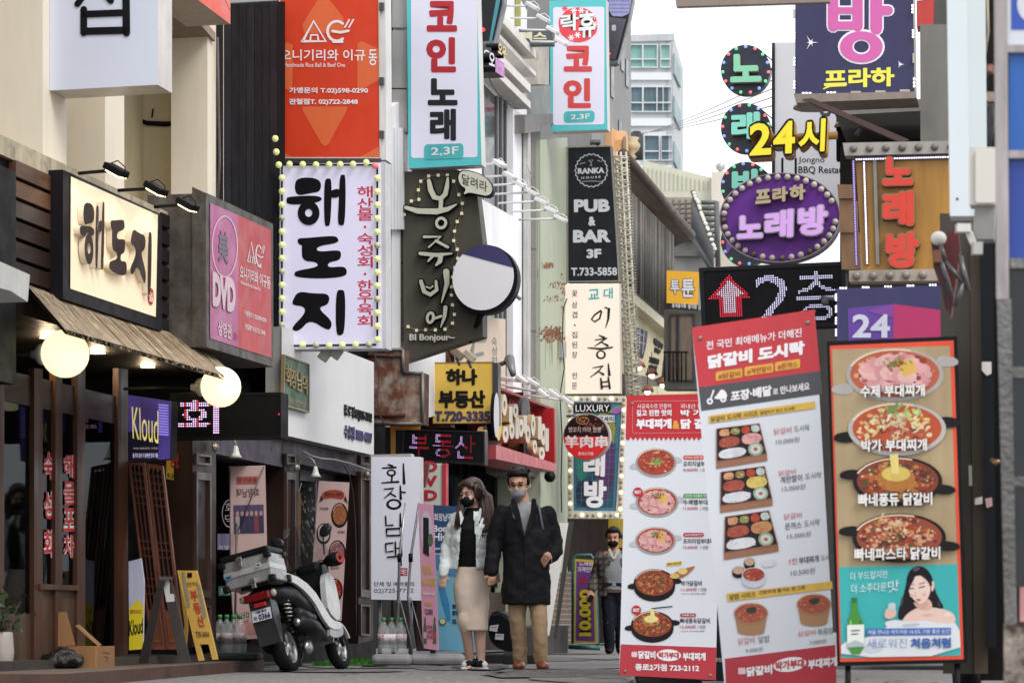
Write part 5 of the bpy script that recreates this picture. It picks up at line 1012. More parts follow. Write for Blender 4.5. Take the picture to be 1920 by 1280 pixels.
m = MB(); m.slab(pl, [(1488, 176), (1716, 172), (1719, 184), (1493, 193)], M('#8d7f76', .5, .15), .04, .35); m.build('sill', t)
le = M('#e3e4ff', .3, .02, em=2.2); lg = M('#b9b0a4', .5)
for i, (x0, y0, x1, y1, on) in enumerate([(1487, 60, 1491, 75, 1), (1487, 106, 1491, 125, 1), (1487, 150, 1491, 168, 1), (1487, 18, 1491, 34, 0), (1709, 8, 1713, 26, 1), (1710, 55, 1714, 72, 1), (1711, 100, 1715, 118, 0), (1712, 145, 1716, 165, 1), (1503, 173, 1522, 177, 1), (1549, 172, 1568, 176, 1), (1595, 171, 1614, 175, 0), (1641, 170, 1660, 174, 0), (1687, 168, 1706, 172, 0)]):
    m = MB(); m.slab(pl, rc(x0, y0, x1, y1), lg, .03, .015)
    if on:
        for k in range(3): m.slab(pl, ell(x0 + (x1 - x0) * ((k + .5) / 3 if x1 - x0 > 8 else .5), y0 + (y1 - y0) * ((k + .5) / 3 if x1 - x0 < 8 else .5), 2, 2, 8), le, .034)
    m.build('led_module', t)
m = MB(); m.slab(pl, [(1505, 186), (1522, 184), (1705, 262), (1690, 268)], M('#4a322c', .5, .15), .05, .06); m.build('brace', t)
for x, y, rx, lab in ((1527, 199, 40, 'tan disc lamp shade directly under the navy sign'), (1600, 233, 36, 'tan disc lamp shade deeper under the balcony')):
    c = P(x, y + 4, 21.5); r_ = rx * 21.5 / F; t = thing('shade_lamp', lab, 'lamp', c, 'tan disc lamp shades'); MB().lathe(c, [(r_, 0), (r_ * .96, .02), (r_ * .6, .07), (r_ * .2, .11), (.02, .14)], M('#b89a6e', .45, .1), 28).build('lamp_shade', t); MB().tube([c + Vector((0, 0, .13)), c + Vector((0, 0, .35))], .01, INK).build('cable', t)
m = MB(); pl2 = SP(1718, 20, 20); m.slab(pl2, [(1718, -60), (1752, -60), (1748, 46), (1719, 50)], M('#c23a32', .4, .08), 0, .2); m.slab(pl2, [(1718, -2), (1745, -6), (1745, -2), (1718, 3)], M('#d9d2cc'), .004); m.build('red_sign', None, 'red sign corner at the top edge right of the navy sign', 'sign')
m = MB(); pl2 = SP(1258, 5, 12.5); m.slab(pl2, [(1256, -80), (1556, -90), (1556, 4), (1268, 13)], M('#8a7d73', .5, .12), 0, .04); m.build('overhead_sign', None, 'grey brown bottom edge of an overhead sign box cut by the top of the photo', 'sign')
# yellow numerals
pl = SP(1400, 260, 15.6); q = [(1402, 228), (1552, 217), (1549, 288), (1402, 297)]
t = thing('numeral_sign', 'chunky yellow and black raised numerals and one letter over the purple oval', 'sign', pl.pt(1475, 297)); yb = M('#e6d21e', .4, .04, em=.12); sdm = M('#b07f1e', .45, .15)
for s_, s0, s1 in (('2', 0, .32), ('4', .3, .62), ('시', .62, 1.0)):
    qq = inq(q, s0, 0, s1, 1); m = MB(); m.text(pl, s_, qq, INK, .0, .085, .16, sdm); m.build('block_letter', t)
    q2 = inq(q, s0 + .022, .065, s1 - .022, .935); MB().text(pl, s_, q2, yb, .008, .03).build('letter_face', t)
m = MB(); m.tube([pl.pt(1410, 262, -.15), pl.pt(1570, 254, -.15)], .025, M('#8c6a25')); m.build('bracket', t)
# purple oval
pl = SP(1350, 408, 16.4); c0 = (1462, 408); t = thing('oval_sign', 'purple oval karaoke sign with lilac raised letters and a rim of round bulbs', 'sign', pl.pt(1462, 492))
el = lambda k, n=48, a0=0: ell(*c0, 113 * k, 83 * k, n, rot=-3)
m = MB(); m.slab(pl, el(1, 60), M('#612688', .5, .1, 2, spec=.3), 0, .16, M('#7b7076', .4)); m.build('panel', t)
m = MB(); m.ring(pl, el(1.012, 60), el(.99, 60), M('#8d8288', .35, met=.4), .012, .02); m.build('rim', t)
bw_, bd_ = M('#b9b1a6', .35, .12), M('#5a4a3e', .5, .3)
for i, p in enumerate(ell(*c0, 105, 76, 36, rot=-3)):
    if i in (0, 35): continue
    c = pl.pt(*p, .01); MB().ball(c, .021, bd_ if i in (9, 12, 18, 6) else bw_, 12).build('bulb', t)
lf = M('#c79ad8', .4, .05, em=.22); ls = M('#8b8590', .4, .1)
q = [(1380, 402), (1554, 384), (1552, 442), (1380, 450)]
m = MB(); cr_ = M('#b8a888', .4, .08)
for s_, s0, s1, t0, t1 in (('노', .0, .30, .05, 1.0), ('래', .30, .63, -.02, 1.02), ('방', .66, 1.0, -.05, 1.0)):
    m.text(pl, s_, inq(q, s0, t0, s1, t1), M('#a9a2ad', .4), .06, .085, .06, ls); m.text(pl, s_, inq(q, s0 + .012, t0 + .04, s1 - .012, t1 - .04), lf, .064, .05)
q2 = [(1416, 357), (1510, 344), (1510, 374), (1416, 383)]
m.build('raised_lettering', t); m = MB()
for s_, s0, s1 in (('프', 0, .31), ('라', .34, .65), ('하', .68, 1.0)): m.text(pl, s_, inq(q2, s0, 0, s1, 1), cr_, .05, .06, .05, M('#7d6d58'))
m.build('raised_lettering', t)
# orange board with red letters
pl = SP(1603, 400, 15.2); q = [(1603, 286), (1790, 280), (1790, 522), (1618, 526)]; t = thing('orange_sign', 'mustard wooden board with three red raised letters between bulb studded rails', 'sign', pl.pt(1690, 526))
m = MB(); m.slab(pl, q, M('#a8782c', .45, .18, 1.6, st=(3, 3, .5)), 0, .22, M('#6d4a20')); m.build('board', t)
m = MB(); m.slab(pl, [(1580, 268), (1790, 264), (1790, 287), (1584, 292)], M('#a29c96', .5, .15, 4), .05, .12); m.build('rail', t); m = MB(); m.slab(pl, [(1592, 507), (1760, 504), (1760, 526), (1592, 528)], M('#a89a8c', .5, .25, 4), .05, .12); m.build('rail', t)
bb = M('#7a706a', .3, .2)
for i in range(7): MB().ball(pl.pt(1600 + i * 30.5, 279 - i * .6, .05), .024, bb, 12).build('bulb', t)
for i in range(5): MB().ball(pl.pt(1606 + i * 31, 517 - i * .5, .06), .026, M('#8d837c', .3, .2), 12).build('bulb', t)
for x0, y0, x1, y1, c_, e_ in ((1600, 300, 1606, 498, '#a68ad8', .8), (1620, 302, 1626, 496, '#f0eaf4', 1.4), (1640, 300, 1646, 496, '#a7a19b', 0)):
    m = MB(); m.slab(pl, [(x0 - 3, y0), (x0 + 3, y0), (x1 + 3, y1), (x1 - 3, y1)], M('#4a3c52', .5) if e_ else M('#8d8a84', .5), .02, .02)
    if e_:
        for k in range(44): m.slab(pl, ell(x0 + (x1 - x0) * k / 44, y0 + 3 + (y1 - y0 - 6) * k / 43, 1.7, 1.7, 6), M(c_, .3, .01, em=e_), .024)
    m.build('light_strip', t)
m = MB(); m.slab(pl, [(1603, 293), (1790, 288), (1790, 297), (1603, 302)], M('#3a2f58', .5), .02, .02)
for k in range(40): m.slab(pl, ell(1606 + k * 4.5, 299 - k * .12, 1.7, 1.7, 6), M('#f0eaf4', .3, .01, em=1.4), .024)
m.build('light_strip', t)
m = MB(); rl = M('#cf3a26', .4, .06, em=.06); rs = M('#8e7a5a', .4, .15)
for s_, b in (('노', (1653, 293, 1714, 350)), ('래', (1653, 357, 1715, 426)), ('방', (1659, 434, 1725, 505))): m.text(pl, s_, rc(*b, -.02), rs, .05, .095, .05, M('#6a4a28')); m.text(pl, s_, inq(rc(*b, -.02), .03, .03, .97, .97), rl, .054, .06)
m.build('raised_lettering', t)
m = MB(); bz = M('#8b6a4c', .35, .2, met=.3); a = SP(1573, 420, 15.8)
for y0, y1, x0, x1 in ((346, 372, 1570, 1600), (372, 430, 1573, 1604), (430, 436, 1573, 1604), (436, 505, 1576, 1612)): m.slab(a, [(x0, y0), (x1, y0), (x1 + 2, y1), (x0 + 2, y1)], bz, 0 if y1 - y0 > 30 else .03, .15)
m.build('bracket', t)
# dotted board with the arrow
pl = SP(1312, 560, 16.0); q = [(1310, 502), (1584, 490), (1590, 610), (1316, 618)]
t, fm = cabinet('led_sign', 'large black dotted board with a red arrow and white dotted figure under the purple oval', 'sign', pl, q, .16, M('#0e0e11', .6), M('#151518', .6), rim=M('#1d1e22', .6), rimw=(.03, .06))
iq = inq(q, .055, .13, .97, .97); wl = M('#cfcdf4', .3, .01, em=1.0); rl2 = M('#e0203a', .3, .01, em=.8)
ar = [(.005, .45), (.16, .0), (.32, .45), (.245, .47), (.245, .8), (.08, .8), (.08, .47)]; ar2 = [(.06, .38), (.16, .1), (.27, .38), (.21, .42), (.21, .74), (.115, .74), (.115, .42)]
dots(fm, pl, iq, 26, 64, [('poly', ar, rl2), ('poly', ar2, M('#e6c6da', .3, .01, em=.9)), ('2', (.35, .04, .62, .92), wl, .0), ('층', (.65, .0, .97, .92), wl, .0)], .012, .31, M('#08080b', .5))
fm.build('face', t)
m = MB(); m.tube([pl.pt(1540, 558, .05), pl.pt(1562, 560, .1)], .012, M('#55565a')); m.ball(pl.pt(1547, 566, .08), .025, M('#4a4b50', .3), 10); m.build('switch', t)
# purple 24 sign
pl = SP(1567, 600, 14.6); q = [(1568, 541), (1778, 534), (1782, 700), (1570, 705)]
t, fm = cabinet('purple_sign', 'navy sign with purple and magenta block and white numeral, above the framed menu stand', 'sign', pl, q, .2, M('#2c2a58', .4, .08, em=.06), M('#2f2d4a', .5))
fm.slab(pl, [(1590, 578), (1675, 570), (1675, 680), (1592, 682)], M('#5a3490', .4, .05, em=.06), .007); fm.slab(pl, [(1625, 583), (1675, 570), (1675, 596)], M('#7a3a96', .4, em=.06), .010); fm.slab(pl, [(1675, 570), (1763, 581), (1765, 680), (1675, 680)], M('#a8225c', .4, .05, em=.06), .008); fm.text(pl, '24', rc(1598, 589, 1669, 633), M('#c9cadb', .4), .013, .03); fm.build('face', t)
m = MB(); pts = [pl.pt(1568 + i * 20, 540 - i * .7, .02) for i in range(11)]
for i in range(5):
    for k in range(3): m.slab(pl, ell(1576 + i * 42 + k * 5, 540 - i * 1.5, 1.8, 1.8, 8), le, .02)
for i in range(4):
    for k in range(3): m.slab(pl, ell(1567.5, 552 + i * 22 + k * 5, 1.8, 1.8, 8), le, .02)
m.build('light_strip', t)
# near right: white pillar sign, folded awning, electrical box, doors, timber frames
c = P(1812, 405, 10.0); t = thing('pillar_sign', 'tall white metal box pillar at the right, ending above the folded red awning', 'sign', c); pl = SP(1778, 200, 10.0)
m = MB(); m.slab(pl, [(1774, -100), (1812, -100), (1818, 405), (1781, 405)], M('#d0d9dc', .35, .03), 0, .12); m.build('front', t)
m = MB(); m.slab(pl, [(1811, -100), (1846, -100), (1850, 405), (1816, 405)], M('#c8d2d4', .35, .03), -.02, .1); m.build('side_panel', t)
m = MB(); m.slab(pl, ell(1795, 373, 2.5), INK, .002); m.build('bolt', t)
t = thing('electrical_box', 'cream plastic electrical boxes fixed under the white pillar', 'electrical box', P(1842, 450, 9.2)); pl = SP(1842, 330, 9.2)
m = MB(); m.slab(pl, rrect(1817, 276, 1869, 384, 5), M('#c6c2b8', .4, .05), 0, .1); m.build('cabinet', t); m = MB(); m.slab(pl, rrect(1829, 280, 1866, 380, 4), M('#d2cec4', .4, .04), .012, .012); m.build('lid', t)
m = MB(); m.slab(pl, [(1828, 384), (1866, 384), (1864, 448), (1832, 448), (1824, 430)], M('#8f8d88', .5, .1), -.02, .1); m.build('cabinet', t)
m = MB(); cc = M('#d8d6d0', .4)
for o in (0, 5, 10): m.tube([pl.pt(x, y, .03) for x, y in ((1800 + o, 425), (1812 + o, 436), (1818 + o, 452), (1828, 470 - o))], .004, cc, 5)
m.box(pl.pt(1806, 428, .03), (.05, .04, .03), cc); m.box(pl.pt(1832, 466, .03), (.035, .04, .045), M('#a8a6a2')); m.build('cable', t)
t = thing('folded_awning', 'folded dark red awning with steel arms and a white end cap under the white pillar', 'awning', P(1775, 595, 10.4)); pl = SP(1775, 500, 10.4)
m = MB(); m.slab(pl, [(1762, 444), (1796, 424), (1800, 470), (1783, 592), (1772, 575), (1757, 500)], M('#5a1416', .55, .2, 3), 0, .12); m.slab(pl, [(1746, 450), (1760, 440), (1772, 520), (1782, 596), (1766, 545), (1750, 500)], M('#3a0f12', .5, .2), .05, .1); m.build('fabric', t)
m = MB(); m.ball(pl.pt(1760, 447, .08), .033, M('#d5d2cc', .4), 14, (1, 1, .9)); m.build('end_cap', t)
m = MB(); ag = M('#5c5a5a', .3, .15, met=.6)
for a, b in (((1764, 460), (1772, 490)), ((1772, 490), (1806, 530)), ((1806, 530), (1790, 575)), ((1760, 470), (1785, 560)), ((1800, 480), (1815, 545))): m.tube([pl.pt(*a, .1), pl.pt(*b, .1)], .011, ag, 6)
m.box(pl.pt(1757, 481, .1), (.03, .03, .05), M('#7a4a34')); m.build('arm', t)
B9 = thing('near_shopfront', 'dark brown folding shop doors and timber framed shop windows along the right edge', 'shopfront', P(1830, 1235, 11.6)); pl = SP(1770, 800, 11.8)
flat(B9, 'door_panel', M('#3a3226', .5, .12, 1), [[(1762, 400), (1818, 400), (1826, 1262), (1768, 1262)]], pl, 0, .06); flat(B9, 'door_panel', M('#4a3a26', .5, .12, 1), [[(1818, 400), (1846, 400), (1852, 1262), (1827, 1262)]], pl, .02, .06)
flat(B9, 'door_frame', M('#15181e', .45, .15), [[(1836, 430), (1862, 430), (1868, 1215), (1851, 1215)]], pl, .1, .1); flat(B9, 'wall', M('#141110', .7), [[(1838, -150), (1990, -150), (1990, 1275), (1838, 1275)]], pl, -.1, .3)
m = MB()
for pg, c_ in (([(1841, 678), (1859, 678), (1859, 700), (1850, 704), (1841, 694)], '#cfc7c4'), ([(1828, 934), (1842, 930), (1842, 944), (1828, 946)], '#b9b5ae'), ([(1847, 934), (1860, 932), (1861, 948), (1850, 952)], '#b98f92'), ([(1816, 872), (1822, 872), (1823, 910), (1817, 910)], '#8d8a84')): m = MB(); m.slab(pl, pg, M(c_, .5), .115); m.build('sticker', B9)
m = MB(); m.tube([P(1860, 862, 11.3), P(1868, 868, 11.2), P(1872, 862, 11.2)], .012, M('#8a6a4a', .3, met=.5)); m.build('handle', B9)
m = MB(); m.box(P(1852, 130, 10.2), (.03, .05, .03), rust); 
for y0, y1 in ((122, 137), (172, 190)): m.slab(SP(1845, 150, 10.3), rc(1844, y0, 1864, y1), rust, 0, .05)
for i in range(4): m.tube([P(1846 + i * 4, 190 + i, 10.4), P(1850 + i * 4, 230, 10.3), P(1846 + i * 3, 282, 10.2)], .008, M('#2a2a2c'), 6)
m.tube([P(1851, -20, 10.3), P(1853, 60, 10.3), P(1848, 100, 10.3)], .005, M('#a59a80'), 5); m.build('cable', B9)
pl = SP(1860, 400, 8.0); wd_ = M('#9c9594', .6, .25, 5, st=(2, 2, .25), kind='two', h2='#b9b1b0', lo=.4, hi=.7); wr = M('#6d6c6a', .12, .25, 6, met=.3, bump=.5)
flat(B9, 'timber_post', wd_, [[(1863, -100), (1888, -100), (1892, 560), (1868, 560)]], pl, 0, .06); flat(B9, 'wrapped_post', wr, [[(1869, 560), (1896, 560), (1906, 1170), (1884, 1170)]], pl, .005, .07)
flat(B9, 'timber_rail', wd_, [rc(1888, 84, 1990, 98), rc(1888, 282, 1990, 296)], pl, -.01, .05); flat(B9, 'wrapped_rail', wr, [rc(1894, 484, 1990, 503), rc(1896, 688, 1990, 708), rc(1898, 893, 1990, 912)], pl, -.008, .05)
flat(B9, 'blue_panel', M('#1f5fb0', .4, .1), [rc(1892, 98, 1990, 282)], pl, -.03, .02); flat(B9, 'blue_panel', M('#22429a', .4, .1), [rc(1892, 296, 1990, 484)], pl, -.03, .02); flat(B9, 'window_pane', M('#10191f', .1, .1), [rc(1894, 503, 1990, 1100)], pl, -.03, .02)
m = MB(); m.slab(pl, rc(1888, -100, 1990, 84), M('#d5d9e2', .4), -.03, .02); m.slab(pl, rc(1896, -100, 1990, 56), M('#2a55b4', .4), -.028); m.slab(pl, ell(1934, 8, 27, 34), M('#d5d9e2', .4), -.026); m.build('poster', B9)
flat(B9, 'wall_base', M('#8d847a', .6, .4, 6, kind='two', h2='#4d3a32', lo=.45, hi=.55, bump=.4), [rc(1882, 1168, 1990, 1330)], pl, -.02, .1); flat(B9, 'notice', M('#b98480', .5, .3, 6), [rc(1912, 1100, 1990, 1165)], pl, -.01, .01)
c = P(1813, 1200, 12.4)
t = thing('waste_bin', 'black bin with an orange red lid behind the framed menu stand', 'bin', Vector((c.x, c.y, 0))); MB().lathe(Vector((c.x, c.y, 0)), [(.065, 0), (.08, c.z - .03)], M('#1d1b1c', .5), 20).build('bin_body', t); MB().lathe(Vector((c.x, c.y, c.z - .03)), [(.088, 0), (.088, .03), (.07, .055), (.03, .065)], M('#b4442c', .4, .08), 20).build('lid', t); MB().box(Vector((c.x + .088, c.y - .03, c.z)), (.06, .05, .03), M('#b4442c', .4, .08)).build('lid_handle', t)
# ------------------------------------------------------------------ printed food pictures
def food(fm, pl, c, rx, ry, seed, rim, soup, tops, off, handles=None, n=70, green=True, clip=None, mp=None, deep=0):
    r2 = random.Random(seed); f = mp or (lambda p: p); cx, cy = c
    S = lambda poly, mt, o: fm.slab(pl, [f(p) for p in poly], mt, o)
    if handles:
        for sx, dy in ((-1, handles[1]), (1, -handles[1])): S(smooth([(cx + sx * rx * .85, cy + dy - ry * .22), (cx + sx * rx * 1.28, cy + dy - ry * .12), (cx + sx * rx * 1.3, cy + dy + ry * .2), (cx + sx * rx * .85, cy + dy + ry * .25)], 2), handles[0], off)
    if deep: S([(cx - rx, cy)] + [(cx + rx * math.cos(R(a)), cy + deep + ry * math.sin(R(a))) for a in range(180, -1, -15)] + [(cx + rx, cy)], rim, off + .0004)
    S(ell(cx, cy, rx, ry, 40), rim, off + .0008); S(ell(cx, cy - ry * .03, rx * .91, ry * .88, 40), soup, off + .0016)
    for i in range(int(n * 1.7)):
        a, r_ = r2.uniform(0, 6.28), math.sqrt(r2.random()) * .8; x, y = cx + rx * r_ * math.cos(a), cy - ry * .03 + ry * .95 * r_ * math.sin(a); s_ = r2.uniform(.035, .10) * rx
        S([(x + s_ * r2.uniform(.6, 1.2) * math.cos(k * .9), y + s_ * .65 * r2.uniform(.6, 1.2) * math.sin(k * .9)) for k in range(7)], r2.choice(tops), off + .002 + i * .00001)
        if i % 3 == 0: S([(x + s_ * .3 * math.cos(k * 1.3) - s_ * .2, y + s_ * .2 * math.sin(k * 1.3) - s_ * .2) for k in range(5)], hl_ if i % 2 else dkc, off + .0021 + i * .000015)
    S([(cx + rx * .97 * math.cos(R(a)), cy + ry * .96 * math.sin(R(a))) for a in range(200, 300, 10)] + [(cx + rx * .93 * math.cos(R(a)), cy + ry * .91 * math.sin(R(a))) for a in range(290, 195, -10)], hl_, off + .0013)
def ham(fm, pl, c, rx, ry, off, seed, mp=None):
    f = mp or (lambda p: p); r2 = random.Random(seed); hm = [M('#d9a0a0', .5, .1, 9), M('#cf9296', .5, .1, 9), M('#e0b0aa', .5, .1, 9)]
    for i in range(16): a = i / 16 * 6.283; fm.slab(pl, [f(p) for p in ell(c[0] + rx * .6 * math.cos(a), c[1] + ry * .58 * math.sin(a), rx * .24, ry * .22, 16, rot=r2.uniform(-30, 30))], hm[i % 3], off + i * .00002)
    for i in range(5): fm.slab(pl, [f(p) for p in ell(c[0] + rx * (-.25 + .13 * i), c[1] + ry * (-.05 + .04 * i), rx * .22, ry * .3, 18)], hm[(i + 1) % 3], off + .0005 + i * .00003)
    fm.slab(pl, [f((c[0] + rx * x, c[1] + ry * y)) for x, y in ((-.02, -.5), (.4, -.6), (.5, -.1), (.2, .15))], M('#d9ab52', .5, .08), off + .0008)
    for i in range(30): a = r2.uniform(0, 6.28); fm.slab(pl, [f(p) for p in ell(c[0] + rx * r2.gauss(0, .14), c[1] - ry * .45 + ry * r2.gauss(0, .12), rx * .06, ry * .045, 6, rot=r2.uniform(0, 90))], M(r2.choice(['#5c7a34', '#7c9a4a', '#a02a20']), .5), off + .001 + i * .00001)
hl_ = M('#e6cfae', .4, .05); dkc = M('#5a2015', .4, .1)
stew = [M(c, .45, .2, 20) for c in ('#a84a2a', '#962c1c', '#c97a4a', '#d9a870', '#74201a', '#b9653c')]; galbi = [M(c, .4, .2, 20) for c in ('#983c1c', '#b9582a', '#6e2212', '#b5702e', '#c98a3e', '#5c1a10', '#4a5a22', '#a83018')]
pot = M('#9b9a98', .3, .1, met=.2); panm = M('#231f20', .4, .15); soup_ = M('#a8341e', .4, .15, 5)
BW = M('#d6d9e0', .45, .02); BR = M('#bb1624', .4, .04); bk = M('#27262a', .5); wt = M('#eae6ea', .45, .02); br_ = M('#b03340', .5)
def xbanner(name, label, Y, px, py0, yaw, quad, group):
    pl = SP(px, py0, Y, yaw); t = thing(name, label, 'banner', Vector((pl.pt((quad[2][0] + quad[3][0]) / 2, 1165).x, Y + .1, 0)), group)
    # gently curling vinyl with thickness
    m = MB(); n = 24; rows = []
    for i in range(n + 1): rows.append([pl.pt(*bil(quad, 0, i / n)), pl.pt(*bil(quad, 1, i / n))])
    bkm = M('#c9c8c6', .5)
    A = [pl.pt(*p) for p in quad]; B = [a - pl.n * .004 for a in A]; m.add(A, [[0, 1, 2, 3]], BW); m.add(A + B, [[0, 1, 5, 4], [1, 2, 6, 5], [2, 3, 7, 6], [3, 0, 4, 7], [4, 5, 6, 7]], bkm)
    cc = sum(A, Vector()) / 4; s = MB(); sm = M('#3a3a3d', .4, met=.4); bz = Vector((cc.x, Y + .22, .06))
    for a in A: s.tube([a - pl.n * .012, cc - pl.n * .10], .007, sm, 6)
    s.tube([cc - pl.n * .1, Vector((cc.x, Y + .3, 0.03))], .01, sm, 6); s.build('stand', t)
    m2 = MB(); m2.box((cc.x, Y + .2, .05), (.42, .34, .09), M('#2f2f31', .6, .15), None, .03); m2.build('base', t)
    for a, d in zip(A, ((.06, .03), (.94, .03), (.94, .985), (.06, .985))):
        c = pl.pt(*bil(quad, *d), .003); MB().lathe(c, [(.004, 0), (.011, 0), (.011, .003), (.005, .004)], M('#8d8478', .35, met=.7), 10, pl.n).build('eyelet', t)
    return t, m, pl
# first menu banner
q = [(1175, 741), (1352, 737), (1342, 1274), (1161, 1265)]
t, fm, pl = xbanner('menu_banner', 'white and red menu banner with five stew pans, left one behind the tilted banner', 15.8, 1258, 1000, 8, q, 'standing food menu banners')
e1 = lambda y: 1175 - (y - 741) * .0267; o = .002
fm.slab(pl, [(1175, 741), (1352, 737), (1350.5, 822)] + [(1350 - i * 4.4, 826 if i % 2 else 819) for i in range(1, 40)] + [(1172.8, 822)], BR, o)
ln = rrect(1186, 752, 1348, 812, 4, -.01)
for i in range(len(ln)): fm.stroke(pl, [ln[i], ln[(i + 1) % len(ln)]], .9, M('#d98a90'), o + .002 + i * 1e-6, cap=False)
for s_, b, bo, c_ in (('사골육수로 만들어', (1195, 757, 1258, 766), 0, wt), ('깊고 진한 맛의', (1193, 768, 1259, 780), .04, wt), ('부대찌개', (1193, 785, 1259, 804), .06, wt), ('&', (1261, 788, 1274, 804), .05, M('#e8a83a')), ('국내산 닭고기', (1276, 757, 1335, 766), 0, wt), ('박 가 네', (1276, 768, 1340, 780), .04, wt), ('닭 갈 비', (1276, 785, 1346, 804), .06, wt)): fm.text(pl, s_, rc(*b, -.01), c_, o + .003, bo)
gy = M('#7d7d82', .5)
def badge(x, y): fm.slab(pl, ell(x, y, 9, 9), BR, .0062); fm.text(pl, 'BEST', rc(x - 6, y - 3, x + 6, y + 3), wt, .007, .03)
for i, (c, rx, ry, nm, pr, tg, ty) in enumerate((((1230, 867), 38, 27, '오리지널부대찌개', '9,000원', '#cc4a3a', 853), ((1232, 941), 40, 28, '수제햄부대찌개', '11,000원', '#3f9a4c', 925), ((1229, 1013), 38, 26, '프리미엄부대찌개', '12,000원', '#b02038', 998))):
    food(fm, pl, c, rx, ry, 20 + i, pot, soup_, stew, .003, (M('#b9bcc0', .4), 6), 50)
    if i: ham(fm, pl, c, rx, ry, .0055, i)
    else: fm.slab(pl, smooth([(c[0] - 12, c[1] - 8), (c[0] + 8, c[1] - 10), (c[0] + 14, c[1] + 2), (c[0] - 6, c[1] + 6)], 2), M('#7d9a4c', .5, .3, 20), .0056)
    fm.slab(pl, rrect(1281, ty, 1320 + 10 * (i == 1), ty + 8, 4), M(tg, .5), .003); fm.text(pl, ('진하고 깊은 맛', '건강한 수제햄의 가득', '압도적 비주얼 풍성한 맛')[i], rc(1284, ty + 2, 1317 + 10 * (i == 1), ty + 6), wt, .004, .01)
    fm.text(pl, nm, rc(1281, ty + 11, 1346, ty + 21), bk, .003, .015); fm.text(pl, pr, rc(1281, ty + 24, 1308, ty + 31), br_, .003, .01); fm.text(pl, '/ 1인분', rc(1312, ty + 24, 1328, ty + 31), gy, .003)
for i, (c, rx, ry, nm, pr, x0, ty) in enumerate((((1227, 1093), 39, 27, '박가닭갈비', '11,500원', 1277, 1088), ((1223, 1171), 40, 26, '빠네퐁듀닭갈비', '13,500원', 1275, 1158))):
    food(fm, pl, c, rx, ry, 30 + i, panm, M('#8f3a1c', .4), galbi, .003, (panm, 5), 90, deep=7)
    fm.text(pl, nm, rc(x0, ty, x0 + (39 if i == 0 else 56), ty + 10), bk, .003, .015); fm.text(pl, pr, rc(x0, ty + 13, x0 + 29, ty + 20), br_, .003, .01); fm.text(pl, '/ 1인분', rc(x0 + 32, ty + 13, x0 + 48, ty + 20), gy, .003); fm.text(pl, '+ 치즈 추가 / 우동 / 날치알 / 볶음밥', rc(x0, ty + 23, x0 + 46, ty + 26), gy, .003)
wdn = M('#a8683a', .5, .2, 9); fm.slab(pl, smooth([(1255, 1078), (1275, 1068), (1295, 1062), (1305, 1060), (1298, 1068), (1285, 1080), (1265, 1086)], 2), wdn, .0062); fm.slab(pl, ell(1280, 1070, 9, 6), M('#e0c884', .5), .0065); fm.slab(pl, ell(1265, 1079, 9, 5), M('#d9b45a', .5), .0067); fm.slab(pl, rc(1250, 1054, 1278, 1060, -.1), YEL, .006); fm.text(pl, '닭갈비 필수토핑', rc(1251, 1055, 1277, 1059, -.1), bk, .0066)
fm.slab(pl, ell(1221, 1163, 17, 10), M('#b9843a', .5, .2, 9), .0062); fm.slab(pl, ell(1221, 1160, 13, 7), M('#e6d68a', .5), .0065); fm.slab(pl, [(1219, 1160), (1220, 1140), (1226, 1138), (1228, 1160)], M('#e6d68a', .5), .0067); fm.stroke(pl, [(1222, 1140), (1260, 1136)], 2, INK, .007); fm.slab(pl, rrect(1275, 1149, 1305, 1156, 3), br_, .003); fm.text(pl, '치즈를 더한', rc(1278, 1151, 1302, 1154), wt, .004)
badge(1196, 922); badge(1193, 1143)
fm.slab(pl, [(1164, 1207), (1343, 1213), (1342, 1274), (1161, 1265)], M('#b5303c', .4, .04), o)
def pill(x0, y0, x1, y1, k, s_): fm.slab(pl, [(x, y + k * (x - x0)) for x, y in ell((x0 + x1) / 2, (y0 + y1) / 2, (x1 - x0) / 2, (y1 - y0) / 2)], wt, .0045); fm.text(pl, s_, rc(x0 + 4, y0 + 5 + k * 4, x1 - 4, y1 - 5 + k * 4, k), BR, .0055, .04)
fm.text(pl, '닭갈비', rc(1197, 1219, 1229, 1234, .02), wt, .0045, .05); fm.slab(pl, rrect(1184, 1221, 1195, 1231, 2), M('#e3c8ca'), .0045); pill(1231, 1216, 1277, 1238, .02, '박가부대'); fm.text(pl, '부대찌개', rc(1280, 1222, 1323, 1237, .02), wt, .0045, .05); fm.text(pl, '종로2가점 723-2112', rc(1191, 1243, 1311, 1256, .02), wt, .0045, .04)
fm.build('print', t)
# tilted second banner
q = [(1297, 614), (1527, 580), (1570, 1328), (1364, 1345)]
t, fm, pl = xbanner('menu_banner', 'tilted white and red lunch box menu banner in front, with grey band and bento trays', 12.5, 1430, 1000, 6, q, 'standing food menu banners')
K = lambda x0, y0, x1, y1, k=-.14: rc(x0, y0, x1, y1, k); o = .002
fm.slab(pl, [(1297, 614), (1527, 580), (1537.5, 695), (1310, 726)], M('#c0303a', .4, .05, 4), o); fm.slab(pl, [(1310, 726), (1537.5, 695), (1542, 738), (1315, 770)], M('#4a4a4e', .4, .06), o)
fm.text(pl, '전 국민 최애메뉴가 더해진', K(1324, 640, 1503, 656), wt, .004, .015); fm.text(pl, '닭갈비 도시락', K(1327, 666, 1509, 692, -.155), wt, .004, .065)
ys = M('#dca83c', .45)
for s_, a, y, b in (('#닭갈비', 1342, 697, 1392), ('#계란말이', 1396, 688, 1450), ('#돈까스', 1453, 679, 1500)): fm.slab(pl, rrect(a, y, b, y + 17, 3, -.14), ys, .004); fm.text(pl, s_, K(a + 5, y + 3, b - 4, y + 14), M('#a8342e'), .006, .01)
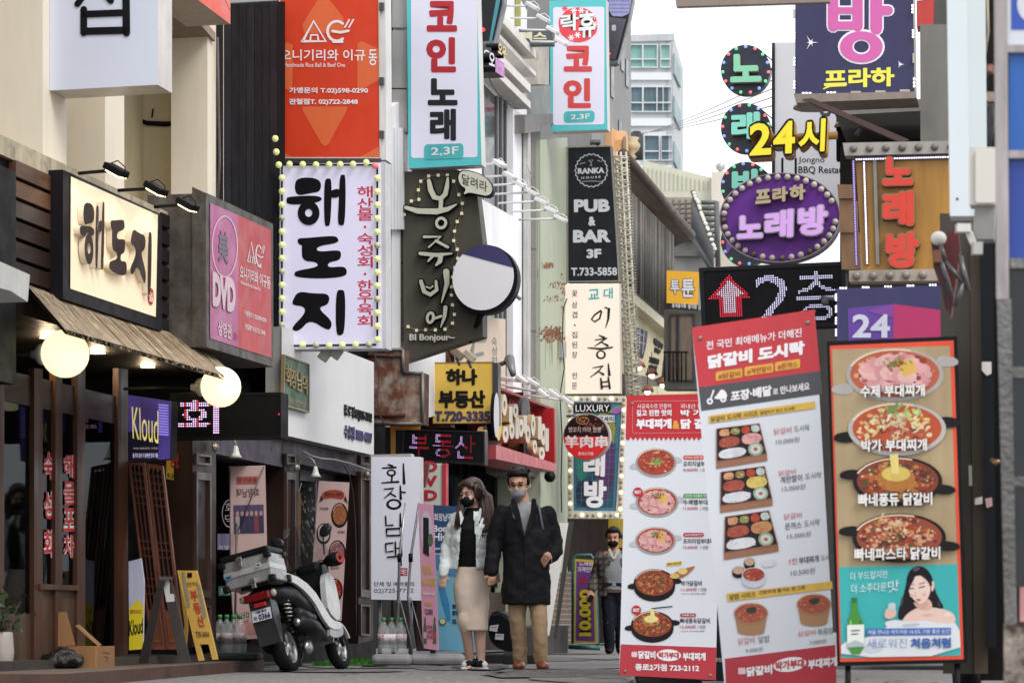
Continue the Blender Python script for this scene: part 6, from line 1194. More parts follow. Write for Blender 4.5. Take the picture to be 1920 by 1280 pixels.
for x, y, r_ in ((1331, 752, 6), (1356, 748, 6)): fm.ring(pl, ell(x, y, r_, r_), ell(x, y, r_ * .4, r_ * .4), wt, .0045)
fm.stroke(pl, [(1333, 746), (1338, 732)], 3, wt, .005); fm.slab(pl, smooth([(1336, 748), (1345, 740), (1352, 728), (1362, 734), (1364, 748)], 2), wt, .0055)
fm.text(pl, '포장·배달', K(1370, 733, 1447, 753, -.15), wt, .0045, .05); fm.text(pl, '로', K(1449, 729, 1459, 739), wt, .0045, .02); fm.text(pl, '만나보세요', K(1463, 724, 1518, 739, -.15), wt, .0045, .03)
yb = M('#dcb34a', .45)
fm.slab(pl, [(1329, 779), (1528, 752), (1529, 765), (1330, 793)], yb, .004); fm.text(pl, '닭갈비 도시락 시리즈', K(1333, 781, 1421, 791, -.135), M('#4a3a20'), .006, .01); fm.text(pl, '닭갈비가 담긴 도시락', K(1426, 770, 1490, 777, -.135), M('#6a5530'), .006)
def bento(q, var):
    fm.slab(pl, q, M('#30282a', .45), .0045); d = [q[3], q[2], (q[2][0] + 1, q[2][1] + 13), (q[3][0], q[3][1] + 13)]; fm.slab(pl, d, M('#9c6a50', .5, .1), .0042); fm.frame(pl, q, (.02, .02), M('#8a5a48', .5), .0062)
    food_ = [((.07, .05, .29, .26), ['#d9a07a', '#c98a5c']), ((.33, .05, .53, .26), ['#8a9a54', '#c9b47a', '#b05a3a']), ((.57, .04, .76, .27), ['#c0482e', '#b03a22']), ((.79, .04, .97, .26), ['#d6ded6', '#c2d0c8']), ((.06, .30, .5, .62), ['#a84c3a', '#b8604a', '#8f3a2c']), ((.55, .28, .97, .62), [['#d9a0a0', '#c98488'], ['#dcc46a', '#cdb254'], ['#c48a5a', '#b4784a']][var]), ((.05, .66, .6, .96), ['#dfe0e6', '#d2d4dc'])]
    r2 = random.Random(50 + var)
    for (a, b, c_, d_), cl in food_:
        fm.slab(pl, smooth(inq(q, a, b, c_, d_), 2), M(cl[0], .5, .12, 9), .006)
        for i in range(14): s_, tt = r2.uniform(a + .03, c_ - .03), r2.uniform(b + .03, d_ - .03); p = bil(q, s_, tt); fm.slab(pl, ell(*p, r2.uniform(2, 4.5), r2.uniform(1.2, 2.5), 7, rot=r2.uniform(-40, 40)), M(cl[i % len(cl)], .5, .15, 9), .0065 + i * .00003)
    p = bil(q, .8, .8); fm.slab(pl, ell(*p, 14, 13), M('#9aa890', .5, .15, 9), .0062); fm.slab(pl, ell(*p, 10, 9), M('#c9d4c8', .5), .0066); fm.slab(pl, ell(*p, 4, 3), M('#b84a3a', .5), .007)
bento([(1343, 803), (1424, 793), (1438, 850), (1343, 865)], 0); bento([(1351, 884), (1434, 873), (1448, 934), (1350, 948)], 1); bento([(1359, 968), (1442, 956), (1459, 1020), (1357, 1036)], 2)
rd_ = M('#c4505c', .5); dg_ = M('#54545a', .5)
for s_, b, c_, bo in (('닭갈비', (1451, 803, 1484, 815), rd_, .0), ('도시락', (1489, 798, 1518, 810), dg_, .0), ('10,000원', (1455, 823, 1499, 834), dg_, -.005), ('닭갈비', (1460, 882, 1492, 892), rd_, 0), ('계란말이', (1463, 893, 1504, 906), dg_, .01), ('도시락', (1510, 887, 1540, 899), dg_, 0), ('15,000원', (1466, 911, 1510, 922), dg_, -.005), ('닭갈비', (1470, 963, 1503, 974), rd_, 0), ('돈까스', (1472, 980, 1503, 993), dg_, .01), ('도시락', (1508, 975, 1537, 988), dg_, 0), ('15,000원', (1476, 1000, 1520, 1011), dg_, -.005), ('1인', (1480, 1046, 1494, 1058), rd_, .01), ('부대찌개', (1498, 1044, 1535, 1057), dg_, .02), ('도시락', (1540, 1040, 1562, 1051), dg_, 0), ('10,500원', (1483, 1068, 1528, 1080), dg_, -.005), ('닭갈비', (1384, 1196, 1415, 1209), rd_, 0), ('덮밥', (1422, 1192, 1443, 1205), dg_, 0), ('9,000원', (1398, 1215, 1430, 1224), dg_, -.005), ('닭갈비', (1497, 1183, 1529, 1193), rd_, 0), ('볶음밥', (1533, 1178, 1563, 1190), dg_, 0), ('7,000원', (1518, 1200, 1549, 1209), dg_, -.005)): fm.text(pl, s_, K(*b, -.12), c_, .004, bo)
for c, rx, ry in (((1405, 1053), 10, 8), ((1384, 1069), 11, 8)): food(fm, pl, c, rx, ry, 60, panm, M('#c9a890'), [M('#b8a090'), M('#d9c8bc'), M('#a05a4a')], .0045, None, 12, deep=6)
food(fm, pl, (1413, 1077), 22, 14, 61, M('#d0d2dc', .4), soup_, stew, .006, None, 30, deep=10); fm.slab(pl, smooth([(1428, 1050), (1455, 1047), (1454, 1060), (1430, 1064)], 1), M('#dcdde4', .4), .0045)
fm.slab(pl, [(1362, 1112), (1560, 1089), (1561, 1103), (1364, 1127)], yb, .004); fm.text(pl, '덮밥 시리즈', K(1368, 1114, 1417, 1124, -.12), M('#4a3a20'), .006, .01); fm.text(pl, '간편하게 즐기는 한 그릇', K(1423, 1107, 1510, 1114, -.12), M('#6a5530'), .006)
for c in ((1408, 1149), (1526, 1132)):
    cx, cy = c; kb = M('#a87e5a', .5, .08); fm.slab(pl, [(cx - 31, cy), (cx - 25, cy + 34)] + [(cx + 25 * math.cos(R(a)), cy + 34 + 7 * math.sin(R(a))) for a in range(165, 0, -15)] + [(cx + 25, cy + 34), (cx + 31, cy)], kb, .0042)
    food(fm, pl, c, 32, 20, int(cx), kb, M('#a8503c'), [M('#b8604a'), M('#a04a38'), M('#c47a5c')], .005, None, 40); fm.slab(pl, smooth([(cx - 12, cy - 8), (cx + 8, cy - 14), (cx + 12, cy - 4), (cx - 2, cy + 2)], 1), M('#33362f', .6), .0082)
fm.slab(pl, [(1359, 1234), (1566, 1208), (1570, 1328), (1364, 1345)], M('#b02c3a', .4, .05), o); fm.slab(pl, rrect(1384, 1251, 1398, 1263, 2), M('#e3c8ca'), .0045)
fm.text(pl, '닭갈비', K(1400, 1250, 1448, 1268, -.12), wt, .0045, .05); pill(1450, 1235, 1512, 1262, -.12, '박가부대'); fm.text(pl, '부대찌개', K(1515, 1236, 1570, 1254, -.12), wt, .0045, .05)
fm.build('print', t)
# framed lit menu stand
pl = SP(1680, 900, 11.5); q = [(1552, 642), (1792, 632), (1811, 1239), (1571, 1245)]
t = thing('menu_stand', 'black framed food picture stand with orange border and teal drink advert below', 'menu board', Vector((pl.pt(1690, 1165).x, 11.55, 0)))
m = MB(); m.slab(pl, [(1550, 640), (1794, 630), (1814, 1242), (1570, 1248)], M('#16161a', .4), .0, .07); m.build('frame', t)
fr_ = [(1556, 648), (1788, 638), (1807, 1235), (1575, 1240)]; iq = [(1560, 655), (1781, 648), (1801, 1228), (1578, 1233)]
fm = MB(); fm.slab(pl, fr_, M('#d04326', .4, .05, em=.1), .003)
Sq = qmap(iq, 1560, 650, 1782, 1232)                                # flat picture coordinates
def ctop(s, t_): return bil(iq, s, t_)
fm.slab(pl, inq(iq, 0, 0, 1, .705), M('#ab9672', .5, .1, 5), .005); fm.slab(pl, inq(iq, 0, .705, 1, 1), M('#2fa3a3', .45, .05, 3, em=.05), .005)
mtl = M('#a8a29c', .3, .1)
food(fm, pl, (1678, 702), 92, 50, 70, mtl, M('#b3563a'), stew + [M('#c98a80'), M('#b8706a')], .007, (M('#aaa6a2', .35), 26), 60); ham(fm, pl, (1678, 700), 84, 46, .0095, 5)
r2 = random.Random(31)
food(fm, pl, (1682, 804), 92, 50, 71, M('#b3b0ae', .25, .1), M('#b5481e', .4, .1), stew + [M('#d9b880'), M('#e0cfa0')], .012, (panm, 14), 50)
for (x, y, rx, ry, cl, n) in ((1628, 806, 20, 14, ['#dfc690', '#cfae72'], 16), (1672, 790, 34, 14, ['#dccfae', '#c9b894', '#b89a74'], 30), (1680, 768, 22, 8, ['#6a8a4a', '#88a85c'], 20), (1712, 772, 22, 10, ['#a8c06a', '#c8d490', '#8aa850'], 20), (1722, 795, 22, 14, ['#dcd0a0', '#e0c870'], 20), (1690, 815, 22, 10, ['#9a3a24', '#a85a44', '#c98a6a'], 18), (1640, 835, 22, 8, ['#d99a8a', '#cf7a5a'], 10)):
    for i in range(n): fm.slab(pl, ell(x + r2.gauss(0, rx * .5), y + r2.gauss(0, ry * .5), r2.uniform(3, 8), r2.uniform(1.5, 3), 8, rot=r2.uniform(-70, 70)), M(r2.choice(cl), .5, .1, 9), .0145 + i * .00003)
food(fm, pl, (1683, 902), 84, 46, 72, panm, M('#7a2f16', .4), galbi, .017, (panm, -14), 120)
fm.slab(pl, ell(1680, 897, 36, 24), M('#b5742a', .45, .2, 6), .0215); fm.slab(pl, ell(1680, 888, 27, 14), M('#e0c260', .45, .15, 8), .022); fm.slab(pl, [(1672, 888), (1668, 852), (1684, 850), (1686, 888)], M('#e2cc7c', .45), .0225)
food(fm, pl, (1686, 1008), 88, 46, 73, panm, M('#8f3f24', .4), galbi + [M('#cf9a74'), M('#d9ac84'), M('#cf8a74')], .024, (panm, -14), 130)
for i in range(50): fm.slab(pl, ell(1686 + r2.gauss(0, 24), 990 + r2.gauss(0, 9), r2.uniform(4, 9), r2.uniform(1.2, 2.2), 8, rot=r2.uniform(-80, 80)), M(r2.choice(['#d2a06c', '#dcb483', '#c4845a', '#e0c49a']), .5), .0275 + i * .00001)
for s_, b in (('수제 부대찌개', (1613, 722, 1734, 745)), ('박가 부대찌개', (1615, 824, 1738, 847)), ('빠네퐁듀 닭갈비', (1609, 925, 1748, 949)), ('빠네파스타 닭갈비', (1602, 1027, 1763, 1051))): fm.text(pl, s_, rc(*b, -.02), INK, .029, .10); fm.text(pl, s_, rc(*b, -.02), M('#ece8e4', .45), .0305, .035)
# printed advert: woman with long dark hair, bottle, lettering
f = lambda p: (1540 + p[0] / 3.766, 940 + p[1] / 3.766); G = lambda pts, c_, o_, n=2: fm.slab(pl, smooth([f(p) for p in pts], n), M(c_, .45, .05, 3), o_)
G([(605, 520), (640, 465), (690, 450), (745, 470), (785, 530), (800, 620), (840, 700), (872, 752), (800, 770), (700, 740), (620, 800), (545, 848), (540, 770), (580, 660), (600, 580)], '#231f24', .007)
G([(600, 790), (700, 735), (780, 745), (880, 760), (940, 790), (955, 860), (800, 870), (560, 860)], '#dfbfb2', .009); G([(680, 690), (770, 680), (790, 760), (690, 770)], '#d3ab9c', .0095)
G([(612, 590), (650, 525), (735, 520), (772, 580), (768, 650), (740, 700), (695, 728), (650, 690), (618, 640)], '#e3c6bb', .0105); G([(600, 600), (618, 530), (668, 495), (660, 540), (625, 600), (610, 660)], '#231f24', .0115); G([(668, 495), (750, 510), (785, 570), (775, 610), (750, 555), (700, 520)], '#231f24', .0118); G([(772, 560), (800, 560), (796, 620), (778, 640)], '#dcb8aa', .0112)
for x0, y0, x1, y1 in ((622, 612, 652, 610), (692, 605, 728, 596)): fm.stroke(pl, [f((x0, y0)), f((x1, y1))], 1.8, M('#3a2c2c'), .0125); fm.stroke(pl, [f((x0 - 2, y0 - 26)), f((x1 + 2, y1 - 28))], 1.3, M('#6a5148'), .0125)
fm.stroke(pl, [f((665, 640)), f((662, 665)), f((672, 668))], 1.1, M('#c9a090'), .0125); G([(665, 690), (685, 683), (708, 688), (690, 702)], '#b04a50', .0125, 1)
G([(440, 850), (520, 830), (620, 850), (720, 835), (850, 860), (975, 850), (985, 1085), (140, 1100), (140, 985), (330, 960), (470, 890)], '#d6d9de', .0098, 1); G([(470, 745), (520, 740), (535, 800), (490, 830), (445, 820), (450, 770)], '#d9b4a4', .0122); G([(470, 715), (525, 710), (525, 765), (475, 770)], '#b9c8cc', .0128, 1)
G([(212, 675), (252, 675), (252, 760), (290, 840), (302, 880), (302, 1075), (188, 1075), (180, 880), (190, 840), (216, 760)], '#3f8a2c', .0135, 1); G([(182, 870), (302, 865), (302, 1020), (184, 1030)], '#dfe3dc', .0145, 0); G([(212, 675), (252, 675), (250, 712), (214, 712)], '#2c6a24', .0145, 0); G([(185, 1000), (240, 975), (300, 1000), (300, 1022), (185, 1028)], '#a9b4ba', .0155, 0)
for pts_, c_, o_ in (([(640, 470), (690, 458), (700, 475), (655, 500)], '#4a4048', .0121), ([(560, 700), (575, 660), (582, 690), (560, 760)], '#3d353c', .0075), ([(820, 690), (835, 720), (842, 745), (826, 735)], '#3d353c', .0075), ([(622, 655), (645, 648), (652, 668), (632, 676)], '#e0aca0', .0118), ([(712, 645), (740, 635), (742, 660), (720, 668)], '#e0aca0', .0118), ([(648, 700), (695, 730), (745, 695), (760, 735), (700, 762), (660, 735)], '#c79f90', .0102), ([(700, 800), (760, 785), (800, 800), (740, 815)], '#d0aa9a', .0093), ([(860, 790), (900, 780), (925, 800), (880, 815)], '#ead0c6', .0093), ([(560, 865), (700, 850), (690, 880), (580, 890)], '#b9bec6', .0101), ([(300, 1000), (420, 985), (440, 1060), (300, 1080)], '#c2c8d0', .0101), ([(200, 850), (212, 830), (214, 870), (203, 880)], '#8fc46a', .0138), ([(272, 830), (290, 870), (284, 880), (268, 850)], '#2a5f1e', .0138), ([(205, 905), (275, 900), (275, 912), (205, 917)], '#6a7a78', .0152), ([(205, 930), (265, 926), (265, 936), (205, 941)], '#6a7a78', .0152)): G(pts_, c_, o_)
sw = M('#d9e6e6', .45)
for s_, b in (('더 부드럽지만', (205, 490, 470, 548)), ('더 소주다운', (212, 575, 460, 640)), ('맛', (470, 555, 550, 635))): fm.text(pl, s_, [f(p) for p in ((b[0], b[1] + 8), (b[2], b[1] - 8), (b[2], b[3] - 12), (b[0], b[3] + 8))], sw, .012, .0)
fm.slab(pl, [f(p) for p in ((318, 895), (915, 888), (915, 938), (318, 945))], M('#3a6ab4', .45), .0128); fm.text(pl, '처음 만나는 부드러운 16.5도 기분 좋은 순간', [f(p) for p in ((330, 905), (905, 898), (905, 928), (330, 935))], wt, .014, .0)
fm.text(pl, '새로워진', [f(p) for p in ((325, 965), (605, 962), (605, 1030), (325, 1035))], M('#6a8ac0', .45), .0138, -.01); fm.text(pl, '처음처럼', [f(p) for p in ((630, 962), (915, 958), (915, 1030), (630, 1034))], M('#3a64a8', .45), .0138, .05)
fm.build('print', t)
m = MB()
for x in (1590, 1795): a = pl.pt(x, 1243, -.03); m.tube([a, Vector((a.x, a.y, 0.0))], .014, BLACK)
m.box((pl.pt(1692, 1165).x, 11.55, .02), (.5, .4, .03), BLACK, None, .01); m.build('leg', t); m = MB(); r2 = random.Random(3); m.tube([Vector((1.75 + .1 * math.cos(k * .8) + .03 * k / 10, 11.3 + .08 * math.sin(k * .8), .03 + .004 * k)) for k in range(24)], .007, INK, 6); m.build('cable', t)
# dark signboard between the two banners
t = thing('dark_signboard', 'dark signboard standing behind the gap between the two menu banners', 'sign', P(1348, 1284, 15.2)); m = MB(); pl = SP(1348, 1100, 16.6); m.slab(pl, [(1318, 1040), (1392, 1040), (1392, 1278), (1318, 1278)], M('#1f2324', .5, .15), 0, .06); m.build('panel', t); m = MB(); m.text(pl, '영업중', rc(1340, 1232, 1360, 1240), M('#a9a9a9'), .004); m.build('lettering', t)

# ------------------------------------------------------------------ standing things on the left
pl = SP(695, 990, 23.4); q = [(696, 856), (787, 856), (787, 1125), (696, 1123)]
t, fm = cabinet('standing_sign', 'white standing lightbox with black brush letters running down and a red seal stamp', 'sign', pl, q, .14, M('#d7d8e4', .4, .02, em=.08), M('#b7b5b2', .4))
f = lambda p: (680 + p[0] / 2.908, 840 + p[1] / 2.908)
def brushset(items):
    for i, (pts, wd) in enumerate(items): fm.stroke(pl, [f(p) for p in pts], [x / 2.908 for x in (wd if hasattr(wd, '__len__') else [wd] * len(pts))], INK, .006 + i * .0005)
brushset([([(140, 90), (162, 96)], [10, 12]), ([(108, 108), (180, 104)], [8, 12]), ([(160, 150), (158, 185)], 10), ([(105, 188), (195, 182)], [7, 12]), ([(222, 85), (226, 190)], [8, 16]),
          ([(118, 222), (170, 218), (150, 245), (118, 272)], [7, 12, 10, 5]), ([(150, 245), (180, 262)], 9), ([(205, 205), (208, 275)], [8, 14]), ([(208, 238), (232, 240)], 9),
          ([(125, 370), (128, 420), (165, 418)], [9, 11, 9]), ([(205, 355), (207, 425)], [8, 14]), ([(130, 440), (203, 436), (205, 474), (132, 476), (130, 440)], 11),
          ([(125, 520), (165, 515)], 9), ([(125, 520), (128, 565), (165, 560)], 9), ([(178, 510), (180, 580)], 9), ([(208, 505), (212, 585)], 12), ([(180, 545), (208, 543)], 8), ([(135, 592), (208, 588), (208, 635)], [9, 12, 14])])
fm.ring(pl, [f(p) for p in ell(156, 134, 26, 20)], [f(p) for p in ell(156, 133, 15, 10)], INK, .0058); fm.ring(pl, [f(p) for p in ell(170, 305, 42, 30)], [f(p) for p in ell(170, 304, 28, 18)], INK, .0058)
fm.slab(pl, [f(p) for p in ((202, 652), (244, 652), (244, 694), (202, 694))], M('#b8202c', .45), .006); fm.text(pl, '宅', [f(p) for p in ((207, 657), (239, 657), (239, 690), (207, 690))], wt, .008, .01)
fm.text(pl, '단체 및 예약문의', [f(p) for p in ((62, 727), (280, 727), (280, 752), (62, 752))], INK, .006, .01); fm.text(pl, '02)725-7772', [f(p) for p in ((62, 765), (278, 763), (278, 792), (62, 794))], INK, .006, .0); fm.build('face', t)
m = MB()
for x in (712, 770): a = pl.pt(x, 1125, -.07); m.tube([a, Vector((a.x, a.y, 0))], .02, M('#5d5c5c', .4)); 
m.build('leg', t); m = MB(); m.slab(pl, [(694, 852), (770, 850), (772, 856), (696, 857)], M('#a9a49e', .5), -.02, .12); m.build('lid', t)
def rearstand(pts_, name, lab, Y, grp):
    t = thing(name, lab, 'banner stand', P(*pts_[-1], Y), grp); m = MB(); al = M('#9d9da0', .3, .1, met=.6); a = [P(x, y, Y) for x, y in pts_]; m.tube(a, [.008, .012, .016][:len(a)] if len(a) <= 3 else .012, al, 8); m.build('pole', t); return t
for pts_, lab in (([(760, 942), (749, 1045), (744, 1218)], 'grey folding banner pole left, in front of the white standing lightbox'), ([(786, 942), (770, 1045), (765, 1120), (778, 1215)], 'grey folding banner pole right, behind the pink drinks banner')):
    t = rearstand(pts_, 'banner_pole', lab, 22.8, 'banner poles by the standing lightbox'); m = MB(); x, y = pts_[1]; m.tube([P(x, y - 8, 22.75), P(x, y + 8, 22.75)], .02, INK); m.build('clamp', t)
    m = MB(); 
    for b in ((x + 25, 1215), (x - 2, 1130)): m.tube([P(x, 1120, 22.8), P(b[0], b[1], 22.7)], .005, M('#8d8d90', .4, met=.5), 5)
    m.build('stay', t)
for x, Y, w_, lab in ((735, 22.6, .36, 'grey rounded plastic banner foot with water bottles standing behind it'), (820, 22.9, .5, 'grey rounded plastic banner foot under the pink and blue banners')):
    p = P(x, 1232, Y); t = MB().box((p.x, Y, .06), (w_, .42, .1), M('#8d8c8e', .55, .12, 4), None, .04).build('banner_weight', None, lab, 'banner foot', 'grey banner feet')
# pink drinks banner and blue bar banner
pl = SP(800, 1080, 22.7, 20); q = [(784, 943), (812, 946), (823, 1219), (793, 1214)]
t = thing('pink_banner', 'narrow pink drinks set banner with yellow letters beside the walking couple', 'banner', P(808, 1222, 22.7)); fm = MB(); fm.slab(pl, q, M('#d79ab4', .45, .04), 0, .004); f = lambda p: (680 + p[0] / 2.908, 840 + p[1] / 2.908); ye = M('#e0c24a', .45)
fm.slab(pl, [f(p) for p in ell(350, 460, 34, 120, rot=-3)], M('#cfc3d0', .45), .003); fm.slab(pl, [f(p) for p in ((330, 375), (360, 380), (362, 590), (330, 570))], M('#2c2a30', .4), .005); fm.slab(pl, [f(p) for p in ell(370, 500, 14, 36)], M('#6a7a5a', .5, .3, 9), .006)
for s_, b, c_ in (('회장님', (328, 630, 374, 682), ye), ('소시세트', (322, 700, 398, 750), ye), ('수제소시지+맥주', (326, 782, 394, 800), wt), ('스페셜할인', (338, 830, 380, 855), ye), ('12,000', (338, 872, 382, 908), M('#5a4a58'))): fm.text(pl, s_, [f(p) for p in ((b[0], b[1]), (b[2], b[1] + 4), (b[2] + 1, b[3] + 4), (b[0] + 2, b[3]))], c_, .004, .03)
for x in (340, 392): G2 = [f(p) for p in ((x - 4, 920), (x + 4, 920), (x + 5, 955), (x + 9, 980), (x + 9, 1065), (x - 9, 1062), (x - 9, 980), (x - 5, 955))]; fm.slab(pl, G2, M('#5a6a4a', .4), .0045); fm.slab(pl, [f(p) for p in ((x - 8, 1000), (x + 8, 1000), (x + 8, 1035), (x - 8, 1035))], M('#c9b0b4' if x < 380 else '#b04a4a'), .006)
for i in range(3): fm.text(pl, ('참이슬', '시원한', '맥주 세트')[i], [f(p) for p in ((352, 960 + i * 28), (380, 962 + i * 28), (380, 984 + i * 28), (352, 982 + i * 28))], M('#a83a5a'), .005, .03)
fm.build('print', t); m = MB(); m.tube([pl.pt(788, 945, -.03), pl.pt(806, 1080, -.1), pl.pt(820, 1216, -.03)], .008, INK); m.tube([pl.pt(811, 948, -.03), pl.pt(806, 1080, -.1), pl.pt(796, 1212, -.03)], .008, INK); m.build('stand', t)
pl = SP(850, 1080, 23.2); q = [(812, 946), (905, 952), (905, 1222), (822, 1218)]
t = thing('blue_banner', 'blue gin highball banner with white letters partly hidden behind the woman', 'banner', P(862, 1225, 23.2)); fm = MB(); fm.slab(pl, q, M('#6fb0cc', .45, .06), 0, .004); fm.slab(pl, [(812, 946), (905, 952), (905, 1045), (815, 1050)], M('#23476e', .45, .08), .003); fm.slab(pl, smooth([(815, 1030), (860, 1050), (905, 1040), (905, 1085), (818, 1075)], 1), M('#4a86b0', .45), .0045)
fm.text(pl, '회장님댁', rc(814, 962, 846, 976), wt, .005, .01); fm.text(pl, 'Bombay', rc(812, 984, 868, 1000), wt, .005); fm.text(pl, 'Highball', rc(813, 998, 870, 1018), wt, .005); fm.text(pl, '봄베이 375ml', rc(816, 1026, 842, 1030), wt, .006); fm.text(pl, '하이볼 375ml', rc(816, 1036, 842, 1040), wt, .006)
fm.stroke(pl, [(828, 1100), (836, 1130), (842, 1160)], [10, 12, 6], M('#3f8ac0', .3), .006); fm.slab(pl, ell(830, 1165, 7, 7), M('#5a6a34'), .006); fm.slab(pl, ell(830, 1164, 5, 5), M('#c9cf9a'), .007)
for s_, y in (('회의', 1132), ('향한', 1144), ('02-7', 1160)): fm.text(pl, s_, rc(848, y, 862, y + 9), INK, .006, .03)
fm.build('print', t); m = MB(); m.tube([pl.pt(815, 948, -.03), pl.pt(860, 1085, -.1), pl.pt(903, 1216, -.03)], .008, INK); m.tube([pl.pt(903, 955, -.03), pl.pt(860, 1085, -.1), pl.pt(824, 1214, -.03)], .008, INK); m.build('stand', t)
pl = SP(790, 900, 24.6); q = [(788, 868), (834, 868), (834, 948), (790, 948)]; t, fm = cabinet('dvd_sign', 'pale upright sign with red serif letters behind the white standing lightbox', 'sign', pl, q, .15, M('#c9ccc2', .45, .04), M('#a0262c', .45)); 
for i in range(3): fm.text(pl, 'DVD'[i], rc(795, 868 + i * 27 - 4, 820, 868 + i * 27 + 17), M('#b5303a', .45), .006, .06)
fm.build('face', t); MB().tube([pl.pt(812, 948, -.1), Vector((pl.pt(812, 948, -.1).x, pl.pt(812, 948, -.1).y, 0))], .03, M('#4a4444')).build('pole', t); m = MB(); m.slab(pl, [(829, 868), (836, 868), (836, 948), (829, 948)], M('#b5303a'), .02, .1); m.build('edge_strip', t)
m = MB(); pl = SP(785, 890, 24.2); m.slab(pl, [(793, 870), (805, 868), (797, 912), (788, 916)], M('#7a3a3a', .45), 0, .05); m.build('awning_arm', None, 'folded reddish awning arm hanging beside the red serif letter sign', 'awning')
# water bottles, all from one
def bottle(label, loc, grp):
    t = thing('water_bottle', label, 'bottle', loc, grp); c = Vector(loc)
    MB().lathe(c, [(.05, 0), (.055, .01), (.055, .07), (.051, .075), (.055, .08), (.055, .15), (.051, .155), (.055, .16), (.052, .21), (.03, .255), (.018, .275), (.018, .29)], CLEAR, 14).build('body', t); MB().lathe(c, [(.0555, .1), (.0555, .17)], M('#d6cfd0', .5, .3, 14, kind='two', h2='#b04a5a', lo=.55, hi=.6), 14).build('label', t); MB().lathe(c + Vector((0, 0, .285)), [(.02, 0), (.02, .03), (.015, .034)], M('#3f8f4a', .4), 12).build('cap', t); return t
b0 = None
spots_ = [(412, 1212, 20.55, 'left cluster by the pink rear banner, leftmost bottle'), (425, 1210, 20.45, 'left cluster by the pink rear banner, second bottle'), (438, 1212, 20.6, 'left cluster by the pink rear banner, third bottle'), (450, 1210, 20.5, 'left cluster by pink rear banner, nearest the scooter'), (719, 1214, 22.75, 'left of three below the white standing lightbox'), (734, 1213, 22.8, 'middle of three below the white standing lightbox'), (751, 1212, 22.8, 'right of three below the white standing lightbox')]
for x, y, Y, lab in spots_:
    z = .12 if x > 600 else .14; c = Vector(((x - 960) / F * Y, Y, z)); lb = 'clear water bottle with green cap, ' + lab
    if b0 is None: b0 = bottle(lb, c, 'clear water bottles with green caps')
    else: dup(b0, c, lb, rotz=x)
m = MB(); p = P(440, 1215, 20.5); m.box((p.x, 20.55, .115), (.42, .4, .06), M('#35383a', .55, .1), None, .02); m.build('banner_weight', None, 'dark grey flat banner foot with four water bottles on it beside the scooter', 'banner foot')
# pink banner seen from behind, letters mirrored
pl = SP(466, 1050, 20.7, 4); q = [(429, 874), (497, 872), (505, 1196), (437, 1198)]
t = thing('pink_banner', 'pale pink banner seen from behind with mirrored letters and a purple group photo', 'banner', Vector((P(468, 1165, 20.7).x, 20.75, .085))); fm = MB(); fm.slab(pl, q, M('#c9a9a4', .5, .05, 2), 0, .004); D = lambda a, b, c_, d: inq(q, a, b, c_, d)
mir = lambda qq: [qq[1], qq[0], qq[3], qq[2]]
fm.slab(pl, D(.2, .06, .8, .105), M('#b4605c', .5), .003); fm.text(pl, '분위기·맛', mir(D(.24, .068, .76, .098)), M('#7a3a3a'), .005, .02); fm.text(pl, '회장님댁', mir(D(.2, .13, .82, .18)), M('#4a3c3c'), .003, .01); fm.slab(pl, D(.1, .225, .93, .39), M('#5c5076', .5, .25, 9), .003)
r2 = random.Random(17)
for i in range(6): s_ = .15 + i * .13; fm.slab(pl, D(s_, .29, s_ + .11, .385), M(r2.choice(['#2c2630', '#8a3a44', '#3a3450', '#b8a8a4']), .5), .0045 + i * .0003); p = bil(q, s_ + .055, .275); fm.slab(pl, ell(*p, 3, 5), M('#b4938a'), .0065)
fm.text(pl, '술이 당기는', mir(D(.2, .75, .8, .79)), M('#6a5552'), .003); fm.text(pl, '다시 만나', mir(D(.1, .84, .9, .9)), M('#6a5552'), .003, .0); fm.slab(pl, D(.12, .90, .9, .97), M('#c08884', .5), .003)
fm.build('print', t); m = MB(); al = M('#55555a', .4, met=.4); m.tube([pl.pt(431, 876, .02), pl.pt(432, 1100, .03), pl.pt(440, 1205, .05)], .005, al, 6); m.tube([pl.pt(495, 874, .02), pl.pt(444, 1000, .08)], .005, al, 6); m.tube([pl.pt(444, 980, .08), pl.pt(440, 1208, .1)], .009, al, 6); m.build('stand', t)
# food menu banner at the restaurant front
pl = SP(622, 1030, 22.0, 10); q = [(598, 901), (655, 904), (640, 1163), (578, 1160)]
t = thing('food_banner', 'pink menu banner with six round dishes by the roller shutter behind the scooter', 'banner', P(610, 1215, 22.0)); fm = MB(); fm.slab(pl, q, M('#c9aca8', .5, .05, 2), 0, .004); f = lambda p: (400 + p[0] / 2.78, 820 + p[1] / 2.78)
fm.slab(pl, smooth([f(p) for p in ((565, 285), (620, 268), (685, 280), (680, 325), (620, 312), (570, 322))], 1), M('#a8442e', .5), .003); fm.text(pl, '안주류·요리일품', mir([f(p) for p in ((580, 285), (675, 285), (672, 308), (580, 306))]), M('#4a2420'), .005, .02); fm.slab(pl, [f(p) for p in ((550, 340), (562, 300), (575, 322))], M('#3a2a28'), .0035); fm.slab(pl, [f(p) for p in ((702, 345), (690, 300), (678, 325))], M('#3a2a28'), .0035)
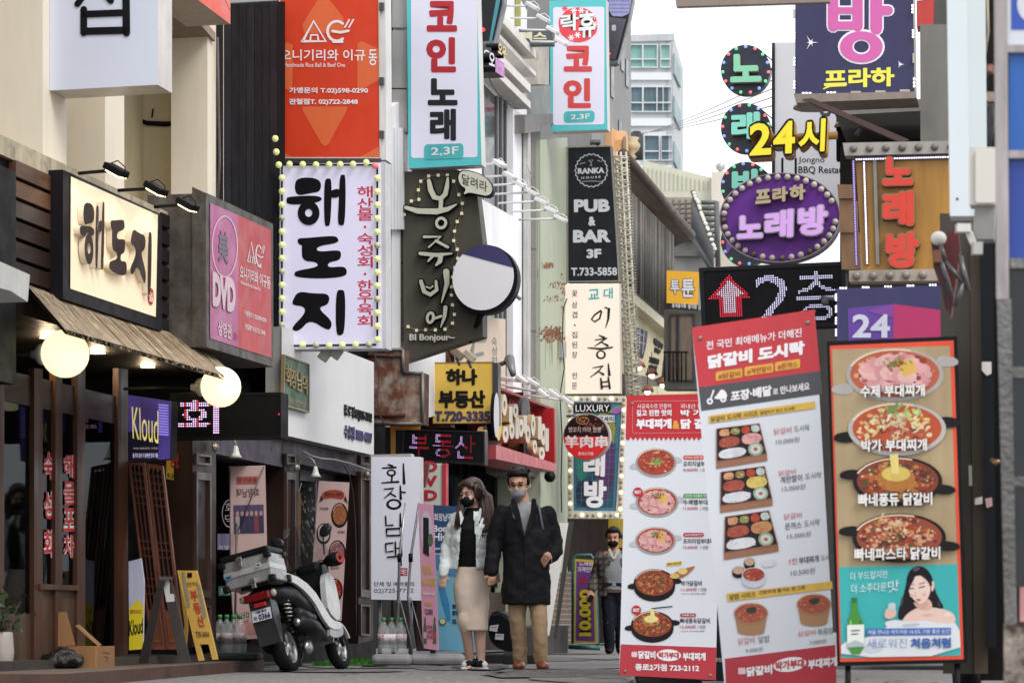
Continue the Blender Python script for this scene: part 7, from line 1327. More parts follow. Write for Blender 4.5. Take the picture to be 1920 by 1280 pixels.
for i, (x, y, r_, so, tp) in enumerate(((658, 404, 44, '#9a5a34', ['#b8863a', '#7a9a4a', '#a84a2a', '#d0c090']), (575, 500, 37, '#b9b4a8', ['#5f8a4a', '#a8c08a', '#d0d2c4', '#b84a3a']), (646, 600, 45, '#8a5a5c', ['#d9cfcf', '#a87a80', '#c9a8a8', '#5a3034']), (563, 692, 38, '#a04a34', ['#b85a44', '#8a2c24', '#c98a5a']), (633, 795, 42, '#9c1c14', ['#b8241a', '#d9b0a0', '#a01c14']))):
    c = f((x, y)); fm.slab(pl, ell(*c, r_ / 2.78, r_ * 1.5 / 2.78 if 0 else r_ / 2.78 * 1.5 * .98, 30), panm, .003); food(fm, pl, c, r_ / 2.78 * .9, r_ / 2.78 * 1.36, 80 + i, panm, M(so, .45), [M(k, .45, .1, 9) for k in tp], .004, None, 36)
for s_, b in (('회장님구이', (555, 362, 600, 378)), ('모듬회세트', (648, 484, 686, 500)), ('회장님덮밥', (610, 672, 655, 686)), ('매운탕', (580, 775, 590, 790))): fm.text(pl, s_, mir([f(p) for p in ((b[0], b[1]), (b[2], b[1]), (b[2], b[3]), (b[0], b[3]))]), M('#5a4442'), .003, .02)
fm.build('print', t); m = MB(); m.tube([pl.pt(565, 905, -.02), pl.pt(530, 1010, .1), pl.pt(520, 1020, .1)], .006, STEEL, 6); m.tube([pl.pt(600, 905, -.02), pl.pt(606, 1030, -.06), pl.pt(610, 1215, -.05)], .008, STEEL, 6); m.build('stand', t)
pl = SP(552, 980, 22.6); q = [(546, 921), (562, 923), (560, 1042), (544, 1040)]; t, fm = cabinet('orange_strip_sign', 'narrow orange upright sign with dark letters behind the scooter windscreen', 'sign', pl, q, .05, M('#c98a34', .45, .05), M('#6a4a24')); fm.vtext(pl, '건소주', 549, 930, 558, 1035, M('#4a2c1c'), gap=.5, off=.006); fm.build('face', t); MB().tube([pl.pt(553, 1040, -.02), Vector((pl.pt(553, 1040).x, pl.pt(553, 1040).y + .02, 0))], .015, BLACK).build('pole', t)
m = MB(); pl = SP(570, 980, 22.8)
for i in range(70): x, y = rnd.uniform(564, 592), rnd.uniform(905, 1040); m.slab(pl, [(x, y), (x + rnd.uniform(1, 3), y + 1), (x + 2, y + rnd.uniform(3, 9)), (x - 1, y + 4)], M(rnd.choice(['#9d9c9c', '#6a6a6c', '#b9b8b8', '#454446']), .25, .1, met=.4), rnd.uniform(0, .1), .004)
m.slab(pl, [(562, 900), (592, 902), (592, 1070), (562, 1070)], M('#5a5a5e', .25, .3, 6, met=.4), -.02, .02); m.build('plastic_curtain', None, 'crinkled clear grey plastic curtain hanging beside the orange upright sign', 'curtain')
# dotted sign over the entrance and beer adverts
pl = SP(320, 780, 18.9); q = [(318, 737), (527, 735), (527, 821), (318, 823)]
t, fm = cabinet('led_sign', 'long black dotted sign with pink white letters lit beside the second globe lamp', 'sign', pl, q, .18, M('#0b0b0d', .6), M('#131315', .6), rim=M('#131315', .6), rimw=(.012, .05))
iq = inq(q, .02, .1, .98, .94); pw_ = M('#dcbcff', .3, .01, em=1.0); dots(fm, pl, iq, 17, 52, [('회', (.06, .03, .44, .93), lambda s, tt: pw_ if int(s * 52) % 6 else rl2, .01), ('poly', [(.0, .1), (.035, .1), (.035, .9), (.0, .9)], M('#9a6aff', .3, .01, em=1.0))], .012, .40, M('#08080a', .5)); fm.slab(pl, ell(523, 776, 1.5), rl2, .02); fm.build('face', t)
pl = SP(240, 800, 18.1, 20); q = [(240, 740), (322, 752), (318, 860), (241, 866)]
t, fm = cabinet('beer_lightbox', 'purple and black beer lightbox with yellow gothic lettering over the lattice doors', 'sign', pl, q, .1, M('#42347c', .4, .4, 4, em=.4), M('#1a1a1e', .5)); fm.slab(pl, inq(q, 0, .55, .72, 1), M('#1f1b30', .4, .2, em=.2), .006); fm.text(pl, 'Kloud', [(247, 762), (297, 770), (297, 832), (249, 822)], M('#e3d88a', .4, .03, em=.35), .0075, .0); fm.text(pl, '100% 발효원액 그대로', rc(250, 838, 296, 842), M('#b8b4c8', em=.2), .008); fm.text(pl, '물 타지 않아 더 풍부한 맛과 거품', rc(249, 849, 296, 858), M('#c9c8f0', em=.3), .008, .03)
for i in range(12): fm.slab(pl, rc(297, 757 + i * 5, 316, 760 + i * 5, .08), M('#8a7ad8', .4, em=.6), .009 + i * .0001)
fm.build('face', t)
pl = SP(238, 1130, 18.4); q = [(241, 1052), (264, 1046), (270, 1090), (268, 1216), (242, 1218)]
t = thing('beer_banner', 'white and yellow beer banner standing behind the leaning lattice doors', 'banner', P(255, 1218, 18.4)); fm = MB(); fm.slab(pl, q, M('#b9bcd4', .45, .1), 0, .02); fm.slab(pl, [(242, 1140), (258, 1122), (269, 1135), (268, 1216), (242, 1218)], M('#d9c42a', .45, .05), .004); fm.text(pl, '클라우드', rc(244, 1142, 266, 1150), M('#a8542a'), .006, .02); fm.text(pl, 'Kloud', [(242, 1163), (268, 1158), (268, 1186), (242, 1192)], INK, .006, .02); fm.build('print', t)
pl = SP(326, 870, 19.3, 8); q = [(313, 836), (342, 839), (341, 902), (311, 897)]; t, fm = cabinet('estate_sign', 'small yellow sign with red letters above the lattice doors', 'sign', pl, q, .04, M('#c9b03a', .45, .08), M('#6a5a24')); fm.text(pl, '동산', [(319, 845), (340, 848), (340, 878), (318, 876)], RED, .006, .04); fm.text(pl, '9-3434', [(314, 886), (338, 888), (338, 898), (313, 896)], INK, .006, .02); fm.build('face', t)
# leaning lattice doors
def lattice(q, lab):
    pl = SP(290, 1050, 18.7, 6); t = thing('lattice_door', lab, 'door', P((q[2][0] + q[3][0]) / 2, q[3][1], 18.7), 'reddish lattice doors leaning in the entrance'); wd = M('#6a3520', .4, .2, 3)
    m = MB(); m.frame(pl, q, (.13, .02), wd, .02, .04); m.build('frame', t); m = MB()
    for s in (.36, .63): m.slab(pl, inq(q, s - .04, .02, s + .04, .80), M('#4a2418', .4, .2), .012, .02)
    for i, tt in enumerate((.06, .10, .14, .18, .22, .42, .46, .50, .62, .66, .70)): m.slab(pl, inq(q, .12, tt, .88, tt + .008), M('#4a2418', .4, .2), .008 + i * .0002, .02)
    m.build('lattice', t); m = MB(); m.slab(pl, inq(q, .1, .79, .9, .985), wd, .01, .02); m.frame(pl, inq(q, .2, .82, .8, .96), (.06, .06), M('#7a4428', .4), .016, .01); m.build('lower_panel', t)
    m = MB(); m.slab(pl, inq(q, .12, .03, .88, .78), M('#1a1312', .3), -.01, .005); m.build('pane', t)
lattice([(240, 862), (270, 866), (309, 1217), (283, 1217)], 'reddish lattice door leaning in the entrance, left of the pair'); lattice([(274, 868), (305, 873), (345, 1216), (312, 1217)], 'reddish lattice door leaning in the entrance, right one beside the yellow board')
# dark steel A-frame stand
Ya = 17.6; t = thing('steel_stand', 'dark bent steel strap stand with a white sticker at its peak', 'sign stand', P(310, 1243, Ya)); sm = M('#3b3532', .35, .2, 2, met=.3)
pl = SP(310, 1160, Ya, 10); m = MB(); m.slab(pl, [(298, 1084), (310, 1084), (278, 1243), (259, 1243)], sm, .05, .008); m.slab(pl, [(300, 1080), (321, 1083), (357, 1240), (336, 1242), (312, 1128)], M('#4a4440', .35, .2, 2, met=.3), .0, .008); m.slab(pl, [(298, 1080), (320, 1080), (318, 1086), (300, 1087)], M('#6a6664', .3, met=.4), .052, .06); m.build('strap', t); m = MB(); m.slab(pl, [(304, 1086), (317, 1086), (318, 1112), (326, 1113), (327, 1127), (312, 1128)], M('#c9c6c4', .5), .006, .004); m.build('sticker', t)
# yellow estate agent A board
pl = SP(365, 1150, 18.6, 8); t = thing('sandwich_board', 'yellow folding A board with red painted letters down its face', 'sandwich board', P(370, 1236, 18.6)); yw = M('#c9a24a', .45, .1, 3); m = MB(); m.slab(pl, [(332, 1069), (369, 1069), (408, 1235), (398, 1236), (391, 1207), (374, 1207), (382, 1237), (372, 1238)], yw, 0, .025); m.build('front_board', t)
m = MB(); m.slab(SP(365, 1150, 18.9, 8), [(333, 1068), (345, 1069), (352, 1180), (346, 1240), (338, 1240), (346, 1170)], M('#a8843a', .45, .1), 0, .02); m.build('rear_board', t); fm = MB()
for s_, q in (('산미', [(348, 1090), (369, 1090), (371, 1098), (350, 1099)]),): fm.text(pl, s_, q, M('#4a3a1c'), .004, .01)
for i, ch in enumerate('부동산'): fm.text(pl, ch, [(355 + i * 6, 1106 + i * 24), (368 + i * 6, 1105 + i * 24), (373 + i * 6, 1125 + i * 24), (360 + i * 6, 1127 + i * 24)], M('#b03a2c'), .004, .03)
fm.text(pl, '739-3434', [(366, 1183), (391, 1183), (393, 1194), (369, 1195)], M('#4a3a1c'), .004, .02); fm.slab(pl, [(340, 1072), (346, 1072), (357, 1136), (351, 1139)], M('#9c9486', .3, met=.3), .004); fm.slab(pl, [(369, 1095), (375, 1095), (387, 1156), (381, 1158)], M('#9c9486', .3, met=.3), .004); fm.slab(pl, rc(351, 1073, 360, 1082), INK, .004); fm.build('lettering', t)
# cardboard box, loose cardboard, black bag, plant pot
t = thing('cardboard_box', 'open brown cardboard box with flaps up on the pavement by the shop window', 'box', P(170, 1254, 17.0)); cb = M('#9a6f48', .7, .12, 3); pl = SP(150, 1225, 17.0, 12); m = MB(); m.slab(pl, [(128, 1211), (179, 1211), (179, 1254), (128, 1252)], cb, 0, .25); m.build('body', t); pl2 = SP(179, 1225, 17.0, -30); m = MB(); m.slab(pl2, [(179, 1211), (215, 1210), (215, 1251), (179, 1254)], M('#7f5a3a', .7, .12, 3), 0, .02); m.build('side', t); m = MB(); m.slab(pl, [(141, 1172), (148, 1170), (190, 1208), (184, 1211)], M('#b08a62', .7), -.05, .006); m.build('flap', t)
fm = MB(); fm.stroke(pl2, [(193, 1222), (205, 1224)], 1, INK, .003); fm.stroke(pl2, [(196, 1230), (203, 1232), (200, 1238)], 1, INK, .003); fm.build('marking', t)
for q, lab in (([(92, 1147), (103, 1146), (117, 1210), (108, 1211)], 'narrow strip of cardboard leaning on the shop panel'), ([(104, 1147), (124, 1146), (141, 1209), (116, 1211)], 'wider piece of cardboard leaning on the shop panel beside the box')): m = MB(); m.slab(SP(110, 1180, 17.35, 5), q, cb, 0, .008); m.build('cardboard', None, lab, 'cardboard', 'loose cardboard pieces')
m = MB(); r2 = random.Random(21); c = P(117, 1240, 16.9); c.z = .085
for i in range(46): a = r2.uniform(0, 6.28); rr = r2.uniform(0, .13); m.ball(c + Vector((rr * math.cos(a), rr * .7 * math.sin(a), .045 + r2.uniform(-.01, .06) * (1 - rr * 5))), r2.uniform(.035, .065), INK, 8, (1, .8, .75))
bg_ = fuse(m, .009, 3, .018, .05); bg_.mats = [M('#191a1a', .18, .3, 9, bump=.6)]; bg_.build('rubbish_bag', None, 'crumpled shiny black rubbish bag beside the cardboard box', 'bag')
t = thing('potted_plant', 'pale plant pot with dark leafy plant at the left edge by the shop door', 'plant', P(8, 1241, 16.4)); c = Vector((P(2, 1241, 16.4).x, 16.4, .085)); MB().lathe(c, [(.05, 0), (.075, .02), (.085, .12), (.075, .24), (.07, .25), (.06, .22)], M('#a79f96', .5, .08), 20).build('pot', t); m = MB(); r2 = random.Random(33)
for i in range(90):
    b = c + Vector((r2.gauss(0, .07), r2.gauss(0, .07), .26 + abs(r2.gauss(0, .14)))); d = Vector((r2.gauss(0, 1), r2.gauss(0, 1), r2.gauss(.3, .6))).normalized() * r2.uniform(.05, .1); n_ = d.orthogonal().normalized() * .016; m.add([b, b + d * .5 + n_, b + d, b + d * .5 - n_], [[0, 1, 2, 3]], M(r2.choice(['#2c3a22', '#3a4c2a', '#24301c']), .5, .2, 9))
for i in range(7): m.tube([c + Vector((0, 0, .2)), c + Vector((r2.gauss(0, .08), r2.gauss(0, .08), .45))], .004, M('#3a3a24'), 5)
m.build('foliage', t)
# black rounded case with stickers, base frame, poster board, price board, far street
t = thing('black_case', 'large black rounded soft case with two white stickers leaning behind the couple', 'case', P(955, 1226, 23.6)); pl = SP(955, 1185, 23.6, 20); bc = M('#1c1c1e', .45, .25, 3); m = MB(); pg = smooth([(918, 1150), (932, 1144), (955, 1158), (970, 1180), (968, 1205), (962, 1224), (930, 1214), (914, 1192)], 2); m.slab(pl, pg, bc, .0, .28); m.build('body', t)
m = MB(); m.stroke(pl, [(932, 1145), (965, 1160), (985, 1190), (975, 1225)], 3, M('#35353a', .5), .01); m.stroke(pl, [(921, 1152), (938, 1150), (956, 1164), (964, 1186), (960, 1212)], 2, M('#3b3b40'), .012); m.build('piping', t); m = MB()
for q, s_ in (([(919, 1172), (935, 1170), (932, 1184), (917, 1181)], '화분'), ([(929, 1187), (945, 1188), (944, 1199), (928, 1198)], '용달')): m.slab(pl, q, M('#d3cfcf', .5), .014); m.text(pl, s_, inq(q, .15, .2, .85, .5), M('#b8404a'), .016, .01)
m.build('sticker', t); m = MB(); p = P(955, 1232, 23.5); m.box((p.x, 23.6, .05), (.62, .4, .09), M('#2a2928', .6, .2), None, .01); m.build('pallet', None, 'dark low pallet under the black rounded case', 'pallet')
m = MB(); pl = SP(1045, 1090, 28.5, -4); m.slab(pl, [(1012, 978), (1066, 980), (1030, 1190), (1008, 1200)], M('#dedbd6', .5, .05), 0, .02); m.build('board', None, 'plain pale board leaning behind the man in the black coat', 'board'); m = MB(); m.slab(pl, [(1066, 976), (1076, 978), (1044, 1198), (1038, 1196)], M('#3a3632', .5), -.03, .03); m.build('board_edge', None, 'dark timber strut behind the leaning pale board', 'post')
pl = SP(1094, 1125, 31.6); q = [(1078, 1047), (1114, 1049), (1120, 1206), (1076, 1204)]; t, fm = cabinet('price_board', 'purple price board with yellow border and large yellow figures running down', 'sign board', pl, q, .1, M('#c9b03a', .45, .06), M('#2f4a46', .5)); fm.slab(pl, inq(q, .08, .03, .9, .975), M('#73408a', .45, .08), .006); fm.text(pl, '노래방', rc(1086, 1053, 1112, 1060), wt, .009, .02); fm.text(pl, '가격인하', rc(1083, 1062, 1114, 1072), wt, .009, .02)
for i in range(2): fm.slab(pl, rc(1087, 1082 + i * 7, 1098, 1087 + i * 7), M('#b8203a'), .009)
q2 = [(1085, 1103), (1109, 1103), (1110, 1193), (1084, 1193)]; tl, tr, br, bl_ = q2; fm.text(pl, '10.000', [bl_, tl, tr, br][::1], M('#1f1a1c'), .009, .13); fm.text(pl, '10.000', [(bl_[0] + 1, bl_[1] - 1), (tl[0] + 1, tl[1] + 1), (tr[0] - 1, tr[1] + 1), (br[0] - 1, br[1] - 1)], M('#e0c83a', .45), .012, .055); fm.build('face', t)
m = MB(); pl = SP(1094, 1125, 31.9); gm = M('#2f6a62', .4); m.tube([pl.pt(1074, 1206), pl.pt(1074, 1052), pl.pt(1080, 1040), pl.pt(1108, 1040), pl.pt(1116, 1052), pl.pt(1122, 1208)], .02, gm); m.tube([pl.pt(1066, 1212), pl.pt(1125, 1214)], .03, gm); m.build('stand', t)
B10 = thing('far_street_front', 'dim far alley front with yellow awnings and red light strip behind the older man', 'building', P(1120, 1180, 44)); pl = SP(1120, 1100, 44)
flat(B10, 'wall', M('#4a4038', .7, .35, 1.5), [[(1030, 640), (1420, 640), (1420, 1205), (1030, 1205)]], pl, 0, 1); flat(B10, 'awning', M('#c2a63a', .5, .1), [[(1112, 975), (1170, 968), (1170, 1000), (1118, 1004)], [(1118, 1012), (1170, 1010), (1170, 1026), (1120, 1026)]], pl, .6, .5)
flat(B10, 'window', M('#7d98a8', .3, .3, 3), [[(1075, 985), (1110, 985), (1110, 1035), (1075, 1035)]], pl, .1, .1); flat(B10, 'light_strip', M('#e03a44', .4, .02, em=1.0), [rc(1096, 975, 1100, 1045)], pl, .5, .05); flat(B10, 'column', M('#6a6a6c', .5, .2), [[(1112, 975), (1122, 975), (1116, 1050), (1106, 1050)]], pl, .7, .1); flat(B10, 'sign_panel', M('#a03a3a', .5, .2), [rc(1120, 1030, 1180, 1060), rc(1060, 990, 1074, 1040)], pl, .3, .1)
flat(B10, 'lower_wall', M('#6a6460', .7, .3), [rc(1060, 1150, 1200, 1200)], pl, .2, .1)
# ------------------------------------------------------------------ scooter (x right, y forward, z up, rear axle over the origin)
def swap(m): m.v = [Vector((v.x, v.z, v.y)) for v in m.v]; return m
ST = Vector(((546 - 960) / F * 19.9, 19.9, 0)); SM = Matrix.Translation(ST) @ Matrix.Rotation(R(-17), 4, 'Z') @ Matrix.Rotation(R(-14), 4, 'Y') @ Matrix.Scale(.92, 4)
t = thing('scooter', 'white and black scooter with silver top box leaning on its stand, seen from behind', 'scooter', ST)
def sp(m, name, par=None): m.xform(SM); return m.build(name, par or t)
TY = M('#19191b', .75, .2, 6); BP = M('#1d1d20', .4, .2, 4); WP = M('#b4b5b5', .28, .1, 5); AL = M('#a9abac', .35, .2, 6, met=.35); CH = M('#b5b5b4', .2, .1, met=.8)
def prof(poly, x0, x1, mat, m=None):                   # side outline in (y, z) pulled across from x0 to x1
    m = m or MB(); n = len(poly); tri = [list(k) for k in tessellate_polygon([[Vector((a, b, 0)) for a, b in poly]])]
    vs = [Vector((x, a, b)) for x in (x0, x1) for a, b in poly]; return m.add(vs, tri + [[n + i for i in k] for k in tri] + [[i, (i + 1) % n, n + (i + 1) % n, n + i] for i in range(n)], mat)
for y, r, w_ in ((0, .215, .062), (1.24, .205, .05)):
    c = Vector((0, y, r)); wh_ = sp(MB().lathe(c, [(r - .075, -w_ * .8), (r - .03, -w_), (r - .005, -w_ * .6), (r, 0), (r - .005, w_ * .6), (r - .03, w_), (r - .075, w_ * .8)], TY, 36, (1, 0, 0), True, False), 'tyre')
    m = MB(); m.lathe(c, [(r - .07, -w_ * .7), (r - .085, -w_ * .3), (r - .085, w_ * .3), (r - .07, w_ * .7), (r - .06, w_ * .72), (r - .06, -w_ * .72)], AL, 30, (1, 0, 0), True, False); m.lathe(c, [(.04, -.05), (.045, 0), (.04, .05)], AL, 14, (1, 0, 0))
    for k in range(5): a = R(72 * k); m.tube([c + Vector((.02, .03 * math.cos(a), .03 * math.sin(a))), c + Vector((.02, (r - .075) * math.cos(a + .2), (r - .075) * math.sin(a + .2)))], [.02, .014], AL, 8)
    sp(m, 'rim')
sp(prof([(-.34, .66), (-.22, .66), (-.2, .50), (-.27, .25), (-.31, .25), (-.36, .48)], -.1, .1, M('#36383b', .4, .15)), 'mudguard')
pm = MB(); pz = M('#c6c8d2', .4, .03); c0, c1 = Vector((-.09, -.375, .46)), Vector((.09, -.375, .46)); up = Vector((0, .02, .10)); pm.add([c0, c1, c1 + up, c0 + up], [[0, 1, 2, 3]], pz); bb_ = Vector((0, .008, 0)); pm.add([c0, c1, c1 + up, c0 + up] + [k + bb_ for k in (c0, c1, c1 + up, c0 + up)], [[4, 5, 6, 7], [0, 1, 5, 4], [1, 2, 6, 5], [2, 3, 7, 6], [3, 0, 4, 7]], M('#7a7c80', .4))
for s_, a, b, d, e_ in (('0366', .34, .95, .08, .6), ('서울 종로', .2, .8, .68, .9), ('아', .08, .26, .1, .5)):
    v, f_, _ = glyphs(s_, .03); pm.add([c0 + (c1 - c0) * (a + (b - a) * x) + up * (d + (e_ - d) * (1 - y)) + Vector((0, -.004, 0)) for x, y in v], f_, M('#2a3a78', .5))
sp(pm, 'number_plate')
tail = MB(); tail.loft([((0, .66, -.36), .10, .035), ((0, .67, -.28), .14, .075), ((0, .67, -.1), .16, .10), ((0, .66, .15), .17, .12), ((0, .58, .42), .15, .13), ((0, .48, .6), .12, .1)], BP, 20); sp(swap(tail), 'tail')
for s in (-1, 1):
    sp(prof(smooth([(-.36, .76), (-.1, .79), (.2, .73), (.46, .60), (.60, .42), (.72, .34), (.98, .33), (1.0, .40), (.80, .42), (.70, .52), (.5, .72), (.1, .84), (-.3, .82)], 1), s * .15, s * .178, WP), 'side_panel')
    sp(prof(smooth([(.68, .26), (1.0, .27), (1.06, .36), (.98, .40), (.72, .36)], 1), s * .13, s * .17, M('#8a8b8c', .4)), 'footboard_trim')
    sp(prof(smooth([(.78, .50), (.98, .40), (1.1, .52), (1.12, .80), (1.0, .88), (.88, .82), (.80, .64)], 1), s * .12, s * .17, WP), 'leg_shield')
sp(prof([(.3, .30), (.98, .28), (1.0, .34), (.3, .38)], -.14, .14, BP), 'footboard'); sp(prof(smooth([(.9, .36), (1.0, .36), (1.12, .62), (1.14, .9), (1.02, .98), (.95, .9)], 1), -.13, .13, BP), 'front_cowl')
st_ = MB(); st_.loft([((0, .80, -.16), .10, .03), ((0, .83, -.05), .15, .05), ((0, .82, .2), .15, .05), ((0, .77, .4), .14, .05), ((0, .76, .62), .09, .04)], M('#161618', .5, .15, 4), 18); sp(swap(st_), 'seat')
lm = MB(); lm.box((0, -.37, .665), (.24, .05, .07), M('#7a161c', .2, .1), None, .015); sp(lm, 'tail_light'); lm = MB(); lm.box((.01, -.372, .595), (.11, .03, .035), M('#b01f24', .25, em=.05), None, .006); sp(lm, 'reflector')
for s in (-1, 1): lm = MB(); lm.ball(Vector((s * .14, -.34, .67)), .042, M('#b9a79c', .2, .1), 12, (.7, .6, .8)); sp(lm, 'turn_signal')
bx = Matrix.Rotation(R(-4), 3, 'X'); m = MB(); m.box((-.02, -.24, .885), (.44, .34, .24), AL, bx, .012); m.box((-.02, -.247, .885), (.445, .345, .05), M('#c2c3c4', .35, .08, met=.3), bx, .006); box_ = sp(m, 'top_box')
m = MB(); m.box((-.02, -.24, 1.03), (.455, .355, .055), BP, bx, .015); sp(m, 'lid', box_)
for dx in (-.235, .195):
    for dy in (-.41, -.07): m = MB(); m.box((dx, dy - .01, .785), (.06, .06, .06), BP, bx, .012); sp(m, 'corner_guard', box_); m = MB(); m.box((dx, dy - .01, .99), (.06, .06, .05), BP, bx, .012); sp(m, 'corner_guard', box_)
for x, z in ((-.06, .985), (.02, .78)): m = MB(); m.box((x, -.43, z), (.045, .025, .09), CH, bx, .006); m.box((x, -.44, z + .02), (.06, .02, .03), CH, bx, .005); sp(m, 'latch', box_)
for x, z, c_, w_ in ((-.19, .88, '#5a8fb0', .06), (.1, .92, '#d4d2ce', .045)): m = MB(); m.box((x, -.433, z), (w_, .004, .035), M(c_, .4), bx); m.box((x, -.435, z), (w_ * .6, .004, .015), M('#2a3a4a', .4), bx); sp(m, 'sticker', box_)
m = MB(); m.box((0, -.2, .76), (.26, .36, .03), BP, None, .008); sp(m, 'rack')
m = MB(); m.tube([(.10 + .032 * math.cos(k * .9), -.03 + .10 * k / 60 + .032 * math.sin(k * .9), .64 - .3 * k / 60) for k in range(61)], .008, M('#b9b7b0', .3, met=.5), 6); m.tube([(.10, -.03, .68), (.10, .08, .3)], .012, BP); sp(m, 'shock_absorber')
m = MB(); m.tube([(.15, .62, .25), (.17, .5, .30), (.18, .3, .34), (.18, -.05, .40)], [.02, .03, .075, .07], BP, 16); sp(m, 'muffler'); m = MB(); m.tube([(.19, .3, .43), (.19, -.02, .48)], [.04, .05], M('#2b2b2e', .3), 12); m.lathe(Vector((.18, -.05, .40)), [(.03, 0), (.035, .02)], CH, 12, (0, -1, 0)); sp(m, 'heat_shield')
m = MB(); m.box((-.1, .2, .36), (.14, .5, .2), BP, None, .05); m.ball(Vector((-.13, .0, .3)), .12, BP, 14, (.6, 1.1, .9)); m.box((0, .35, .4), (.2, .3, .2), BP, None, .04); m.lathe(Vector((.09, .24, .2)), [(.001, 0), (.06, 0), (.07, .02), (.05, .05), (.001, .05)], CH, 16, (1, 0, 0)); sp(m, 'engine')
m = MB(); m.tube([(-.12, .35, .22), (-.2, .25, .0)], .014, BP); m.tube([(-.09, .2, .2), (-.1, .02, .05), (.1, .02, .05), (.09, .2, .2)], .012, BP); sp(m, 'stand')
fm_ = MB(); pr = [(1.24 + .232 * math.cos(R(a)), .205 + .232 * math.sin(R(a))) for a in range(20, 175, 10)] + [(1.24 + .212 * math.cos(R(a)), .205 + .212 * math.sin(R(a))) for a in range(170, 15, -10)]; prof(pr, -.062, .062, WP, fm_); sp(fm_, 'front_fender'); m = MB()
for s in (-1, 1): m.tube([(s * .06, 1.24, .205), (s * .06, 1.1, .62)], .018, BP)
sp(m, 'fork')
m = MB(); m.tube([(0, 1.1, .6), (0, 1.02, .92)], .025, BP); m.tube([(-.31, .92, .94), (-.15, 1.0, .96), (.15, 1.0, .96), (.31, .92, .94)], .014, BP); m.box((0, 1.03, .93), (.24, .16, .12), BP, None, .05); sp(m, 'handlebar')
for s in (-1, 1):
    m = MB(); m.lathe(Vector((s * .17, .99, .96)), [(.03, 0), (.055, .05), (.066, .12), (.06, .18), (.05, .19)], M('#1b1a1c', .7, .25, 6), 18, (s * .9, -.42, -.02)); mf = sp(m, 'hand_muff'); m = MB(); m.lathe(Vector((s * .17, .99, .96)) + Vector((s * .9, -.42, -.02)) * .19, [(.001, -.02), (.042, -.015), (.05, .01), (.042, .008), (.001, -.005)], M('#a8342a', .6, .2, 6), 18, (s * .9, -.42, -.02)); sp(m, 'lining', mf)
    m = MB(); m.tube([(s * .17, 1.0, 1.03), (s * .2, 1.0, 1.2)], .007, BP); m.ball(Vector((s * .24, .99, 1.24)), .07, M('#26262a', .12, .1), 16, (1.05, .28, .72), Matrix.Rotation(R(-35 * s), 3, 'Y')); sp(m, 'mirror')
m = MB(); g_ = [];
for i in range(9):
    z = .98 + .36 * i / 8; w_ = .2 * (1 - .35 * (i / 8) ** 3); g_ += [Vector((w_ * (j / 4 - 1), 1.14 - .16 * i / 8 - .05 * abs(j / 4 - 1) ** 2, z)) for j in range(9)]
m.add(g_, [[r_ * 9 + c, r_ * 9 + c + 1, (r_ + 1) * 9 + c + 1, (r_ + 1) * 9 + c] for r_ in range(8) for c in range(8)], GLASS((.78, .8, .8), 'screen', .2), True); sp(m, 'windscreen')

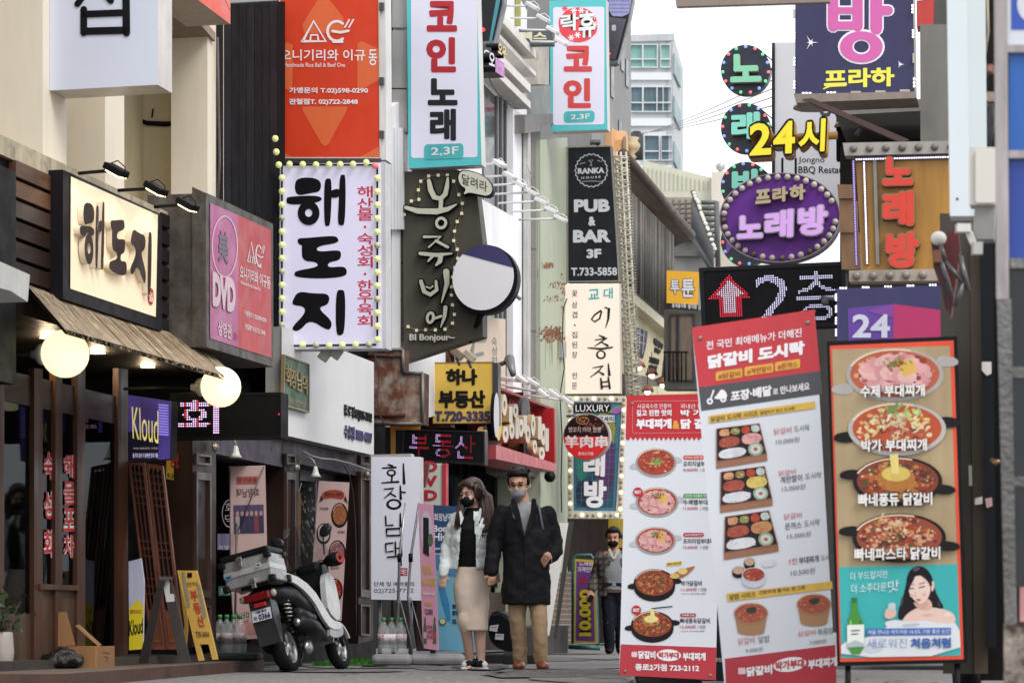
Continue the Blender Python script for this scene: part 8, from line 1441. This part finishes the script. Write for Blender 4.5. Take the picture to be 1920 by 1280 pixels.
# ------------------------------------------------------------------ people
SK = M('#c4977e', .55, .06, 9); SK2 = M('#cda592', .55, .06, 9); HAIR = M('#191515', .45, .25, 30, st=(1, 1, .15)); BRHAIR = M('#3d2720', .42, .3, 40, st=(1, 1, .12))
class Fig:
    def __init__(s, Y): s.Y = Y; s.k = Y / F
    def p(s, x, y, d=0.0):                              # pixel place at this person's depth, d metres farther; true distance keeps the size
        v = P(x, y, s.Y); return Vector((v.x, s.Y + d, v.z))
    def limb(s, m, pts, r, mat):
        q = [s.p(*a) for a in pts]; m.tube(q, r, mat, 14)
        for a, b in zip(q, r): m.ball(a, b, mat, 12)
    def torso(s, m, rings, mat, n=28, pw=2.3): m.loft([(s.p(x, y, d), w * s.k, dp) for x, y, d, w, dp in rings], mat, n, True, True, pw)
    def hand(s, m, w, d, mat, side=1, size=1.0, curl=.5, flat=Vector((0, -1, 0))):
        """palm and five separate bent fingers; w wrist, d direction, side which way the thumb leaves"""
        d = Vector(d).normalized(); a = d.cross(flat).normalized() * side; n = a.cross(d).normalized() * side; L_ = .095 * size; w = Vector(w)
        rot = Matrix((a, n, d)).transposed(); m.ball(w + d * L_ * .5, .045 * size, mat, 14, (.92, .42, 1.15), rot)
        for i, (o, l) in enumerate(((-.031, .066), (-.011, .078), (.010, .072), (.030, .056))):
            b = w + d * L_ * .93 + a * o * size; l *= size; c = curl + .12 * i; p1 = b + (d * math.cos(c * .5) + n * -math.sin(c * .5)) * l * .48; p2 = p1 + (d * math.cos(c * 1.3) + n * -math.sin(c * 1.3)) * l * .32; p3 = p2 + (d * math.cos(c * 2.0) + n * -math.sin(c * 2.0)) * l * .24
            m.tube([b - d * .02, p1, p2, p3], [.0095 * size, .009 * size, .0082 * size, .006 * size], mat, 8)
        b = w + d * L_ * .32 - a * .036 * size; p1 = b + (-a * .6 + d * .7 - n * .3).normalized() * .034 * size; p2 = p1 + (-a * .25 + d * .9 - n * .35).normalized() * .03 * size; m.tube([b + a * .015, b, p1, p2], [.014 * size, .0125 * size, .0105 * size, .0075 * size], mat, 8)
    def head(s, m, cx, cy, h, mat, yaw=0, pitch=0, d=0):
        c = s.p(cx, cy, d); q = Matrix.Rotation(R(yaw), 3, 'Z') @ Matrix.Rotation(R(pitch), 3, 'X'); E = lambda x, y, z: c + q @ Vector((x, y, z)) * (h / .23)
        b = lambda x, y, z, r, sq: m.ball(E(x, y, z), r * h / .23, mat, 18, sq, q)
        b(0, .015, .03, .085, (.92, 1.1, 1.0)); b(0, -.025, -.03, .068, (.92, .95, 1.1)); b(0, -.045, -.085, .035, (1, .9, .8)); b(0, -.1, -.022, .016, (.8, 1, 1)); m.tube([E(0, -.085, .015), E(0, -.106, -.022)], [.009 * h / .23, .014 * h / .23], mat, 10)
        for sx in (-1, 1): b(sx * .03, -.082, .014, .014, (1.3, .5, .6)); b(sx * .079, .01, -.012, .026, (.35, .7, 1.15)); b(sx * .04, -.072, -.03, .024, (1, .7, .8))
        b(0, -.087, .03, .05, (1, .25, .25)); b(0, -.088, -.062, .02, (1.2, .5, .5))
        return E, q
def eyes(body, E, h, lip=None):
    dk = M('#1c1412', .4); k = h / .23
    def near(c, q, rx, rz):
        v = c - E(*q); return abs(v.x) < rx * k and abs(v.z) < rz * k and abs(v.y) < .03 * k
    paint(body, dk, lambda c: any(near(c, (sx * .031, -.088, .010), .0135, .0045) or near(c, (sx * .032, -.088, .032), .018, .0048) for sx in (-1, 1)))
    if lip: paint(body, lip, lambda c: near(c, (0, -.093, -.06), .022, .006))

# man in the long black coat
A_ = Fig(20.7); t = thing('person', 'man in a long black coat, grey mask and beige trousers walking hand in hand', 'person', A_.p(990, 1255)); m = MB()
E, q = A_.head(m, 973, 908, .255, SK, -12, 14, -.02)
A_.limb(m, [(976, 925, .02), (982, 955, .04)], [.06, .062], SK)
A_.torso(m, [(986, 1128, .03, 38, .11), (986, 1085, .02, 40, .12), (985, 1040, .02, 36, .11), (984, 1000, .02, 40, .115), (983, 968, .03, 42, .10), (982, 952, .04, 26, .07)], SK)
A_.limb(m, [(940, 968, .03), (925, 1018, .03), (922, 1072, -.05)], [.055, .045, .03], SK); A_.limb(m, [(1028, 964, .03), (1040, 1012, .05), (1031, 1044, -.09)], [.045, .03, .026], SK)
A_.limb(m, [(970, 1125, .03), (971, 1170, .02), (976, 1238, .08)], [.07, .045, .036], SK); A_.limb(m, [(1004, 1125, .03), (1011, 1170, -.05), (1014, 1236, -.03)], [.07, .045, .036], SK)
A_.limb(m, [(976, 1246, .07), (974, 1250, -.03)], [.03, .026], SK); A_.limb(m, [(1014, 1244, -.04), (1016, 1249, -.13)], [.03, .026], SK)
A_.hand(m, A_.p(922, 1070, -.05), (.02, -.02, -1), SK, -1, .95, .8, Vector((.5, -1, 0))); A_.hand(m, A_.p(1030, 1036, -.13), (-.5, .2, -.8), SK, 1, .9, .3)
b = fuse(m, .0075, 3); eyes(b, E, .255); body = b.build('body', t)
m = MB(); h_ = lambda x, y, z, r, sq: m.ball(E(x, y, z), r * 1.06, HAIR, 18, sq, q)
h_(0, .035, .05, .088, (.98, 1.05, .95)); h_(0, -.02, .092, .06, (1.25, 1.1, .6)); h_(-.05, -.035, .085, .035, (1, 1, .8)); h_(.05, -.035, .088, .035, (1, 1, .8))
for sx in (-1, 1): h_(sx * .073, .0, .03, .035, (.45, 1, 1.2))
r2 = random.Random(41)
for i in range(60): a = r2.uniform(-2.6, 2.6); z = r2.uniform(.07, .12); p0 = E(.075 * math.sin(a) * .9, -.06 * math.cos(a) * .9 + .01, z); m.tube([p0, p0 + Vector((r2.gauss(0, .012), r2.gauss(-.008, .012), r2.uniform(-.012, .022)))], [.012, .004], HAIR, 6)
fuse(m, .007, 1).build('hair', body)
m = MB(); MKc = M('#8d9098', .75, .15, 20); m.ball(E(0, -.062, -.052), .073, MKc, 18, (.9, .82, .72), q); m.ball(E(0, -.095, -.035), .035, MKc, 12, (1, .6, 1), q); mk = fuse(m, .007, 2); mk.v = [v for v in mk.v]; mk.build('mask', t)
m = MB()
for sx in (-1, 1): m.tube([E(sx * .03 + .019 * math.cos(a), -.098, .008 + .014 * math.sin(a)) for a in [R(30 * k) for k in range(13)]], .0016, INK, 5); m.tube([E(sx * .05, -.095, .012), E(sx * .082, .0, .008)], .0018, INK, 5); m.tube([E(sx * .062, -.06, -.035), E(sx * .084, .01, -.005)], .0022, M('#c9c8c6'), 5)
m.tube([E(-.012, -.1, .012), E(.012, -.1, .012)], .0018, INK, 5); m.build('glasses', t)
m = MB(); GS = M('#8d8f91', .8, .08, 12); A_.torso(m, [(984, 1050, .015, 30, .10), (984, 1005, .0, 30, .112), (983, 970, .01, 31, .11), (981, 952, .02, 27, .09), (979, 940, .02, 18, .07)], GS); fuse(m, .012, 3, .012, .12).build('shirt', t)
CT = M('#131419', .8, .2, 5, spec=.25)
m = MB(); A_.torso(m, [(986, 1133, .03, 47, .17), (986, 1110, .03, 46, .165), (987, 1070, .02, 44, .155), (987, 1040, .02, 43, .15), (987, 1000, .02, 45, .15), (986, 975, .03, 46, .135), (985, 960, .04, 42, .11), (983, 950, .04, 32, .095), (981, 940, .05, 20, .08)], CT)
A_.limb(m, [(942, 963, .03), (927, 1014, .02), (921, 1070, -.04)], [.076, .068, .058], CT); A_.limb(m, [(1026, 962, .03), (1041, 1014, .05), (1043, 1032, .0), (1030, 1046, -.08)], [.074, .064, .06, .054], CT)
ct = fuse(m, .0115, 3, .034, .10)
# open front: the V down to the button
kp = []; V0 = lambda v: HZ - (v.z - HC) / v.y * F; X0 = lambda v: 960 + v.x / v.y * F
for i, f_ in enumerate(ct.f):
    c = sum((ct.v[j] for j in f_), Vector()) / len(f_); y, x = V0(c), X0(c)
    if c.y < 20.72 and y < 1006 and abs(x - (981 + (y - 940) * .03)) < 21 * (1006 - y) / 66: continue
    kp.append(i)
ct.f = [ct.f[i] for i in kp]; ct.m = [0] * len(kp); ct.sm = [True] * len(kp); coat = ct.build('coat', t)
m = MB(); m.stroke(SP(960, 970, 20.55, 0), [(962, 938), (968, 960), (982, 1004)], [9, 13, 3], CT, .015, .02); m.stroke(SP(960, 970, 20.55, 0), [(1001, 938), (1001, 960), (985, 1004)], [9, 13, 3], CT, .02, .02); m.build('lapel', coat)
m = MB(); m.stroke(SP(960, 970, 20.55, 0), [(984, 1006), (986, 1060), (987, 1130)], .8, M('#2b2c33', .7), -.005, .01, cap=False); m.stroke(SP(960, 970, 20.55, 0), [(1010, 1034), (1029, 1046)], 1.2, M('#2b2c33', .7), .01, .01, cap=False); m.ball(A_.p(979, 1010, -.15), .009, INK, 8); m.build('seam', coat)
TR = M('#a38a6a', .8, .08, 6)
m = MB(); A_.limb(m, [(970, 1110, .03), (970, 1160, .0), (974, 1205, .05), (976, 1240, .08)], [.085, .07, .062, .06], TR); A_.limb(m, [(1006, 1110, .03), (1011, 1160, -.05), (1013, 1205, -.07), (1014, 1236, -.03)], [.085, .07, .062, .06], TR); fuse(m, .010, 3, .016, .05).build('trousers', t)
SB = M('#7a3f26', .35, .15, 8)
for x, y, d in ((974, 1247, .02), (1016, 1245, -.10)):
    m = MB(); c = A_.p(x, y, d); z0 = max(.0, 0); m.ball(Vector((c.x, c.y + .09, .05)), .045, M('#2a1c16', .5), 12, (1, 1.3, 1.1)); m.ball(Vector((c.x, c.y - .03, .042)), .05, SB, 14, (1.0, 2.2, .9)); m.ball(Vector((c.x + (.01 if x > 1000 else -.01), c.y - .1, .036)), .047, SB, 14, (1.05, 1.2, .75)); s_ = fuse(m, .007, 3); s_.v = [Vector((v.x, v.y, max(v.z, .012))) for v in s_.v]; s_.mats = [SB]; so_ = s_.build('shoe', t); m = MB(); m.box((c.x, c.y - .02, .008), (.095, .29, .016), M('#3a2118', .6), None, .007); m.build('sole', so_)
m = MB(); m.tube([A_.p(x, y, d) for x, y, d in ((1002, 938, -.02), (1010, 950, -.08), (1016, 985, -.10), (1022, 1010, -.02))], .012, M('#5a5f6a', .6), 6); m.build('bag_strap', t)

# woman in the pale jacket
W_ = Fig(20.95); t = thing('person', 'long haired woman walking in cropped pale denim jacket, black mask and beige skirt', 'person', W_.p(888, 1258)); m = MB()
E, q = W_.head(m, 883, 926, .228, SK2, -38, 12, -.02)
W_.limb(m, [(888, 942, .03), (888, 966, .04)], [.045, .05], SK2)
W_.torso(m, [(884, 1125, .03, 33, .11), (884, 1095, .03, 34, .12), (884, 1058, .02, 23, .085), (883, 1020, .0, 26, .095), (884, 990, .0, 30, .10), (885, 970, .03, 30, .075), (887, 960, .04, 15, .05)], SK2)
W_.limb(m, [(856, 974, .03), (840, 1024, .05), (831, 1074, .0)], [.045, .037, .026], SK2); W_.limb(m, [(914, 974, .03), (922, 1024, .06), (929, 1072, -.02)], [.045, .037, .026], SK2)
W_.limb(m, [(872, 1115, .03), (874, 1178, -.08), (882, 1240, .05)], [.08, .052, .034], SK2); W_.limb(m, [(899, 1115, .03), (899, 1178, -.02), (902, 1238, .0)], [.08, .054, .034], SK2)
W_.limb(m, [(882, 1246, .04), (878, 1252, -.08)], [.03, .026], SK2); W_.limb(m, [(902, 1244, .0), (905, 1250, -.12)], [.03, .026], SK2)
W_.hand(m, W_.p(831, 1074, .0), (-.08, -.12, -1), SK2, 1, .88, .45); W_.hand(m, W_.p(929, 1068, -.06), (.08, .0, -1), SK2, -1, .85, .9, Vector((-.4, -1, 0)))
b = fuse(m, .007, 3); eyes(b, E, .228); body = b.build('body', t)
m = MB(); h_ = lambda x, y, z, r, sq: m.ball(E(x, y, z), r, BRHAIR, 18, sq, q)
h_(0, .035, .045, .095, (.97, 1.05, 1.0)); h_(0, -.005, .095, .06, (1.3, 1.2, .6))
for sx in (-1, 1): h_(sx * .078, .0, .02, .04, (.5, 1.2, 1.6)); h_(sx * .05, -.05, .075, .036, (1, .8, .8))
r2 = random.Random(43); hm_ = m; m = MB()
def lock(pts, r): m.tube([W_.p(*a) for a in pts], r, BRHAIR, 8)
for i in range(110): j = r2.gauss(0, 5); dd = r2.uniform(-.02, .06); lock([(898 + j * .6, 905 + abs(j), dd + .03), (910 + j, 930, dd), (914 + j, 958, dd - .03), (908 + j * 1.3, 988 + r2.uniform(-8, 6), dd - .09), (901 + j * 1.5, 1008 + r2.uniform(-12, 10), dd - .10)], [.012, .011, .009, .006, .0015])
for i in range(40): j = r2.gauss(0, 3); dd = r2.uniform(-.03, .01); lock([(878 + j * .4, 903, dd), (868 + j, 935, dd - .02), (864 + j, 962, dd - .09), (860 + j * 1.3, 988 + r2.uniform(-6, 8), dd - .10)], [.008, .007, .006, .0015])
for i in range(40): j = r2.gauss(0, 8); lock([(893 + j, 910, .1), (898 + j, 950, .11), (900 + j, 990, .11), (900 + j * 1.2, 1015, .11)], [.016, .016, .012, .003])
for i in range(70): a = r2.uniform(-1.9, 1.9); p0 = E(.09 * math.sin(a), .03 - .07 * math.cos(a), .12 - .05 * abs(a)); m.tube([p0, p0 + Vector((r2.gauss(.012, .02), r2.gauss(0, .015), -.03)), p0 + Vector((r2.gauss(.02, .03), r2.gauss(.01, .02), -.1))], [.006, .004, .001], BRHAIR, 5)
hr = fuse(hm_, .006, 2); hr.add(m.v, m.f, BRHAIR, True); hr.build('hair', body)
m = MB(); MB2 = M('#121214', .7, .15, 20); m.ball(E(0, -.06, -.05), .071, MB2, 18, (.92, .82, .72), q); m.ball(E(0, -.098, -.03), .03, MB2, 12, (.9, .6, 1), q); mk = fuse(m, .006, 2); mk.build('mask', t); m = MB()
for sx in (-1, 1): m.tube([E(sx * .06, -.055, -.035), E(sx * .084, .01, -.005)], .002, INK, 5)
m.build('mask_loop', t)
TB = M('#111113', .85, .2, 9, spec=.2); m = MB(); W_.torso(m, [(884, 1064, .02, 25, .096), (884, 1040, .01, 26, .098), (883, 1020, -.005, 28, .106), (884, 992, -.01, 32, .115), (885, 972, .02, 32, .09), (887, 958, .03, 16, .062), (887, 951, .03, 12, .055)], TB); fuse(m, .010, 3, .012, .08).build('top', t)
DN = M('#dbe2e3', .85, .07, 14); m = MB(); W_.torso(m, [(881, 1066, .03, 38, .125), (881, 1040, .02, 37, .128), (882, 1010, .0, 37, .135), (884, 985, .0, 38, .13), (885, 968, .03, 35, .1), (887, 957, .05, 20, .075)], DN)
W_.limb(m, [(857, 974, .03), (840, 1022, .05), (832, 1066, .0), (831, 1074, -.01)], [.07, .058, .046, .046], DN); W_.limb(m, [(912, 974, .03), (920, 1022, .06), (927, 1062, -.02)], [.07, .055, .044], DN)
jk = fuse(m, .0105, 3, .03, .07); kp = []
for i, f_ in enumerate(jk.f):
    c = sum((jk.v[j] for j in f_), Vector()) / len(f_); y, x = V0(c), X0(c); lo_ = 866 - (y - 960) * .07; hi_ = 889 + (y - 960) * .0 + (4 if y > 1000 else 0)
    if c.y < 20.99 and y > 945 and lo_ < x < hi_: continue
    kp.append(i)
jk.f = [jk.f[i] for i in kp]; jk.m = [0] * len(kp); jk.sm = [True] * len(kp); jo = jk.build('jacket', t); jp = SP(880, 1000, 20.77, 0); m = MB(); sd_ = M('#b5bec0', .8)
for pts in ([(845, 1002), (862, 1003)], [(893, 1000), (915, 1000)], [(893, 968), (893, 1060)], [(843, 1062), (858, 1065)], [(893, 1058), (917, 1056)], [(849, 1006), (850, 1058)], [(906, 1008), (907, 1054)]): m.stroke(jp, pts, .7, sd_, -.01 if pts[0][0] > 870 else -.0, .004, cap=False)
for y in (985, 1005, 1025, 1045): m.ball(W_.p(896, y, -.155), .007, M('#8a8d8f', .3, met=.6), 8)
m.build('stitching', jo); m = MB(); m.stroke(SP(880, 965, 20.83, 0), [(863, 959), (866, 971), (864, 982)], [4, 7, 2], DN, .02, .02); m.stroke(SP(880, 965, 20.83, 0), [(901, 954), (898, 968), (893, 982)], [4, 7, 2], DN, .02, .02); m.build('collar', jo)
SKT = M('#d2c0b0', .8, .06, 5); m = MB(); W_.torso(m, [(888, 1182, -.02, 27, .13), (887, 1160, -.02, 28, .135), (885, 1130, .0, 32, .14), (884, 1100, .03, 35.5, .14), (884, 1078, .03, 31, .12), (884, 1060, .02, 25.5, .098)], SKT, 30); m.ball(W_.p(874, 1162, -.07), .085, SKT, 16, (.9, 1, 1.3)); fuse(m, .010, 4, .02, .16).build('skirt', t)
for x, y, d in ((881, 1248, -.02), (904, 1246, -.07)):
    m = MB(); c = W_.p(x, y, d); CV = M('#26262c', .75, .15, 9); m.ball(Vector((c.x, c.y + .07, .055)), .04, CV, 12, (1, 1.2, 1.1)); m.ball(Vector((c.x - .01, c.y - .02, .045)), .042, CV, 14, (1, 2.1, .95)); s_ = fuse(m, .0065, 3); paint(s_, M('#d6d4d0', .6), lambda v: v.y < c.y - .085); paint(s_, M('#c9c7c6', .6), lambda v: abs(v.x - c.x + .01) < .012 and v.z > .055 and v.y < c.y + .04); turn = Matrix.Translation(c) @ Matrix.Rotation(R(-28 if x < 890 else 24), 4, 'Z') @ Matrix.Translation(-c); s_.xform(turn); so_ = s_.build('shoe', t); m = MB(); m.loft([((c.x - .008, c.y - .005, 0), .038, .122), ((c.x - .008, c.y - .005, .022), .039, .124)], M('#d9d6d2', .6), 24); m.xform(turn); m.build('sole', so_)
# older man further up the alley
G_ = Fig(31.0); t = thing('person', 'older man in checked brown jacket and black mask further up the alley', 'person', G_.p(1148, 1226)); m = MB()
E, q = G_.head(m, 1150, 1008, .25, M('#b5846a', .55, .06, 9), -8, 8, 0); SK3 = M('#b5846a', .55, .06, 9)
G_.limb(m, [(1151, 1020, .02), (1151, 1036, .03)], [.055, .06], SK3); G_.torso(m, [(1150, 1110, .02, 22, .11), (1150, 1085, .0, 23, .12), (1150, 1055, .0, 25, .12), (1150, 1040, .02, 26, .1), (1150, 1032, .03, 15, .07)], SK3)
G_.limb(m, [(1125, 1044, .02), (1118, 1080, .05), (1108, 1108, -.08)], [.055, .045, .03], SK3); G_.limb(m, [(1176, 1044, .02), (1183, 1080, .05), (1178, 1112, .0)], [.055, .045, .03], SK3)
G_.limb(m, [(1140, 1108, .02), (1141, 1165, -.04), (1143, 1216, .0)], [.085, .06, .042], SK3); G_.limb(m, [(1160, 1108, .02), (1162, 1165, .04), (1163, 1214, .1)], [.085, .06, .042], SK3); G_.hand(m, G_.p(1108, 1107, -.08), (-.25, -.3, -.8), SK3, 1, 1.0, .9)
b = fuse(m, .009, 3); eyes(b, E, .25); body = b.build('body', t)
m = MB(); h_ = lambda x, y, z, r, sq: m.ball(E(x, y, z), r * 1.08, HAIR, 16, sq, q); h_(0, .035, .05, .09, (1, 1.05, .95)); h_(0, -.025, .09, .058, (1.35, 1.1, .6))
for sx in (-1, 1): h_(sx * .075, .0, .035, .038, (.5, 1, 1.2))
fuse(m, .008, 1).build('hair', body); m = MB(); m.ball(E(0, -.06, -.055), .074, MB2, 16, (.92, .82, .72), q); fuse(m, .008, 2).build('mask', t)
m = MB(); G_.torso(m, [(1151, 1106, .0, 24, .14), (1151, 1090, .0, 24, .14), (1151, 1070, -.01, 25, .14), (1151, 1045, .0, 24, .125), (1151, 1033, .02, 15, .08)], M('#7d8184', .8, .08, 9)); sh = fuse(m, .013, 3, .015, .1); sh.build('shirt', t); m = MB(); pl = SP(1150, 1040, 30.86, 0); m.stroke(pl, [(1143, 1030), (1150, 1046)], [5, 3], M('#c9bfb0', .7), .012, .015); m.stroke(pl, [(1160, 1030), (1152, 1046)], [5, 3], M('#c9bfb0', .7), .014, .015); m.build('collar', t)
m = MB(); m.stroke(pl, [(1130, 1095), (1172, 1095)], 6, INK, -.0, .02, cap=False); m.slab(pl, rc(1148, 1092, 1155, 1098), CH, .006, .005); m.build('belt', t)
NV = M('#191b26', .8, .15, 6); m = MB(); G_.limb(m, [(1140, 1100, .02), (1141, 1165, -.03), (1143, 1216, .0)], [.10, .075, .062], NV); G_.limb(m, [(1161, 1100, .02), (1163, 1165, .04), (1164, 1214, .1)], [.10, .075, .062], NV); fuse(m, .013, 3, .025, .08).build('trousers', t)
JK = M('#5a514c', .85, .2, 8); m = MB(); G_.torso(m, [(1151, 1118, .02, 31, .16), (1151, 1090, .02, 30, .155), (1151, 1060, .01, 31, .155), (1151, 1046, .02, 32, .14), (1151, 1034, .04, 20, .09)], JK); G_.limb(m, [(1126, 1044, .02), (1118, 1078, .05), (1110, 1103, -.06)], [.08, .068, .055], JK); G_.limb(m, [(1176, 1044, .02), (1184, 1080, .05), (1179, 1106, .0)], [.08, .068, .055], JK); jk = fuse(m, .013, 3, .03, .12); kp = []
for i, f_ in enumerate(jk.f):
    c = sum((jk.v[j] for j in f_), Vector()) / len(f_); y, x = V0(c), X0(c)
    if c.y < 31.0 and y > 1024 and abs(x - 1154) < 7 + (y - 1030) * .12 and x > 1138: continue
    kp.append(i)
jk.f = [jk.f[i] for i in kp]; jk.sm = [True] * len(kp); jk.m = [0] * len(kp)
CK = M('#352f2c', .85, .15, 9); CK2 = M('#76685e', .85, .15, 9); ia, ib = jk.mi(CK), jk.mi(CK2)
for k, f_ in enumerate(jk.f):                           # woven check
    c = sum((jk.v[j] for j in f_), Vector()) / len(f_); u, v_ = int(c.x / .022) % 3, int(c.z / .026) % 3
    if u == 0 or v_ == 0: jk.m[k] = ia
    elif u == 1 and v_ == 1: jk.m[k] = ib
jk.build('jacket', t)
m = MB(); p = G_.p(1106, 1122, -.16); m.box(p, (.06, .02, .1), INK, Matrix.Rotation(R(30), 3, 'Y'), .006); m.build('phone', None, 'dark phone held in the hand of the older man in the checked jacket', 'phone')
for x, y, d in ((1141, 1222, -.08), (1163, 1220, .05)): c = G_.p(x, y, d); m = MB(); m.ball(Vector((c.x, c.y, .045)), .05, INK, 12, (1, 2.3, .9)); s_ = fuse(m, .009, 2); s_.v = [Vector((v.x, v.y, max(v.z, .004))) for v in s_.v]; s_.build('shoe', t)
